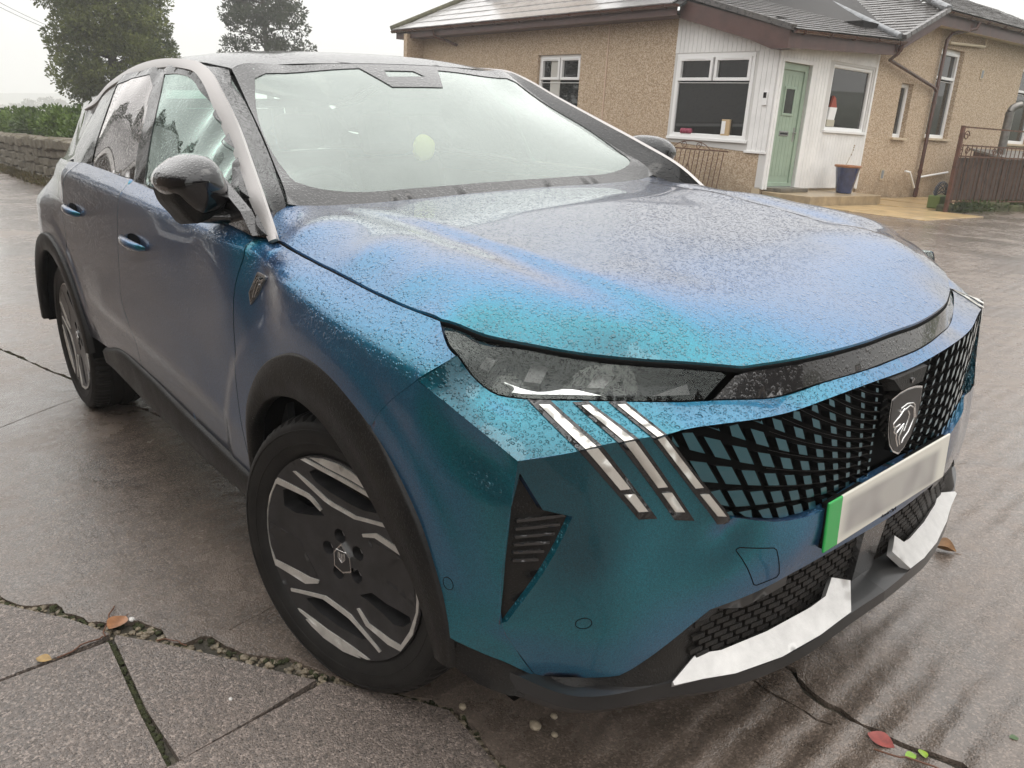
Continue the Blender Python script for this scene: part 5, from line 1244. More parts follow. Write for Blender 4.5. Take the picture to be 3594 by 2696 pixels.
# ================================================================ GROUND
def gz(x, y):
    w = min(1.0, max(0.0, (y-4.5)/5.5)); w = w*w*(3-2*w)
    return w*max(-0.6, min(0.10, 0.055-0.033*(x+7.0)-0.0405*(y-10.96)))
def concrete_mat(name, base, dark, ridge=0.6, speck=0.5, rough=(0.16, 0.5), scale=1.0):
    t = NT(name); co = t.co('Object')
    big = t.noise(co, 0.9*scale, 6, 0.6, 0.4); mid = t.noise(co, 7*scale, 5, 0.65); fine = t.noise(co, 150, 3, 0.7)
    vv = t.voro(co, 190); sp = t.n('SeparateColor'); t.lk(vv.outputs['Color'], sp.inputs[0])
    # tamped ridges that run across the drive, broken up and worn
    wv = t.n('TexWave', wave_type='BANDS', bands_direction='X', wave_profile='SIN'); mp = t.n('Mapping'); t.lk(co, mp.inputs[0]); mp.inputs['Rotation'].default_value = (0, 0, math.radians(-4)); t.lk(mp.outputs[0], wv.inputs['Vector'])
    wv.inputs['Scale'].default_value = 3.4; wv.inputs['Distortion'].default_value = 1.6; wv.inputs['Detail'].default_value = 3; wv.inputs['Detail Scale'].default_value = 2.2
    worn = t.mr(t.noise(co, 1.6, 4, 0.6), 0.38, 0.62)
    px_ = t.n('SeparateXYZ'); t.lk(co, px_.inputs[0])
    rd = t.math('MULTIPLY', t.math('MULTIPLY', wv.outputs[1], worn), t.mr(px_.outputs[0], -0.1, 0.7, 0.22, 1.0))
    h = t.math('ADD', t.math('MULTIPLY', rd, ridge*0.010), t.math('ADD', t.math('MULTIPLY', fine, 0.0022*speck), t.math('MULTIPLY', mid, 0.010)))
    h = t.math('ADD', h, t.math('MULTIPLY', t.mr(vv.outputs['Distance'], 0.0, 0.6), -0.0014*speck))
    nb = t.bump(h, 1.0, 1.0)
    f = t.math('ADD', t.math('MULTIPLY', big, 0.55), t.math('MULTIPLY', mid, 0.45))
    col = t.mix(t.mr(f, 0.36, 0.62), dark, base)
    col = t.mix(t.mr(sp.outputs[0], 0.60, 1.0, 0.0, 0.45*speck), col, tuple(min(0.6, c*2.1) for c in base))
    col = t.mix(t.mr(sp.outputs[1], 0.72, 1.0, 0.0, 0.55*speck), col, tuple(c*0.35 for c in base))
    col = t.mix(t.mr(t.noise(co, 2.7, 5, 0.7), 0.60, 0.72, 0.0, 0.35), col, (0.085, 0.070, 0.040))
    wet = t.mr(t.math('ADD', t.math('MULTIPLY', big, 0.6), t.math('MULTIPLY', mid, 0.4)), 0.38, 0.60)
    r = t.mr(wet, 0, 1, rough[0], rough[1])
    return t.done(t.pbr(col, r, 0.0, nb, t.mr(wet, 0, 1, 0.75, 0.15), 0.06, spec=0.55, coat_normal=t.bump(t.math('MULTIPLY', h, 0.45), 1.0, 1.0)))
CONC = concrete_mat('wet_concrete', (0.180, 0.142, 0.116), (0.062, 0.047, 0.036), 1.2, 0.85, (0.07, 0.36))
FLAG = concrete_mat('paving_flag', (0.185, 0.150, 0.129), (0.110, 0.088, 0.074), 0.0, 1.8, (0.18, 0.46))
DIRT = simple('joint_dirt', (0.055, 0.048, 0.034), 0.75, var=0.6, vscale=30, bump=0.006, bscale=90)
# wide ground sheet reaching the horizon, below the slabs
gv = []; gf = []
xs_ = list(np.arange(-60, 41, 4.0)); ys_ = list(np.arange(-40, 61, 4.0))
xs_ = [-1500, -400, -150] + xs_ + [120, 400, 1500]; ys_ = [-1500, -400, -120] + ys_ + [150, 400, 1500]
for x in xs_:
    for y in ys_:
        q = -0.03
        if x < -29: q -= min(26, 0.05*(-29-x) if x > -200 else 8.5+0.02*(-200-x))
        gv.append((x, y, min(q, gz(x, y)-0.12) if -29 < x < 14 and -9 < y < 30 else q))
ny = len(ys_)
for i in range(len(xs_)-1):
    for j in range(ny-1): gf.append((i*ny+j, (i+1)*ny+j, (i+1)*ny+j+1, i*ny+j+1))
GRASS = simple('far_field', (0.055, 0.062, 0.030), 0.9, var=0.5, vscale=0.05)
gnd = link('ground', mesh('ground', gv, gf, True), GRASS); tag(gnd, kind='structure')
# concrete drive: a far sheet and the near bays with their cracks
def flatpoly(name, outer, holes, mat, z, depth, sp=0.35, parent=None, kind=None, zfun=None):
    O = np.array(outer, float); O = O if area2(O) > 0 else O[::-1]
    Hs = []
    for h in holes:
        q = np.array(h, float); Hs.append(q if area2(q) > 0 else q[::-1])
    v, f, l_ = tri2(O, Hs, sp); P = np.column_stack([v, np.full(len(v), z)])
    if zfun: P[:, 2] += [zfun(a, b) for a, b in v]
    mb = MB(); mb.add(P, f, False)
    for j, l in enumerate(l_):
        n = len(l); tp = P[l]; bt = tp-np.array((0, 0, depth)); idx = [(i, i+n, (i+1) % n+n, (i+1) % n) for i in range(n)]
        mb.add(np.vstack([tp, bt]), idx if j == 0 else [q[::-1] for q in idx])
    o = mb.build(name, mat, parent)
    if kind: o['kind'] = kind
    return o
NB = [(-7.0, -3.4), (3.2, -3.4), (3.2, 4.6), (-7.0, 4.6)]
def jag(pts, w, amp=0.012, step=0.05, seed=1):
    """a crack polygon: wandering line with uneven width"""
    r_ = random.Random(seed); P = rsn(pts, max(4, int(np.linalg.norm(np.diff(np.array(pts), axis=0), axis=1).sum()/step)))
    d = np.gradient(P, axis=0); d /= np.linalg.norm(d, axis=1)[:, None]; n = np.column_stack([-d[:, 1], d[:, 0]])
    A = [p+q*(w*(0.35+0.65*r_.random())+r_.uniform(-amp, amp)) for p, q in zip(P, n)]
    B = [p-q*(w*(0.35+0.65*r_.random())) for p, q in zip(P, n)]
    return [tuple(p) for p in A]+[tuple(p) for p in B[::-1]]
crack_main = [(-1.052, -1.519), (-0.967, -1.507), (-0.894, -1.442), (-0.889, -1.410), (-0.792, -1.379), (-0.728, -1.348), (-0.672, -1.303), (-0.633, -1.230), (-0.536, -1.194), (-0.464, -1.195), (-0.443, -1.169), (-0.433, -1.100), (-0.370, -1.079), (-0.258, -1.037), (-0.212, -0.969), (-0.08, -0.925), (0.03, -0.865), (0.16, -0.775), (0.26, -0.722), (0.36, -0.735), (0.44, -0.752), (0.60, -0.76), (0.9, -0.80), (1.6, -0.86), (2.6, -0.9)]
rj = random.Random(4)
cm_ = rsn(crack_main, 120)
cm_ = [(x+rj.uniform(-0.006, 0.006), y+rj.uniform(-0.008, 0.008)) for x, y in cm_]
edge = [(-1.9, -2.35), (-1.35, -1.80), (-0.975, -1.53), (-0.758, -1.386), (-0.617, -1.317), (-0.491, -1.229), (-0.323, -1.118), (-0.195, -1.041), (-0.06, -0.953), (-0.003, -0.911), (0.131, -0.815), (0.246, -0.752), (0.346, -0.757), (0.467, -0.772), (0.60, -0.775), (0.9, -0.815), (1.6, -0.875), (2.6, -0.92)]
near_o = [(-7.0, -3.4), (-2.6, -3.4), (-1.93, -2.31), (-1.40, -1.74)] + cm_ + [(3.2, -0.92), (3.2, 4.6), (-7.0, 4.6)]
cracks = [jag([(0.35, 0.10), (0.649, 0.049), (0.696, 0.047), (0.745, -0.001), (0.795, -0.012), (0.841, -0.005), (0.956, 0.0), (1.024, 0.012), (1.115, 0.039), (1.5, 0.06), (2.4, 0.10)], 0.013, 0.008, 0.03, 3),
          jag([(-4.9, -1.20), (-4.244, -1.06), (-3.868, -0.977), (-3.579, -0.923), (-3.253, -0.845), (-2.4, -0.66), (-1.5, -0.5)], 0.013, 0.008, 0.05, 5),
          jag([(-2.60, -1.60), (-2.658, -1.288), (-2.773, -1.127), (-2.90, -0.92)], 0.005, 0.003, 0.04, 7),
          jag([(-0.420, -1.045), (-0.433, -1.0), (-0.443, -0.95), (-0.454, -0.894), (-0.52, -0.6)], 0.0022, 0.002, 0.03, 9),
          jag([(0.55, -0.10), (0.637, -0.067), (0.697, -0.079), (0.773, -0.067), (0.821, -0.076), (0.86, -0.06)], 0.004, 0.003, 0.03, 12)]
drive = flatpoly('driveway', near_o, cracks, CONC, 0.0, 0.045, 0.4, kind='structure')
far_o = [(-29.5, -7.5), (9.5, -7.5), (9.5, 16.5), (-6.6, 16.5), (-6.6, 10.6), (-24.0, 10.6), (-24.0, 4.0), (-29.5, 3.2)]
flatpoly('yard', far_o, [NB], CONC, -0.001, 0.02, 1.6, kind='structure', zfun=gz)
# raised lip of the slab right of the crack
flags = [[(-1.9, -2.35), (-1.35, -1.80), (-0.975, -1.53), (-0.758, -1.386), (-0.612, -1.315), (-0.597, -1.34), (-0.575, -1.60), (-0.555, -2.4)],
         [(-0.590, -1.304), (-0.491, -1.229), (-0.323, -1.118), (-0.195, -1.041), (-0.062, -0.955), (-0.028, -1.13), (0.0, -1.318), (-0.22, -1.327), (-0.57, -1.312)],
         [(-0.572, -1.328), (-0.22, -1.343), (0.0, -1.346), (0.02, -1.60), (0.05, -2.4), (-0.54, -2.4)],
         [(-0.040, -0.938), (0.131, -0.815), (0.246, -0.752), (0.346, -0.757), (0.467, -0.772), (0.56, -0.775), (0.58, -1.30), (0.60, -2.4), (0.063, -2.4), (0.004, -1.34)],
         [(0.573, -0.777), (0.9, -0.815), (1.25, -0.85), (1.27, -2.4), (0.612, -2.4)], [(1.262, -0.852), (1.6, -0.875), (2.6, -0.92), (2.6, -2.4), (1.282, -2.4)]]
for k, fl in enumerate(flags):
    flatpoly('flagstone', rsn(fl+[fl[0]], 60)[:-1] if False else fl, [], FLAG, 0.003+0.0015*(k % 2), 0.04, 0.3, parent=drive)
# dirt bed showing in the broken strip and the joints
flatpoly('joint_bed', [(-7, -3.4), (3.2, -3.4), (3.2, 4.6), (-7, 4.6)], [], DIRT, -0.014, 0.01, 1.0, parent=drive)
# gravel and moss in the broken strip: too fine to count
def scatter(name, pts, mats, size, flat, label, cat, sub=1, zoff=0.0, seed=2):
    r_ = random.Random(seed); mb = MB()
    for (x, y) in pts:
        s_ = r_.uniform(*size); bm = bmesh.new(); bmesh.ops.create_icosphere(bm, subdivisions=sub, radius=s_)
        M = Matrix.Translation((x, y, -0.012+zoff+s_*flat*0.4)) @ Matrix.Rotation(r_.uniform(0, 6.3), 4, 'Z')
        v = []
        for q in bm.verts:
            k = 1+r_.uniform(-0.22, 0.22); v.append(tuple(M @ Vector((q.co.x*k, q.co.y*k*0.75, q.co.z*k*flat))))
        mb.add(v, [[q.index for q in p.verts] for p in bm.faces]); bm.free()
    o = mb.build(name, mats); tag(o, label, cat, kind='stuff'); return o
rg_ = random.Random(11); gp = []
E_ = rsn(edge, 200); 
for _ in range(900):
    i = rg_.randrange(30, 150); p = E_[i]; d = cm_[min(119, max(0, int(i*0.6)))]
    q = min(cm_, key=lambda w: (w[0]-p[0])**2+(w[1]-p[1])**2); t_ = rg_.random()
    gp.append((p[0]*(1-t_)+q[0]*t_+rg_.uniform(-0.01, 0.01), p[1]*(1-t_)+q[1]*t_+rg_.uniform(-0.01, 0.01)))
PEB = simple('pebble_stone', (0.20, 0.165, 0.115), 0.55, var=0.6, vscale=45, bump=0.002, bscale=120)
scatter('joint_gravel', gp, PEB, (0.003, 0.013), 0.6, 'gravel filling the broken joint between drive and flags', 'gravel')
MOSS = simple('moss_green', (0.036, 0.040, 0.015), 0.95, var=0.6, vscale=60, bump=0.006, bscale=160)
mp_ = []
for _ in range(700):
    i = rg_.randrange(0, 110); p = cm_[i]; mp_.append((p[0]+rg_.gauss(0, 0.008), p[1]-abs(rg_.gauss(0, 0.010))))
for _ in range(260):
    t_ = rg_.random(); mp_.append((-0.578*(1-t_)-0.003*t_+rg_.gauss(0, 0.006), -1.322*(1-t_)-1.345*t_+rg_.gauss(0, 0.005)))
for _ in range(260):
    t_ = rg_.random(); mp_.append((-4.3*(1-t_)-3.2*t_+rg_.gauss(0, 0.02), -1.075*(1-t_)-0.83*t_+rg_.gauss(0, 0.02)))
scatter('joint_moss', mp_, MOSS, (0.003, 0.012), 0.6, 'dark moss growing along the cracks', 'moss', seed=5)
# single stones and leaves lying about
for i, (x, y, s_, lab) in enumerate(((0.425, -0.627, 0.017, 'largest pale stone lying before the front bumper'), (0.261, -0.721, 0.012, 'small tan stone by the tyre at the flag edge'), (0.426, -0.568, 0.010, 'tiny stone behind the largest pale stone'), (0.473, -0.608, 0.009, 'tiny stone right of the largest pale stone'), (-0.636, -1.248, 0.010, 'white chip in the broken joint at the flag corner'), (-0.126, -1.153, 0.006, 'white chip on the middle flagstone'))):
    bm = bmesh.new(); bmesh.ops.create_icosphere(bm, subdivisions=2, radius=s_)
    for q in bm.verts: q.co = Vector((q.co.x*(1+rg_.uniform(-.15, .15)), q.co.y*0.8*(1+rg_.uniform(-.15, .15)), q.co.z*0.6))
    me = bpy.data.meshes.new('stone'); bm.to_mesh(me); bm.free()
    o = link('stone', me, simple('pale_stone_%d' % i, (0.36, 0.30, 0.22) if i < 4 else (0.65, 0.63, 0.60), 0.5, var=0.3, vscale=60)); o.location = (x, y, 0.003+s_*0.5); tag(o, lab, 'stone', 'loose stones on the ground')
def leaf(name, x, y, z, s_, rot, col, lab, curl=0.25, tilt=0.15):
    n = 9; v = []; f = []
    for i in range(n):
        t_ = i/(n-1); w_ = s_*0.36*math.sin(math.pi*min(1, t_*0.97+0.02))**0.8
        for j in (-1, -0.5, 0, 0.5, 1): v.append((s_*(t_-0.5), w_*j, s_*curl*(abs(j)**1.5*0.5*math.sin(math.pi*t_)+0.5*(t_-0.5)**2)))
    for i in range(n-1):
        for j in range(4): f.append((i*5+j, (i+1)*5+j, (i+1)*5+j+1, i*5+j+1))
    rt = empty(name, (x, y, z+s_*0.03), rot); rt.rotation_euler = (tilt, 0.1, rot); tag(rt, lab, 'leaf', 'fallen leaves')
    link('blade', mesh('blade', v, f, True), simple(name+'_col_%.2f' % x, col, 0.4, var=0.35, vscale=40), rt)
    MB().tube([(s_*0.42, 0, s_*0.02), (s_*0.75, s_*0.04, 0.0)], s_*0.014, 5).build('stalk', simple(name+'_stalk_%.2f' % x, tuple(c_*0.6 for c_ in col), 0.6), rt)
leaf('fallen_leaf', 0.647, 1.001, 0.002, 0.075, 0.4, (0.30, 0.17, 0.08), 'curled brown leaf on the concrete right of the skid plate', 0.9)
leaf('fallen_leaf', 0.962, -0.022, 0.0, 0.06, 0.2, (0.26, 0.05, 0.04), 'red leaf lying in the crack at lower right')
leaf('fallen_leaf', 1.029, -0.015, 0.0, 0.030, 1.2, (0.20, 0.36, 0.03), 'left of two bright green leaves in the crack')
leaf('fallen_leaf', 1.043, 0.014, 0.0, 0.030, 2.4, (0.24, 0.36, 0.04), 'right of two bright green leaves in the crack')
leaf('fallen_leaf', 1.154, 0.233, 0.0, 0.022, 0.8, (0.05, 0.10, 0.03), 'small dark green leaf at the right picture edge')
leaf('fallen_leaf', -0.594, -1.482, 0.004, 0.040, 0.9, (0.34, 0.22, 0.08), 'tan leaf on the joint between two flagstones')
leaf('fallen_leaf', -0.645, -1.285, 0.004, 0.075, 2.3, (0.33, 0.16, 0.08), 'orange brown leaf in the gravel at the flag corner')
leaf('fallen_leaf', -4.6, -0.4, 0.0, 0.10, 0.3, (0.16, 0.11, 0.05), 'brown leaf far left on the drive behind the rear wheel')
def twig(x0, y0, x1, y1, r_, lab):
    P = [(x0+(x1-x0)*t_+rg_.uniform(-.008, .008), y0+(y1-y0)*t_+rg_.uniform(-.008, .008), 0.006+0.006*math.sin(3*t_)) for t_ in np.linspace(0, 1, 8)]
    o = MB().tube(P, r_, 5).build('twig', simple('twig_bark_%.2f' % x0, (0.13, 0.055, 0.03), 0.6)); tag(o, lab, 'twig', 'twigs in the cracks')
twig(-0.60, -1.33, -0.74, -1.27, 0.0022, 'reddish twig at the flag corner left of the wheel')
twig(-0.575, -1.46, -0.60, -1.33, 0.0022, 'dark twig along the joint between two flagstones')
twig(-0.50, -1.225, -0.42, -1.165, 0.0018, 'thin red twig on the gravel below the door')
twig(0.97, -0.06, 1.12, 0.0, 0.0022, 'grey twig beside the red leaf in the crack')

# ================================================================ BUNGALOW (local axes: x along the long wall, y along the door wall, z up)
HK = Vector((-7.0, 10.96, 0.15)); HT = math.radians(3.0)
_hf = Vector((math.cos(YAW), math.sin(YAW), 0))
HM = Matrix.Translation(HK) @ Matrix.Rotation(HT, 4, _hf)
HOUSE = empty('bungalow'); HOUSE.matrix_world = HM
tag(HOUSE, 'pebble-dashed bungalow with white clad porch and brown gutters', 'house')
def dash_mat():
    t = NT('pebble_dash'); co = t.co('Object')
    v1 = t.voro(co, 62); s1 = t.n('SeparateColor'); t.lk(v1.outputs['Color'], s1.inputs[0])
    n = t.noise(co, 0.8, 4, 0.6)
    rm = t.n('ValToRGB'); t.lk(s1.outputs[0], rm.inputs[0]); e = rm.color_ramp.elements
    e[0].color = (0.27, 0.185, 0.110, 1); e[1].color = (0.66, 0.55, 0.42, 1); k = e.new(0.45); k.color = (0.47, 0.345, 0.225, 1)
    col = t.mix(t.mr(n, 0.3, 0.7, 0.0, 0.25), rm.outputs[0], (0.36, 0.255, 0.16))
    pz = t.n('SeparateXYZ'); t.lk(co, pz.inputs[0])
    damp = t.math('MULTIPLY', t.mr(pz.outputs[2], 0.55, -0.1), t.mr(t.noise(co, 2.4, 5, 0.65), 0.35, 0.65, 0.15, 0.75))
    col = t.mix(damp, col, (0.14, 0.105, 0.06))
    nb = t.bump(t.mr(v1.outputs['Distance'], 0, 0.5, 1, 0), 0.8, 0.008)
    return t.done(t.pbr(col, 0.75, 0.0, nb))
DASHM = dash_mat()
WHITE = simple('white_board', (0.80, 0.795, 0.78), 0.4, var=0.10, vscale=2.2)
UPVC = simple('white_frame', (0.82, 0.82, 0.81), 0.3)
BROWN = simple('brown_fascia', (0.075, 0.034, 0.027), 0.45, var=0.25, vscale=5)
GUTT = simple('brown_gutter', (0.075, 0.026, 0.016), 0.25, coat=0.3, var=0.2, vscale=6)
SOFF = simple('cream_soffit', (0.62, 0.53, 0.38), 0.6)
SANDS = simple('painted_stone', (0.52, 0.42, 0.29), 0.6, var=0.2, vscale=5)
PANE = simple('window_pane', (0.010, 0.011, 0.011), 0.02, spec=0.9)
GREEN = simple('green_door_paint', (0.30, 0.385, 0.295), 0.4, var=0.08, vscale=5)
LEAD = simple('lead_flashing', (0.20, 0.21, 0.22), 0.4, 0.3, var=0.5, vscale=6)
def slate_mat():
    t = NT('wet_slate'); co = t.co('Object'); oi = t.n('ObjectInfo')
    n = t.noise(co, 9, 5, 0.65)
    c1 = t.mix(t.mr(n, 0.3, 0.7), (0.028, 0.027, 0.029), (0.085, 0.076, 0.070))
    c2 = t.mix(t.math('MULTIPLY', oi.outputs['Random'], 0.5), c1, (0.10, 0.088, 0.078))
    c2 = t.mix(t.mr(t.noise(co, 3.1, 4, 0.7), 0.62, 0.74, 0, 0.5), c2, (0.075, 0.070, 0.030))
    return t.done(t.pbr(c2, t.mr(n, 0.3, 0.7, 0.18, 0.45), 0.0, t.bump(n, 0.6, 0.01), 0.3, 0.1))
SLATE = slate_mat()
TILE2 = simple('grey_concrete_tile', (0.40, 0.39, 0.385), 0.2, var=0.25, vscale=4, coat=0.3, bump=0.004, bscale=30)
def hwall(name, plane, outer, holes, mat, depth=0.16, off=0.0, par=HOUSE, sp=0.9):
    """flat wall with real openings: plane 'y' faces -y at y=-off, plane 'x' faces +x at x=off; points are (along, height)"""
    O = np.array(outer, float); O = O if area2(O) > 0 else O[::-1]
    Hs = [np.array(h, float) if area2(np.array(h, float)) > 0 else np.array(h[::-1], float) for h in holes]
    v, f, l_ = tri2(O, Hs, sp); mb = MB()
    def p3(q, d): return [(a, -off+d, h) if plane == 'y' else (off-d, a, h) for a, h in q]
    mb.add(p3(v, 0), f)
    for j, l in enumerate(l_):
        n = len(l); q = [tuple(v[i]) for i in l]
        mb.add(p3(q, 0)+p3(q, depth), [((i+1) % n, (i+1) % n+n, i+n, i) if j else (i, i+n, (i+1) % n+n, (i+1) % n) for i in range(n)])
    return mb.build(name, mat, par)
def rect(a0, a1, h0, h1): return [(a0, h0), (a1, h0), (a1, h1), (a0, h1)]
def hb(plane, a0, a1, h0, h1, d0, d1, bev=0.0, mb=None):
    """box on a wall: d0/d1 outward distance"""
    mb = mb or MB()
    if plane == 'y': return mb.box((a0, -d1, h0), (a1, -d0, h1), bev=bev)
    return mb.box((d0, a0, h0), (d1, a1, h1), bev=bev)
W1big, W1sm = rect(-2.20, -0.47, 0.90, 2.36), rect(-6.22, -4.84, 0.98, 2.43)
# walls
hwall('wall', 'y', [(-10.9, -0.5), (-2.27, -0.5), (-2.27, 3.12), (-10.9, 3.12)], [W1sm], DASHM)
hwall('wall', 'y', rect(-2.27, -0.02, -0.5, 0.845), [], DASHM, off=-0.01)
hwall('wall', 'x', [(3.22, -0.5), (13.0, -0.5), (13.0, 3.45), (4.75, 3.45), (3.22, 2.80)], [rect(4.30, 4.80, 1.12, 2.17), rect(5.72, 6.80, 1.16, 2.97), rect(10.1, 11.4, 1.16, 2.97)], DASHM, depth=0.2)
hwall('wall', 'x', rect(0.0, 3.22, -0.5, 0.13), [], SANDS, off=-0.03)
hb('y', -4.075, -4.045, -0.3, 3.05, 0.0, 0.012).build('render_bead', simple('pale_bead', (0.55, 0.40, 0.30), 0.6), HOUSE)
hwall('wall', 'x', [(-0.5, -0.5), (0, -0.5), (0, 3), (-0.5, 3)], [], DASHM, off=-10.9)
# white boards: one by one
def boards(plane, a0, a1, hfun0, hfun1, holes, off, w_=0.098):
    a = a0
    while a < a1-0.01:
        b = min(a1, a+w_); segs = [(max(hfun0(a), hfun0(b)), min(hfun1(a), hfun1(b)))]
        for (x0, x1, h0, h1) in holes:
            if b > x0+0.005 and a < x1-0.005:
                ns = []
                for s0, s1 in segs:
                    if h0 > s0: ns.append((s0, min(s1, h0)))
                    if h1 < s1: ns.append((max(s0, h1), s1))
                segs = ns
        for s0, s1 in segs:
            if s1-s0 > 0.03: hb(plane, a+0.003, b-0.003, s0, s1, off-0.012, off, bev=0.0025).build('cladding_board', WHITE, HOUSE)
        a = b
gab = lambda a: np.interp(a, (-2.27, -0.48, 0.0), (3.10, 2.56, 2.50))
boards('y', -2.27, -0.02, lambda a: 0.87 if a < -0.45 else 0.72, gab, [(-2.26, -0.45, 0.86, 2.38)], 0.012)
hwall('backing_board', 'y', [(-2.27, 0.80), (-0.0, 0.70), (-0.0, 2.52), (-0.5, 2.58), (-2.27, 3.10)], [W1big], simple('board_shadow_gap', (0.6, 0.59, 0.57), 0.6), depth=0.10, off=0.0005)
boards('x', 0.0, 3.22, lambda a: 0.12, lambda a: 2.62, [(0.10, 1.06, 0.0, 2.26), (1.66, 3.15, 1.12, 2.36)], 0.012)
hwall('backing_board', 'x', [(0.0, 0.11), (3.22, 0.11), (3.22, 2.66), (0.0, 2.62)], [rect(0.14, 1.00, 0.14, 2.22), rect(1.71, 3.11, 1.17, 2.31)], bpy.data.materials['board_shadow_gap'], depth=0.14, off=0.0005)
for (a0, a1, h0, h1) in ((0.08, 0.14, 0.10, 2.28), (1.00, 1.09, 0.10, 2.28), (0.14, 1.00, 2.22, 2.28), (-0.0, 0.05, 0.10, 2.6), (3.17, 3.235, 0.10, 2.66)): hb('x', a0, a1, h0, h1, 0.0, 0.022, 0.003).build('corner_trim', WHITE, HOUSE)
hb('y', -0.45, -0.0, 0.70, 0.74, 0.0, 0.03, 0.003).build('corner_trim', WHITE, HOUSE)
def window(plane, a0, a1, h0, h1, lay, setin, sill=None, fr=0.065):
    """frame bars and panes; lay: list of (x0,x1,y0,y1) fractions for each pane"""
    W0 = empty('window'); W0.parent = HOUSE
    d1 = -setin+0.035; d0 = -setin-0.03; mb = MB()
    for (p, q, r_, s_) in ((a0, a1, h0, h0+fr), (a0, a1, h1-fr, h1), (a0, a0+fr, h0+fr, h1-fr), (a1-fr, a1, h0+fr, h1-fr)): hb(plane, p, q, r_, s_, d0, d1, 0.006, mb)
    mb.build('window_frame', UPVC, W0)
    for (x0, x1, y0, y1, sash) in lay:
        p0, p1 = a0+fr+(a1-a0-2*fr)*x0, a0+fr+(a1-a0-2*fr)*x1; q0, q1 = h0+fr+(h1-h0-2*fr)*y0, h0+fr+(h1-h0-2*fr)*y1
        s_ = 0.055 if sash else 0.012
        m2 = MB()
        for (p, q, r_, t_) in ((p0, p1, q0, q0+s_), (p0, p1, q1-s_, q1), (p0, p0+s_, q0+s_, q1-s_), (p1-s_, p1, q0+s_, q1-s_)): hb(plane, p, q, r_, t_, d0, d1+(0.018 if sash else -0.012), 0.004, m2)
        m2.build('sash', UPVC, W0)
        hb(plane, p0+s_, p1-s_, q0+s_, q1-s_, d0+0.01, d0+0.022).build('pane', PANE, W0)
        if sash: hb(plane, (p0+p1)/2-0.22, (p0+p1)/2+0.22, q1-0.028, q1-0.012, d1+0.018, d1+0.028).build('trickle_vent', UPVC, W0)
    if sill:
        hb(plane, a0-0.05, a1+0.05, h0-0.045, h0+0.003, -0.05, sill[0], 0.004).build('window_sill', sill[1], W0)
    return W0
wb = window('y', -2.20, -0.47, 0.90, 2.36, [(0, 0.485, 0.70, 1, 1), (0.515, 1, 0.70, 1, 1), (0, 1, 0, 0.68, 0)], 0.02, (0.05, UPVC))
ws1 = window('y', -6.22, -4.84, 0.98, 2.43, [(0, 0.485, 0.66, 1, 1), (0.515, 1, 0.66, 1, 1), (0, 1, 0, 0.62, 0)], 0.10, (0.03, SANDS))
window('x', 1.71, 3.11, 1.17, 2.31, [(0, 1, 0, 1, 0)], 0.05, (0.05, UPVC), 0.05)
window('x', 4.30, 4.80, 1.12, 2.17, [(0, 1, 0, 1, 0)], 0.13, (0.06, SANDS))
window('x', 5.72, 6.80, 1.16, 2.97, [(0, 1, 0.68, 1, 1), (0, 1, 0, 0.66, 0)], 0.13, (0.06, SANDS))
window('x', 10.1, 11.4, 1.16, 2.97, [(0, 1, 0.68, 1, 1), (0, 1, 0, 0.66, 0)], 0.13, (0.06, SANDS))
# curtains and things seen behind the panes stand just behind the glass line
CURT = simple('net_curtain', (0.55, 0.54, 0.50), 0.9)
# door
D0 = empty('front_door'); D0.parent = HOUSE
hb('x', 0.205, 0.905, 0.20, 2.12, -0.12, -0.075, 0.004).build('door_leaf', GREEN, D0)
mb = MB()
for (a, b, h0, h1) in ((0.145, 0.215, 0.15, 2.215), (0.895, 0.995, 0.15, 2.215), (0.215, 0.895, 2.105, 2.215), (0.215, 0.895, 0.15, 0.215)): hb('x', a, b, h0, h1, -0.13, -0.045, 0.005, mb)
mb.build('door_frame', GREEN, D0)
for k in range(6): hb('x', 0.245+k*0.105, 0.245+k*0.105+0.097, 0.33, 2.03, -0.0755, -0.071, 0.002).build('door_plank', GREEN, D0)
mb = MB()
for (a, b, h0, h1) in ((0.38, 0.72, 1.36, 1.40), (0.38, 0.72, 1.80, 1.84), (0.38, 0.42, 1.40, 1.80), (0.68, 0.72, 1.40, 1.80)): hb('x', a, b, h0, h1, -0.072, -0.055, 0.004, mb)
mb.build('door_light_frame', GREEN, D0)
hb('x', 0.42, 0.68, 1.40, 1.80, -0.071, -0.067).build('pane', PANE, D0)
hb('x', 0.40, 0.68, 1.02, 1.10, -0.071, -0.060, 0.003).build('letterbox', simple('letterbox_steel', (0.45, 0.45, 0.45), 0.25, 0.9), D0)
hb('x', 0.43, 0.65, 1.045, 1.075, -0.0598, -0.056).build('letterbox_flap', DARK, D0)
hb('x', 0.83, 0.865, 0.93, 1.17, -0.071, -0.062, 0.003).build('handle_plate', SATIN, D0)
MB().tube([(-0.06, 0.845, 1.08), (-0.015, 0.845, 1.08), (-0.01, 0.75, 1.08)], 0.011, 8).build('handle', SATIN, D0)
bl_ = hb('x', -0.17, -0.08, 1.36, 1.62, 0.012, 0.04, 0.006).build('door_bell', UPVC, HOUSE) if False else hb('y', -0.20, -0.12, 1.50, 1.72, 0.012, 0.045, 0.006).build('door_bell', UPVC, HOUSE)
hb('y', -0.19, -0.13, 1.62, 1.71, 0.045, 0.049).build('bell_screen', DARK, bl_)
# roofs -------------------------------------------------------------
def roof_sheet(name, poly, mat, th=0.05):
    n = len(poly); v = [tuple(p) for p in poly]+[(p[0], p[1], p[2]-th) for p in poly]
    return MB().add(v, [tuple(range(n)), tuple(range(2*n-1, n-1, -1))]+[(i, i+n, (i+1) % n+n, (i+1) % n) for i in range(n)]).build(name, mat, HOUSE)
UND = simple('roof_felt', (0.035, 0.033, 0.032), 0.8)
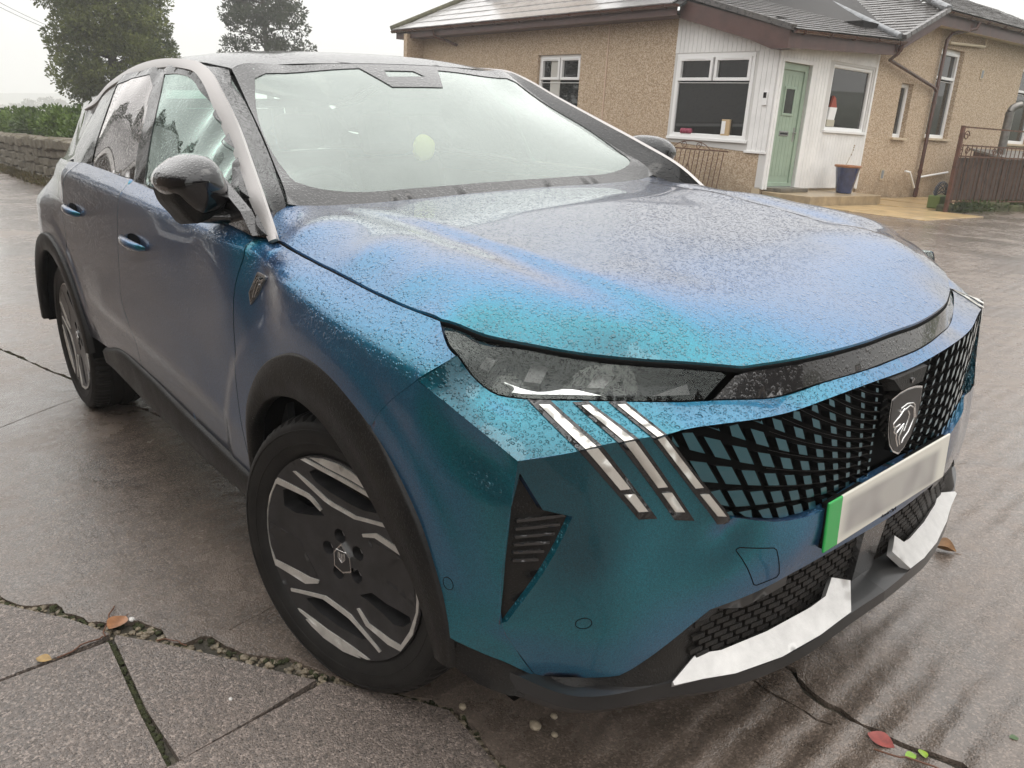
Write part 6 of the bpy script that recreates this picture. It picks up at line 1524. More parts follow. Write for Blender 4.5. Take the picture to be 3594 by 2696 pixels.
# A: main roof, eave along the long wall
rA = roof_sheet('roof', [(-11.75, -0.42, 3.10), (-1.9, -0.42, 3.16), (-1.9, 3.6, 5.4), (-8.2, 3.6, 5.4)], UND)
def courses(par, o, du, dv, nu, nv, w_, l_, inside_f, mat, th=0.012, limit=150, stag=True):
    """slates laid in overlapping courses: o origin, du along the eave, dv up the slope (unit vectors)"""
    o, du, dv = Vector(o), Vector(du).normalized(), Vector(dv).normalized(); nrm = du.cross(dv).normalized()
    if nrm.z < 0: nrm = -nrm
    v = []; q0 = [(0, 0), (w_*0.985, 0), (w_*0.985, l_*1.25), (0, l_*1.25)]
    v = [(a, b, 0.014-0.012*b/l_) for a, b in q0]+[(a, b, 0.014-0.012*b/l_-th) for a, b in q0]
    me = mesh('slate', v, [(0, 1, 2, 3), (7, 6, 5, 4), (0, 4, 5, 1), (1, 5, 6, 2), (2, 6, 7, 3), (3, 7, 4, 0)]); me.materials.append(mat)
    R = Matrix((du, dv, nrm)).transposed().to_4x4(); cand = []
    for r_ in range(nv):
        for c_ in range(nu):
            p = o+du*((c_+(0.5 if stag and r_ % 2 else 0.0))*w_)+dv*(r_*l_)
            if inside_f(p+du*w_*0.5+dv*l_*0.5): cand.append(p)
    cw = Vector((1.62, -1.68, 1.38))
    cand.sort(key=lambda p: ((HM @ p)-cw).length)
    for p in cand[:limit]:
        s_ = link('slate', me, None, par); M = R.copy(); M.translation = p+nrm*rg_.uniform(0.0, 0.004); s_.matrix_local = M @ Matrix.Rotation(rg_.uniform(-0.008, 0.008), 4, 'Z')
    if len(cand) > limit:
        mb = MB()
        for p in cand[limit:]:
            M = R.copy(); M.translation = p+nrm*rg_.uniform(0, 0.005); mb.add([tuple(M @ Vector(a)) for a in v], [(0, 1, 2, 3), (0, 4, 5, 1), (1, 5, 6, 2), (3, 7, 4, 0)])
        o_ = mb.build('slates', mat, par); o_['kind'] = 'stuff'
slA = (5.4-3.13)/4.02
courses(rA, (-12.0, -0.46, 3.115), (1, 0.0, 0.006), (0, 1, slA), 34, 11, 0.30, 0.34, lambda p: p.x > -11.75+(p.y+0.42)*0.88 and p.x < -2.0 and p.y < 3.5, TILE2, 0.02, 140, True)
MB().tube([(-11.8, -0.44, 3.14), (-8.2, 3.6, 5.44)], 0.09, 8).build('hip_ridge', simple('mossy_ridge', (0.085, 0.080, 0.045), 0.8, var=0.5, vscale=7, bump=0.02, bscale=12), rA)
# B: porch roof falls to the door side
dirB = (-1, 0, 0.30)
rB = roof_sheet('roof', [(0.34, -0.22, 2.66), (0.34, 3.25, 2.84), (-1.2, 6.2, 3.6), (-5.0, 8.0, 5.2), (-5.0, -0.22, 4.26), (-1.95, -0.22, 3.25)], UND)
vB = lambda p: p.y < 3.30+max(0, 0.30-p.x)*0.62 and p.x > -4.9 and p.y > -0.24
courses(rB, (0.39, -0.25, 2.665), (0, 1, 0.052), (-1, 0.0, 0.305), 32, 26, 0.21, 0.185, vB, SLATE, 0.008, 300)
# C: roof beyond the valley, rising towards the right, and the hip over the far wall
rC = roof_sheet('roof', [(0.36, 3.25, 2.86), (0.36, 4.80, 3.50), (-1.2, 6.3, 4.05), (-5.0, 10.0, 5.5), (-5.0, 8.0, 4.6), (-1.2, 5.0, 3.5)], UND)
courses(rC, (0.36, 3.15, 2.82), (-1, 0.0, 0.0), (0, 1, 0.405), 26, 30, 0.24, 0.19, lambda p: p.x < 0.30 and p.x > -4.9 and p.y > 3.18+max(0, 0.30-p.x)*0.60 and p.y < 4.85+(0.36-p.x)*0.95, SLATE, 0.008, 0)
rD = roof_sheet('roof', [(0.40, 4.80, 3.52), (0.40, 13.0, 3.60), (-4.5, 13.0, 5.6), (-4.5, 9.6, 5.5)], UND)
courses(rD, (0.44, 4.75, 3.545), (0, 1, 0.01), (-1, 0, 0.40), 34, 14, 0.25, 0.22, lambda p: p.y > 4.85+(0.36-p.x)*0.98, SLATE, 0.008, 0)
MB().tube([(0.34, 3.24, 2.90), (-0.6, 3.85, 3.22), (-2.0, 4.75, 3.72), (-4.8, 6.6, 4.7)], [0.07, 0.09, 0.10, 0.10], 8).build('valley_lead', LEAD, rC)
MB().tube([(0.40, 4.80, 3.56), (-1.5, 6.7, 4.32), (-4.5, 9.6, 5.5)], 0.075, 6).build('hip_lead', LEAD, rD)
# verge slates along the porch gable
for k in range(14):
    t_ = k/14; x0 = 0.36-2.4*t_; z0 = 2.69+0.66*t_
    M = Matrix.Translation((x0, -0.30, z0)) @ Matrix.Rotation(math.radians(15.5), 4, 'Y')
    MB().box((-0.178, -0.03, -0.045), (0.0, 0.10, 0.045), M, bev=0.004).build('verge_tile', SLATE, rB)
for k in range(9):
    t_ = k/9; y0 = 3.25+1.55*t_; z0 = 2.90+0.65*t_
    M = Matrix.Translation((0.42, y0, z0)) @ Matrix.Rotation(math.radians(22.6), 4, 'X')
    MB().box((-0.06, 0.0, -0.04), (0.03, 0.176, 0.04), M, bev=0.004).build('verge_tile', SLATE, rC)
# fascias, soffits, gutters
mb = MB(); mb.add([(-11.6, -0.40, 2.90), (-2.0, -0.40, 2.98), (-2.0, -0.40, 3.15), (-11.6, -0.40, 3.08)], [(0, 1, 2, 3)]); mb.add([(-11.6, -0.40, 2.90), (-2.0, -0.40, 2.98), (-2.0, 0.0, 2.98), (-11.6, 0.0, 2.90)], [(3, 2, 1, 0)])
mb.build('fascia', BROWN, HOUSE)
mb = MB(); mb.add([(-2.05, -0.28, 2.95), (-2.05, -0.28, 3.26), (0.30, -0.28, 2.66), (0.30, -0.28, 2.38), (-0.02, -0.28, 2.38), (-0.45, -0.28, 2.53)], [(5, 4, 3, 2, 1, 0)]); mb.add([(-2.05, -0.28, 2.97), (-0.45, -0.28, 2.53), (-0.02, -0.28, 2.38), (0.30, -0.28, 2.38), (0.30, 0.0, 2.38), (-0.02, 0.0, 2.38), (-0.45, 0.0, 2.53), (-2.05, 0.0, 2.97)], [(0, 1, 6, 7), (1, 2, 5, 6), (2, 3, 4, 5)])
mb.build('barge_board', BROWN, HOUSE)
mb = MB(); mb.add([(0.30, -0.28, 2.38), (0.30, 3.22, 2.58), (0.30, 3.22, 2.80), (0.30, -0.28, 2.64)], [(0, 1, 2, 3)]); mb.add([(0.30, -0.28, 2.38), (0.30, 3.22, 2.58), (0.0, 3.22, 2.60), (0.0, -0.28, 2.50)], [(3, 2, 1, 0)])
mb.build('fascia', BROWN, HOUSE)
mb = MB(); mb.add([(0.32, 3.22, 2.62), (0.32, 4.80, 3.27), (0.32, 4.80, 3.49), (0.32, 3.22, 2.84)], [(0, 1, 2, 3)]); mb.add([(0.32, 4.80, 3.27), (0.32, 13, 3.36), (0.32, 13, 3.58), (0.32, 4.80, 3.50)], [(0, 1, 2, 3)])
mb.build('fascia', BROWN, HOUSE)
MB().add([(0.32, 4.80, 3.27), (0.32, 13, 3.36), (0.0, 13, 3.38), (0.0, 4.80, 3.30), (0.32, 3.22, 2.62), (0.0, 3.22, 2.66)], [(3, 2, 1, 0), (4, 0, 3, 5)]).build('soffit', SOFF, HOUSE)
def gutter(P0, P1, out, name='gutter'):
    P0, P1, out = Vector(P0), Vector(P1), Vector(out); n = 8; v = []
    for p in (P0, P1):
        for k in range(n+1):
            a = math.pi*k/n; v.append(p+out*(0.055-0.055*math.cos(a))+Vector((0, 0, -0.055*math.sin(a))))
    mb = MB().add(v, [(k, k+1, n+2+k, n+1+k) for k in range(n)], True)
    for e in (0, n+1): mb.add([v[e+k] for k in range(n+1)], [tuple(range(n+1))])
    g_ = mb.build(name, GUTT, HOUSE); Lg = (P1-P0).length; m = int(Lg/0.85)
    for i in range(m+1):
        p = P0.lerp(P1, (i+0.3)/(m+0.6)); b_ = []
        for k in range(n+1):
            a = math.pi*k/n; b_.append(p+out*(0.055-0.060*math.cos(a))+Vector((0, 0, -0.060*math.sin(a)-0.002)))
        MB().tube(b_, 0.010, 5).build('gutter_bracket', GUTT, g_)
    return g_
gutter((-11.7, -0.41, 3.09), (-1.95, -0.41, 3.155), (0, -1, 0))
gutter((0.31, -0.22, 2.66), (0.31, 3.38, 2.825), (1, 0, 0))
gutter((0.33, 4.72, 3.53), (0.33, 12.8, 3.60), (1, 0, 0))
def pipe(P, r_, name='downpipe', mat=GUTT, coll=()):
    o = MB().tube(P, r_, 10).build(name, mat, HOUSE)
    for c0, c1 in coll: MB().tube([c0, c1], r_*1.25, 10).build('pipe_collar', mat, o)
    return o
pipe([(0.37, 3.30, 2.76), (0.30, 3.34, 2.62), (0.12, 3.42, 2.52), (0.09, 5.52, 2.16), (0.09, 5.62, 2.10)], 0.034, coll=[((0.37, 3.30, 2.74), (0.33, 3.32, 2.66))])
pipe([(0.39, 6.30, 3.50), (0.36, 6.26, 3.36), (0.12, 5.75, 3.22), (0.09, 5.66, 3.10), (0.09, 5.64, 0.25), (0.09, 5.63, -0.15)], 0.038, coll=[((0.09, 5.65, 2.12), (0.09, 5.65, 2.20)), ((0.09, 5.65, 1.84), (0.09, 5.65, 1.90)), ((0.09, 5.64, 0.42), (0.09, 5.64, 0.50)), ((0.09, 5.63, -0.06), (0.09, 5.64, 0.12))])
pipe([(-9.75, -0.46, 3.04), (-9.75, -0.44, 2.90), (-9.60, -0.16, 2.82), (-9.32, -0.04, 2.72)], 0.034)
pipe([(0.05, 5.05, 0.46), (0.08, 5.20, 0.44), (0.09, 5.52, 0.12)], 0.022, 'waste_pipe', UPVC)
pipe([(0.08, 5.70, 0.34), (0.06, 7.05, 0.45)], 0.022, 'waste_pipe', UPVC)
pipe([(0.07, 5.85, 3.06), (0.08, 7.50, 3.14), (0.08, 7.52, 3.30)], 0.03, 'overflow_pipe', SOFF)
for (a, h) in ((7.85, 2.60), (4.17, 0.385)):
    vb = hb('x', a-0.08, a+0.08, h-0.11, h+0.11, 0.0, 0.018, 0.003).build('wall_vent', SANDS, HOUSE)
    hb('x', a-0.05, a+0.05, h-0.08, h+0.08, 0.018, 0.022).build('vent_grid', simple('vent_grey_%.1f' % a, (0.22, 0.24, 0.25), 0.5), vb)
# chimney
ch = MB().box((-9.3, 0.85, 3.3), (-7.0, 1.75, 5.6)).build('chimney', DASHM, HOUSE)
MB().add([(-9.35, 0.80, 3.80), (-6.9, 0.80, 3.80), (-6.7, 0.55, 3.70), (-9.45, 0.55, 3.68), (-9.35, 0.80, 3.95), (-6.9, 0.80, 3.95)], [(3, 2, 1, 0), (0, 1, 5, 4)]).build('flashing', LEAD, ch)
lead_strip = MB().add([(-9.3, 0.62, 3.78), (-2.9, -0.1, 3.42), (-2.6, -0.34, 3.26), (-9.2, 0.15, 3.52)], [(3, 2, 1, 0)])
# dark rooms behind the panes are closed by the panes themselves; the core keeps light out of the eaves
MB().box((-10.7, 0.30, -0.4), (-0.35, 3.0, 2.95)).build('room_core', DARK, HOUSE)
MB().box((-4.0, 3.05, -0.4), (-0.35, 12.8, 3.2)).build('room_core', DARK, HOUSE)

# doorstep and paving
STEP = empty('doorstep'); STEP.matrix_world = HM; tag(STEP, 'stone doorstep with mossy riser below the green door', 'step')
MB().box((0.0, 0.05, -0.12), (0.95, 2.45, 0.075), bev=0.012).build('slab', simple('step_sandstone', (0.33, 0.25, 0.15), 0.4, var=0.3, vscale=5, coat=0.2), STEP)
MB().box((0.05, 0.10, -0.5), (0.90, 2.40, -0.12)).build('riser', simple('mossy_riser', (0.10, 0.09, 0.035), 0.8, var=0.6, vscale=9, bump=0.01, bscale=30), STEP)
MB().box((0.0, 0.15, 0.076), (0.30, 1.02, 0.14), bev=0.008).build('threshold', simple('wet_threshold', (0.12, 0.105, 0.08), 0.5, var=0.4, vscale=8), STEP)
PAV = tag(empty('paving'), kind='structure'); PAV.matrix_world = HM
pvm = simple('sandstone_flag', (0.40, 0.28, 0.135), 0.38, var=0.35, vscale=2.5, coat=0.25, bump=0.006, bscale=25)
for i in range(3):
    for j in range(9):
        x0, y0 = 0.98+0.62*i if j < 3 else 0.02+0.62*i, 0.2+0.72*j
        MB().box((x0+0.006, y0+0.006, -0.30), (x0+0.614, y0+0.714, -0.085+rg_.uniform(-0.006, 0.006)), bev=0.006).build('flagstone', pvm, PAV)

# pot with a dry stem
POT = empty('plant_pot'); POT.matrix_world = HM @ Matrix.Translation((0.52, 1.86, 0.076)) @ Matrix.Scale(0.86, 4); tag(POT, 'tall blue glazed pot with terracotta rim on the doorstep', 'plant pot')
def lathe(prof, n=28):
    v = []; m = len(prof)
    for i in range(n):
        a = 2*math.pi*i/n; v += [(r_*math.cos(a), r_*math.sin(a), z) for r_, z in prof]
    return MB().add(v, [(i*m+j, ((i+1) % n)*m+j, ((i+1) % n)*m+j+1, i*m+j+1) for i in range(n) for j in range(m-1)], True)
lathe([(0.0, 0.0), (0.155, 0.0), (0.165, 0.02), (0.245, 0.52), (0.255, 0.545)]).build('pot_body', simple('cobalt_glaze', (0.018, 0.035, 0.12), 0.2, coat=0.8, var=0.4, vscale=8), POT)
lathe([(0.252, 0.535), (0.275, 0.55), (0.278, 0.575), (0.262, 0.585), (0.235, 0.575), (0.225, 0.50)]).build('pot_rim', simple('terracotta_edge', (0.30, 0.13, 0.055), 0.5, var=0.3, vscale=12), POT)
lathe([(0.0, 0.53), (0.232, 0.53)]).build('soil', DIRT, POT)
MB().tube([(-0.05, -0.05, 0.53), (-0.02, 0.02, 0.70), (0.0, 0.07, 0.85), (0.01, 0.11, 0.98)], [0.007, 0.005, 0.004, 0.003], 5).build('dry_stem', simple('dry_stem', (0.42, 0.35, 0.27), 0.8), POT)
for p in ((0.0, 0.10, 0.95), (0.01, 0.03, 0.80), (-0.01, 0.13, 0.99), (0.02, 0.06, 0.90)):
    bm = bmesh.new(); bmesh.ops.create_icosphere(bm, subdivisions=1, radius=0.018)
    for q in bm.verts: q.co += Vector(p)
    me = bpy.data.meshes.new('seed_head'); bm.to_mesh(me); bm.free(); link('seed_head', me, bpy.data.materials['dry_stem'], POT)

# things on the window sills, seen through the glass
def onsill(name, lab, cat, M, builder):
    r_ = empty(name); r_.matrix_world = HM @ M; tag(r_, lab, cat); builder(r_); return r_
GLOSSP = simple('pink_ornament', (0.30, 0.04, 0.08), 0.4)
def _p(r_):
    for dx in (-0.09, -0.03, 0.04, 0.10): lathe([(0.0, 0.0), (0.035, 0.0), (0.045, 0.05), (0.03, 0.09), (0.0, 0.095)], 12).build('bowl', GLOSSP, r_, Matrix.Translation((dx, 0, 0)))
onsill('pink_bowls', 'row of pink bowls inside the porch window sill', 'bowls', Matrix.Translation((-1.82, 0.004, 0.965)), _p)
def _c(r_):
    MB().box((-0.09, -0.02, 0), (0.09, 0.02, 0.28), bev=0.004).build('carton_body', simple('kraft_card', (0.50, 0.36, 0.20), 0.7), r_); MB().box((-0.085, -0.023, 0.03), (0.0, -0.0205, 0.25)).build('carton_label', UPVC, r_)
onsill('paper_carton', 'tan and white carton standing inside the porch window', 'carton', Matrix.Translation((-0.92, 0.004, 0.965)), _c)
def _t(r_):
    MB().box((-0.02, -0.13, 0.0), (0.02, 0.13, 0.12), bev=0.01).build('tray', simple('sill_tray', (0.45, 0.42, 0.33), 0.6), r_)
    MB().prism([(-0.12, 0.12), (0.10, 0.12), (0.14, 0.34), (-0.10, 0.34)], 0, -0.02, 0.02).build('tub', UPVC, r_)
    MB().prism([(-0.09, 0.34), (0.12, 0.34), (0.05, 0.50), (-0.02, 0.54)], 0, -0.02, 0.02).build('red_lid', simple('red_lid', (0.30, 0.045, 0.02), 0.5), r_)
onsill('sill_tub', 'white tub with red top inside the window by the door', 'tub', Matrix.Translation((-0.035, 1.93, 1.235)), _t)
CU = onsill('curtain', 'pale net curtain hanging in the left window of the long wall', 'curtain', Matrix.Translation((-5.85, 0.103, 1.05)), lambda r_: [MB().tube([(0.035*k, 0, 0.0), (0.035*k, 0, 1.28)], 0.018, 6).build('fold', CURT, r_) for k in range(9)])

# iron railing panel leaning on the wall under the porch window
RUST = simple('rusty_iron', (0.115, 0.055, 0.032), 0.6, 0.3, var=0.5, vscale=14)
RAIL = empty('railing_panel'); RAIL.matrix_world = HM @ Matrix.Translation((-1.36, -0.30, 0.70)) @ Matrix.Rotation(math.radians(-8), 4, 'X'); tag(RAIL, 'rusty wrought iron panel with scrolls leaning under the porch window', 'railing')
for k in range(15): MB().tube([(-0.80+k*0.107, 0, -1.0), (-0.80+k*0.107, 0, -0.02)], 0.008, 5).build('bar', RUST, RAIL)
MB().tube([(-0.86, 0, 0.0), (0.78, 0, 0.0)], 0.013, 6).build('top_rail', RUST, RAIL)
def scroll(cx, cz, r_, s_, n=20, turns=1.4): return [(cx+s_*r_*(1-t_*0.75)*math.cos(turns*2*math.pi*t_), 0, cz+r_*(1-t_*0.75)*math.sin(turns*2*math.pi*t_)) for t_ in np.linspace(0, 1, n)]
for s_ in (1, -1):
    MB().tube(scroll(-0.05+s_*0.17, 0.06, 0.07, s_), 0.007, 5).build('scroll', RUST, RAIL)
    MB().tube([(-0.05+s_*0.45, 0, 0.0), (-0.05+s_*0.33, 0, 0.08), (-0.05+s_*0.2, 0, 0.13), (-0.05, 0, 0.15)], 0.008, 5).build('scroll', RUST, RAIL)
    MB().tube([(-0.05, 0, -0.25), (-0.05+s_*0.08, 0, -0.42), (-0.05+s_*0.12, 0, -0.55), (-0.05+s_*0.05, 0, -0.66), (-0.05, 0, -0.60)], 0.008, 5).build('scroll', RUST, RAIL)

# iron gate at the right, with boards wired behind it
def hpt(x, y, z): return HM @ Vector((x, y, z))
GATE = empty('iron_gate'); GATE.matrix_world = HM @ Matrix.Translation((2.15, 2.45, -0.06)) @ Matrix.Rotation(math.radians(-6), 4, 'Z'); tag(GATE, 'rusty iron gate with scrolled top rail and spaced bars', 'gate')
RUST2 = simple('red_rust', (0.10, 0.042, 0.026), 0.6, 0.2, var=0.5, vscale=9)
MB().box((-0.03, -0.03, -0.05), (0.03, 0.03, 1.42), bev=0.006).build('gate_post', RUST2, GATE)
for z in (0.14, 0.92, 1.10, 1.40): MB().box((-0.012, 0.0, z-0.012), (0.012, 4.6, z+0.012)).build('rail', RUST, GATE)
for k in range(30): MB().tube([(0, 0.12+k*0.15, 0.14), (0, 0.12+k*0.15, 1.10 if k % 2 else 1.12)], 0.008, 5).build('bar', RUST, GATE)
for k in range(4):
    y0 = 0.18+k*1.1
    for s_ in (1, -1): MB().tube([(0, y0+0.10*s_+p[0], p[2]) for p in scroll(0, 1.01, 0.075, s_)], 0.008, 5).build('scroll', RUST, GATE)
MB().tube([(0, 0.16+p[0], p[2]) for p in scroll(0, 1.26, 0.09, 1)], 0.010, 5).build('scroll', RUST, GATE)
BOARD = simple('wet_brown_board', (0.060, 0.036, 0.024), 0.5, var=0.5, vscale=7, bump=0.004, bscale=40)
FEN = empty('board_screen'); FEN.matrix_world = HM @ Matrix.Translation((2.05, 2.62, -0.06)) @ Matrix.Rotation(math.radians(-6), 4, 'Z'); tag(FEN, 'dark brown board screen standing behind the iron gate', 'fence')
for k in range(34): MB().box((-0.02+0.008*(k % 2), k*0.128, 0.16+rg_.uniform(-.01, .01)), (0.0+0.008*(k % 2), k*0.128+0.122, 0.90+rg_.uniform(-.015, .015)), bev=0.004).build('board', BOARD, FEN)
PLN = empty('gate_plinth'); PLN.matrix_world = HM @ Matrix.Translation((2.10, 2.50, -0.06)) @ Matrix.Rotation(math.radians(-6), 4, 'Z'); tag(PLN, 'low mossy stone kerb under the iron gate', 'kerb')
kerbm = simple('mossy_kerb', (0.060, 0.062, 0.022), 0.9, var=0.7, vscale=6, bump=0.03, bscale=14)
for k in range(9): MB().box((-0.16, k*0.52, -0.30), (0.10, k*0.52+0.50, 0.10+rg_.uniform(-0.03, 0.05)), bev=0.03).build('kerb_stone', kerbm, PLN)
# store with a felt roof and a steel flue behind the gate
SHED = empty('coal_bunker'); SHED.matrix_world = HM @ Matrix.Translation((0.75, 5.6, -0.1)); tag(SHED, 'low dark bunker with sloping lid behind the iron gate', 'bunker')
MB().box((0.0, 0.9, 0.0), (1.0, 4.4, 0.86), bev=0.01).build('bunker_box', BOARD, SHED)
MB().add([(-0.05, 0.8, 1.10), (-0.05, 4.5, 1.10), (1.08, 4.5, 0.88), (1.08, 0.8, 0.88), (-0.05, 0.8, 1.06), (-0.05, 4.5, 1.06), (1.08, 4.5, 0.84), (1.08, 0.8, 0.84)], [(0, 3, 2, 1), (4, 5, 6, 7), (3, 7, 6, 2), (0, 4, 7, 3), (1, 2, 6, 5)]).build('bunker_lid', simple('grey_felt', (0.15, 0.14, 0.125), 0.5, var=0.35, vscale=5), SHED)
MB().prism([(0.0, 0.86), (1.0, 0.86), (0.0, 1.06)], 1, 0.9, 0.95).build('bunker_gable', BROWN, SHED)
FLUE = empty('flue_pipe'); FLUE.matrix_world = HM @ Matrix.Translation((1.1, 7.0, 0.83)); tag(FLUE, 'steel flue pipe with bent cap behind the gate', 'flue')
STEEL = simple('dull_steel', (0.20, 0.19, 0.175), 0.35, 0.8, var=0.3, vscale=10)
MB().tube([(0, 0, 0), (0, 0, 0.95)], 0.085, 14).build('flue_tube', STEEL, FLUE)
MB().tube([(0, 0, 0.95), (0.02, 0.03, 1.03), (0.07, 0.10, 1.08), (0.12, 0.17, 1.10)], 0.075, 12).build('flue_cap', STEEL, FLUE)
MB().tube([(0, 0, -0.10), (0, 0, 0.05)], [0.24, 0.10], 14).build('flue_collar', DARK, FLUE)
BAR_ = empty('wheel_guard'); BAR_.matrix_world = HM @ Matrix.Translation((1.75, 3.05, 0.12)); tag(BAR_, 'black rounded wire guard on the ground behind the gate post', 'guard')
for k in range(9):
    a = math.pi*k/8; MB().tube([(0, -0.22*math.cos(t_), 0.26*math.sin(t_)) if k == 0 else (0.10*math.sin(t_)*math.cos(a), -0.22*math.cos(t_), 0.26*math.sin(t_)*abs(math.sin(a))+0.02) for t_ in np.linspace(0, math.pi, 14)], 0.008, 5).build('wire', simple('dark_wire', (0.03, 0.035, 0.045), 0.35, 0.4) if 'dark_wire' not in bpy.data.materials else bpy.data.materials['dark_wire'], BAR_)
MB().box((-0.11, -0.24, -0.20), (0.11, 0.24, 0.03), bev=0.02).build('guard_base', simple('green_crate', (0.10, 0.14, 0.03), 0.5), BAR_)
# ================================================================ TREES, HEDGE, WALL
def leaf_mat(name, a, b, dark):
    t = NT(name); g = t.n('NewGeometry'); co = t.co('Object')
    rm = t.mix(g.outputs['Random Per Island'], a, b)
    col = t.mix(t.mr(t.noise(co, 0.9, 3, 0.6), 0.35, 0.65), rm, dark)
    p = t.pbr(col, 0.5, 0.0, None, spec=0.4)
    tl = t.n('BsdfTranslucent'); t.lk(col, tl.inputs[0])
    ms = t.n('MixShader'); ms.inputs[0].default_value = 0.28; t.lk(p, ms.inputs[1]); t.lk(tl.outputs[0], ms.inputs[2])
    return t.done(ms.outputs[0])
BARK = simple('bark', (0.055, 0.045, 0.035), 0.9, var=0.5, vscale=6, bump=0.03, bscale=20)
def leaves(clumps, per, size, rr, upw=0.35, asp=2.0):
    """leaf faces spread through a list of clumps (centre, radius vec); returns an MB"""
    V = []; Fc = []
    for (cx, cy, cz, ax, ay, az) in clumps:
        n = int(per*(ax*ay*az)**(1/3))
        for _ in range(n):
            while True:
                d = Vector((rr.gauss(0, 1), rr.gauss(0, 1), rr.gauss(0, 1)))
                if d.length > 1e-3: break
            d.normalize(); k = (0.35+0.65*rr.random()**0.5)
            p = Vector((cx+d.x*ax*k, cy+d.y*ay*k, cz+d.z*az*k))
            ax_ = (d+Vector((rr.gauss(0, .5), rr.gauss(0, .5), rr.gauss(0, .4)+upw))).normalized()
            sd_ = ax_.cross(Vector((rr.gauss(0, 1), rr.gauss(0, 1), rr.gauss(0, 1)))).normalized()
            s_ = size*(0.6+0.8*rr.random()); b = len(V)
            V += [tuple(p-sd_*s_*0.5/asp*0.6), tuple(p+ax_*s_*0.5-sd_*s_/asp*0.55), tuple(p+ax_*s_), tuple(p+ax_*s_*0.5+sd_*s_/asp*0.55)]
            Fc.append((b, b+1, b+2, b+3))
    mb = MB(); mb.v = V; mb.f = Fc; mb.sm = [False]*len(Fc); return mb
def conifer(name, loc, lab, prof, seed, mat, nclump=190, leaf_=0.16, per=330, lean=0.0):
    """ragged evergreen: prof is a list of (height, radius)"""
    rr = random.Random(seed); rt = empty(name, loc); tag(rt, lab, 'tree', 'trees beyond the wall')
    H = prof[-1][0]; cl = []
    for _ in range(nclump):
        z = prof[0][0]+(H-prof[0][0])*rr.random()**0.85; R = np.interp(z, [p[0] for p in prof], [p[1] for p in prof])
        a = rr.uniform(0, 2*math.pi); r_ = R*(0.45+0.60*rr.random()**0.6); s_ = rr.uniform(0.28, 0.55)*min(1.0, 0.5+R*0.35)
        cl.append((r_*math.cos(a)+lean*z, r_*math.sin(a), z, s_*1.15, s_*1.15, s_*0.75))
    leaves(cl, per, leaf_, rr).build('crown', mat, rt)
    tr = MB().tube([(0, 0, -1.5), (0.02, 0, 1.0), (lean*H*0.5, 0.03, H*0.5), (lean*H, 0, H*0.96)], [0.26, 0.22, 0.13, 0.02], 9)
    for k in range(30):
        z = prof[0][0]+(H-prof[0][0])*k/30.0; R = np.interp(z, [p[0] for p in prof], [p[1] for p in prof]); a = rr.uniform(0, 6.28)
        tr.tube([(lean*z, 0, z), (lean*z+R*0.5*math.cos(a), R*0.5*math.sin(a), z+0.25), (lean*z+R*0.95*math.cos(a), R*0.95*math.sin(a), z+0.35)], [0.06, 0.035, 0.012], 5)
    tr.build('trunk', BARK, rt); return rt
EVG = leaf_mat('cypress_leaf', (0.125, 0.155, 0.032), (0.215, 0.235, 0.060), (0.056, 0.078, 0.026))
EVG2 = leaf_mat('spruce_leaf', (0.045, 0.062, 0.030), (0.075, 0.090, 0.045), (0.026, 0.038, 0.022))
conifer('evergreen_tree', (-31.3, 6.8, -0.4), 'dense yellow-green evergreen tree behind the hedge at left', [(1.9, 0.75), (2.8, 1.55), (3.6, 1.75), (4.6, 1.80), (5.8, 1.75), (6.8, 1.35), (8.4, 0.3)], 3, EVG, 330, 0.105, 720)
conifer('evergreen_tree', (-40.6, 16.6, -0.6), 'darker sparse evergreen standing behind the car roof', [(3.5, 1.6), (5.2, 2.0), (6.6, 1.75), (8.0, 1.5), (9.6, 1.0), (11.5, 0.2)], 8, EVG2, 190, 0.14, 480)
conifer('evergreen_tree', (-14.0, -13.0, -0.3), 'dark evergreen standing left of the drive beyond the outbuilding', [(1.5, 1.2), (3.5, 2.0), (6.5, 1.8), (10.0, 0.2)], 15, EVG2, 110, 0.30, 150)
for k, (x, y, h_, lab) in enumerate(((-21.0, -9.2, 9.0, 'broad unseen evergreen added behind the outbuilding, nearest the drive'), (-26.5, -8.0, 10.0, 'tallest unseen evergreen added behind the outbuilding'), (-32.0, -6.5, 8.5, 'unseen evergreen added farthest along the left side of the drive'))):  # out of view, added to darken the lower part of the side-window reflections
    conifer('evergreen_tree', (x, y, -0.3), lab, [(1.2, 1.8), (3.5, 2.6), (h_*0.7, 2.2), (h_, 0.4)], 40+k, EVG2, 120, 0.30, 150)
# hedge on the far side of the wall
HED = leaf_mat('laurel_leaf', (0.075, 0.135, 0.016), (0.14, 0.215, 0.030), (0.034, 0.062, 0.014))
rr = random.Random(21); cl = []
for _ in range(420):
    t_ = rr.random(); x = -33.5+17.5*t_; y = 3.35+rr.uniform(-0.55, 0.9); z = rr.uniform(0.45, 1.42)+0.10*math.sin(x*1.9)
    cl.append((x, y, z, 0.32, 0.30, 0.26))
hd = empty('hedge', (-24, 3.4, 0)); tag(hd, 'clipped bright green laurel hedge behind the stone wall', 'hedge')
o = leaves(cl, 560, 0.10, rr, 0.3, 1.7).build('foliage', HED, hd); o.location = (24, -3.4, 0)
MB().box((-33, 3.1, -0.2), (-16, 3.9, 1.15)).build('hedge_core', simple('hedge_shade', (0.012, 0.018, 0.007), 0.9), hd).location = (24, -3.4, 0)
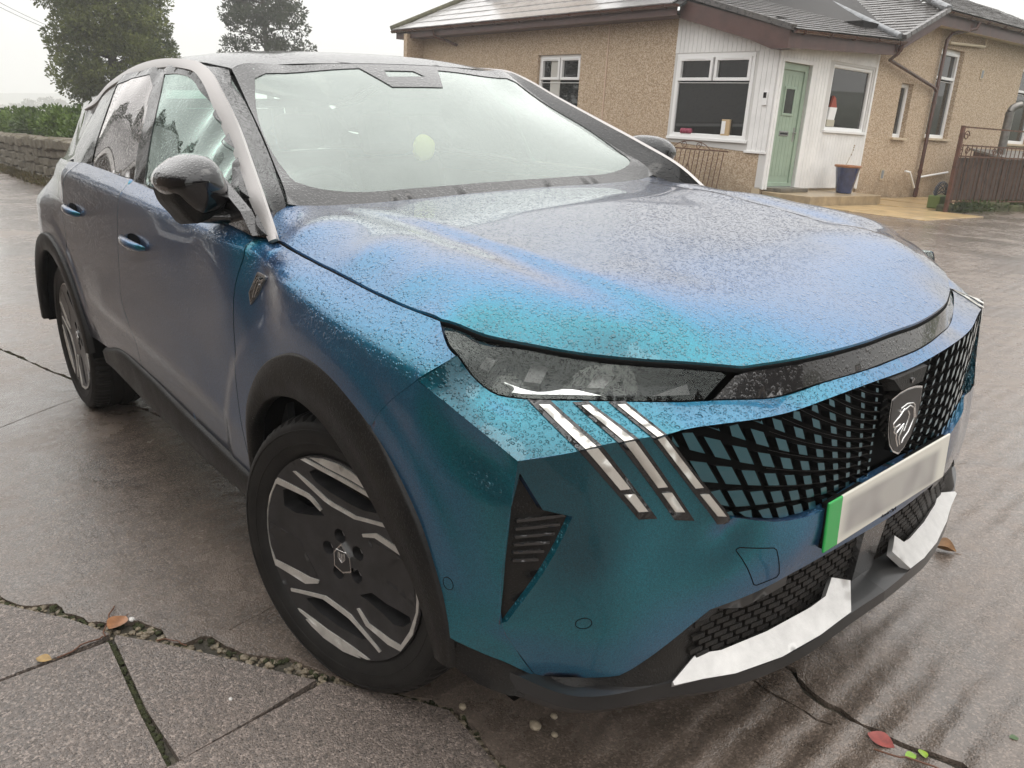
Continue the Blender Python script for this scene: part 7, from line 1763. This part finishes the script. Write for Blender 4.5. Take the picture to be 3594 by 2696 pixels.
# drystone wall
SW = empty('stone_wall', (-24, 2.3, 0)); tag(SW, 'low mossy fieldstone wall with rounded coping left of the drive', 'wall')
def stone_mat():
    t = NT('field_stone'); co = t.co('Object'); oi = t.n('ObjectInfo'); n = t.noise(co, 5, 5, 0.65)
    c1 = t.mix(oi.outputs['Random'], (0.125, 0.108, 0.085), (0.21, 0.185, 0.150))
    c1 = t.mix(t.mr(n, 0.45, 0.7), c1, (0.12, 0.105, 0.045))
    return t.done(t.pbr(c1, 0.8, 0.0, t.bump(n, 0.8, 0.02)))
STN = stone_mat(); protos = []
for k in range(5):
    bm = bmesh.new(); bmesh.ops.create_cube(bm, size=1.0); bmesh.ops.bevel(bm, geom=list(bm.edges), offset=0.16, segments=1, affect='EDGES')
    r_ = random.Random(60+k)
    for q in bm.verts: q.co *= 1+r_.uniform(-0.10, 0.10)
    me = bpy.data.meshes.new('stone'); bm.to_mesh(me); bm.free(); me.materials.append(STN); protos.append(me)
r_ = random.Random(77)
def wall_y(x): return np.interp(x, (-34, -28.1, -20.0, -15.0, -10.0), (2.9, 2.45, 2.28, 2.35, 2.9))
for c_ in range(5):
    x = -33.0+0.12*c_
    while x < -13.5:
        w_ = r_.uniform(0.22, 0.52); h_ = 0.185
        if c_ < 4:
            z = 0.09+c_*0.19; d_ = 0.34
        else:
            z = 0.86; d_ = 0.44; h_ = 0.24; w_ *= 0.75
        s_ = link('stone', r_.choice(protos), None, SW); s_.location = (x+w_/2+24, wall_y(x)-2.3+r_.uniform(-0.02, 0.02), z+r_.uniform(-0.015, 0.015)); s_.scale = (w_*r_.uniform(0.95, 1.12), d_*r_.uniform(0.9, 1.1), h_*r_.uniform(0.85, 1.25)); s_.rotation_euler = (r_.uniform(-.08, .08), r_.uniform(-.12, .12), r_.uniform(-.10, .10)); x += w_
MB().add([(x, wall_y(x)+0.10*s_, z) for x in np.linspace(-33, -13.5, 30) for s_, z in ((-1, 0.0), (-1, 0.86), (1, 0.86), (1, 0.0))], [(i*4+k, (i+1)*4+k, (i+1)*4+k+1, i*4+k+1) for i in range(29) for k in range(3)]).build('wall_core', simple('wall_mortar', (0.06, 0.052, 0.042), 0.9), SW).location = (24, -2.3, 0)
# grass verge along the wall foot
GV = leaf_mat('verge_grass_blade', (0.10, 0.10, 0.022), (0.17, 0.12, 0.05), (0.075, 0.060, 0.025))
cl = [(x, wall_y(x)-0.30+rr.uniform(-0.12, 0.12), 0.03, 0.20, 0.13, 0.07) for x in np.arange(-32, -13, 0.16)]
o = leaves(cl, 330, 0.09, rr, 1.0, 3.0).build('verge_grass', GV); tag(o, 'rough grass and leaf litter along the wall foot', 'grass', kind='stuff')
cl = [((HM @ Vector((2.22+rr.uniform(-.1, .1), 2.6+0.05*k, -0.05))).x, (HM @ Vector((2.2, 2.6+0.05*k, 0))).y, (HM @ Vector((2.2, 2.6+0.05*k, -0.02))).z, 0.14, 0.12, 0.08) for k in range(80)]
o = leaves(cl, 300, 0.07, rr, 0.9, 2.5).build('gate_weeds', leaf_mat('weed_leaf', (0.06, 0.10, 0.02), (0.10, 0.14, 0.03), (0.03, 0.045, 0.015))); tag(o, 'low weeds growing at the foot of the iron gate', 'weeds', kind='stuff')
# far trees in the mist and the hill beyond
FARL = leaf_mat('far_leaf', (0.090, 0.085, 0.030), (0.15, 0.105, 0.045), (0.05, 0.055, 0.025))
for k, (x, y, w_, h_, lab) in enumerate(((-235, 37.5, 3.4, 5.6, 'leftmost round tree of the misty group over the hedge'), (-234, 41.5, 3.6, 7.4, 'tallest tree of the misty group over the hedge'), (-233, 45.5, 3.8, 6.6, 'third tree of the misty group over the hedge'), (-232, 49.5, 3.2, 5.2, 'rightmost low tree of the misty group over the hedge'), (-290, 40.5, 4.5, 6.4, 'faint tree at the left picture edge in the mist'), (-238, 53.5, 3.6, 5.0, 'low misty tree just left of the big evergreen'))):
    rr2 = random.Random(90+k); FS = 1.75; ox, oy = 1.62+(x-1.62)*FS, -1.68+(y+1.68)*FS; rt = empty('misty_tree', (ox, oy, 1.38+(-9.5-1.38)*FS)); rt.scale = (FS,)*3; tag(rt, lab, 'tree', 'far trees in the mist')
    base = 9.0
    cl = [(rr2.gauss(0, w_*0.48), rr2.gauss(0, w_*0.5), base+rr2.uniform(-1.0, h_-1.0)*1.0, 1.1, 1.1, 0.9) for _ in range(34)]
    leaves(cl, 150, 0.55, rr2).build('crown', FARL, rt); MB().tube([(0, 0, -1), (0, 0, base+2)], [0.4, 0.2], 7).build('trunk', BARK, rt)
hv = []; hn = 60
for i in range(hn):
    t_ = i/(hn-1); y = -260+1050*t_
    hv += [(-820, y, -40), (-900, y, 21+4*math.sin(t_*5.0)+2.5*math.sin(t_*13+1)), (-1300, y, 30)]
hl = link('hill', mesh('hill', hv, [(i*3+k, i*3+k+1, (i+1)*3+k+1, (i+1)*3+k) for i in range(hn-1) for k in range(2)], True), GRASS); tag(hl, kind='structure')
# overhead cables
CBL = simple('cable_black', (0.05, 0.05, 0.05), 0.6)
for k, (dz, lab) in enumerate(((0.0, 'lower of two thin overhead cables at upper left'), (0.16, 'upper of two thin overhead cables at upper left'))):
    P0, P1 = Vector((-20.0, 0.1, 4.60+dz)), Vector((-52, 12.2, 5.6+dz*0.3))
    o = MB().tube([P0.lerp(P1, t_)+Vector((0, 0, -0.5*(1-(2*t_-1)**2))) for t_ in np.linspace(0, 1, 16)], 0.007, 5).build('overhead_cable', CBL); tag(o, lab, 'cable', 'overhead cables')

# ================================================================ THE OTHER SIDE OF THE YARD (seen in the paint and the window panes)
OUT = empty('outbuilding', (-12, -5.5, 0)); tag(OUT, 'long stone outbuilding with slate roof and white framed doors opposite the bungalow', 'outbuilding')
OSTN = simple('brown_rubble', (0.115, 0.082, 0.058), 0.8, var=0.45, vscale=3.0, bump=0.03, bscale=9)
mb = MB(); mb.box((-11.0, -2.6, 0.0), (12.5, 2.2, 2.55)); mb.build('wall', OSTN, OUT)
mb = MB(); mb.add([(-11.4, -2.9, 2.50), (12.9, -2.9, 2.50), (12.9, -0.2, 5.6), (-11.4, -0.2, 5.6), (12.9, 2.5, 2.50), (-11.4, 2.5, 2.50)], [(3, 2, 1, 0)[::-1], (3, 2, 4, 5)]); mb.add([(-11.0, -2.6, 2.5), (-11.0, 2.2, 2.5), (-11.0, -0.2, 5.45), (12.5, -2.6, 2.5), (12.5, 2.2, 2.5), (12.5, -0.2, 5.45)], [(0, 1, 2), (5, 4, 3)]); mb.build('roof', SLATE, OUT)
for x in (4.6,):
    W0 = MB().box((x-0.85, 2.2, 0.35), (x+0.85, 2.26, 2.10)).build('window', PANE, OUT)
    mb = MB()
    for (a, b, c_, d_) in ((x-0.95, x+0.95, 2.06, 2.20), (x-0.95, x+0.95, 0.25, 0.40), (x-0.95, x-0.80, 0.40, 2.06), (x+0.80, x+0.95, 0.40, 2.06), (x-0.06, x+0.06, 0.40, 2.06)): mb.box((a, 2.2, c_), (b, 2.32, d_))
    mb.build('window_frame', UPVC, W0)
MB().box((-11.3, 2.48, 2.36), (12.8, 2.52, 2.46)).build('fascia', UPVC, OUT)
BT = empty('bare_tree', (-26, -9.5, 0)); tag(BT, 'leafless spreading tree behind the outbuilding', 'tree')
rr = random.Random(31); mb = MB()
def branch(p, d, L_, r_, lv):
    n = 4; P = [p]; q = p.copy(); dd = d.copy()
    for i in range(n):
        dd = (dd+Vector((rr.gauss(0, .16), rr.gauss(0, .16), rr.gauss(0, .10)+0.03))).normalized(); q = q+dd*L_/n; P.append(q.copy())
    mb.tube(P, [r_*(1-0.5*i/n) for i in range(n+1)], 5, cap=False)
    if lv > 0:
        for k in range(3 if lv > 1 else 4):
            dv = (dd+Vector((rr.gauss(0, .6), rr.gauss(0, .6), rr.gauss(0.1, .35)))).normalized(); branch(P[rr.choice((2, 3, 4))], dv, L_*0.66, r_*0.5, lv-1)
branch(Vector((0, 0, 0)), Vector((0, 0, 1)), 4.5, 0.35, 4)
mb.build('branches', BARK, BT)
# unseen barn added behind the photographer so the bumper reflects something dark
BARN = empty('barn', (13.5, -3.0, 0)); tag(BARN, 'dark timber barn added out of view behind the photographer to darken bumper reflections', 'barn')
BW = simple('tarred_board', (0.030, 0.026, 0.023), 0.7, var=0.4, vscale=2)
MB().box((0, -9, 0), (7, 9, 3.4)).build('wall', BW, BARN)
MB().add([(-0.3, -9.3, 3.3), (-0.3, 9.3, 3.3), (3.5, 9.3, 5.8), (3.5, -9.3, 5.8), (7.3, -9.3, 3.3), (7.3, 9.3, 3.3)], [(0, 3, 2, 1), (3, 4, 5, 2)]).build('roof', SLATE, BARN)
MB().box((-0.06, -2.2, 0), (-0.005, 2.2, 2.9)).build('door', simple('barn_door', (0.055, 0.045, 0.038), 0.6), BARN)
# ================================================================ MIST
t = NT('mist'); pv = t.n('VolumePrincipled'); pv.inputs['Color'].default_value = (0.97, 0.97, 0.96, 1); pv.inputs['Density'].default_value = 0.0024; pv.inputs['Anisotropy'].default_value = 0.2
t.lk(pv.outputs[0], t.out.inputs['Volume'])
hz = MB().box((-1000, -330, -62), (60, 820, 34)).build('haze', t.m); tag(hz, kind='stuff')
S.cycles.volume_bounces = 1
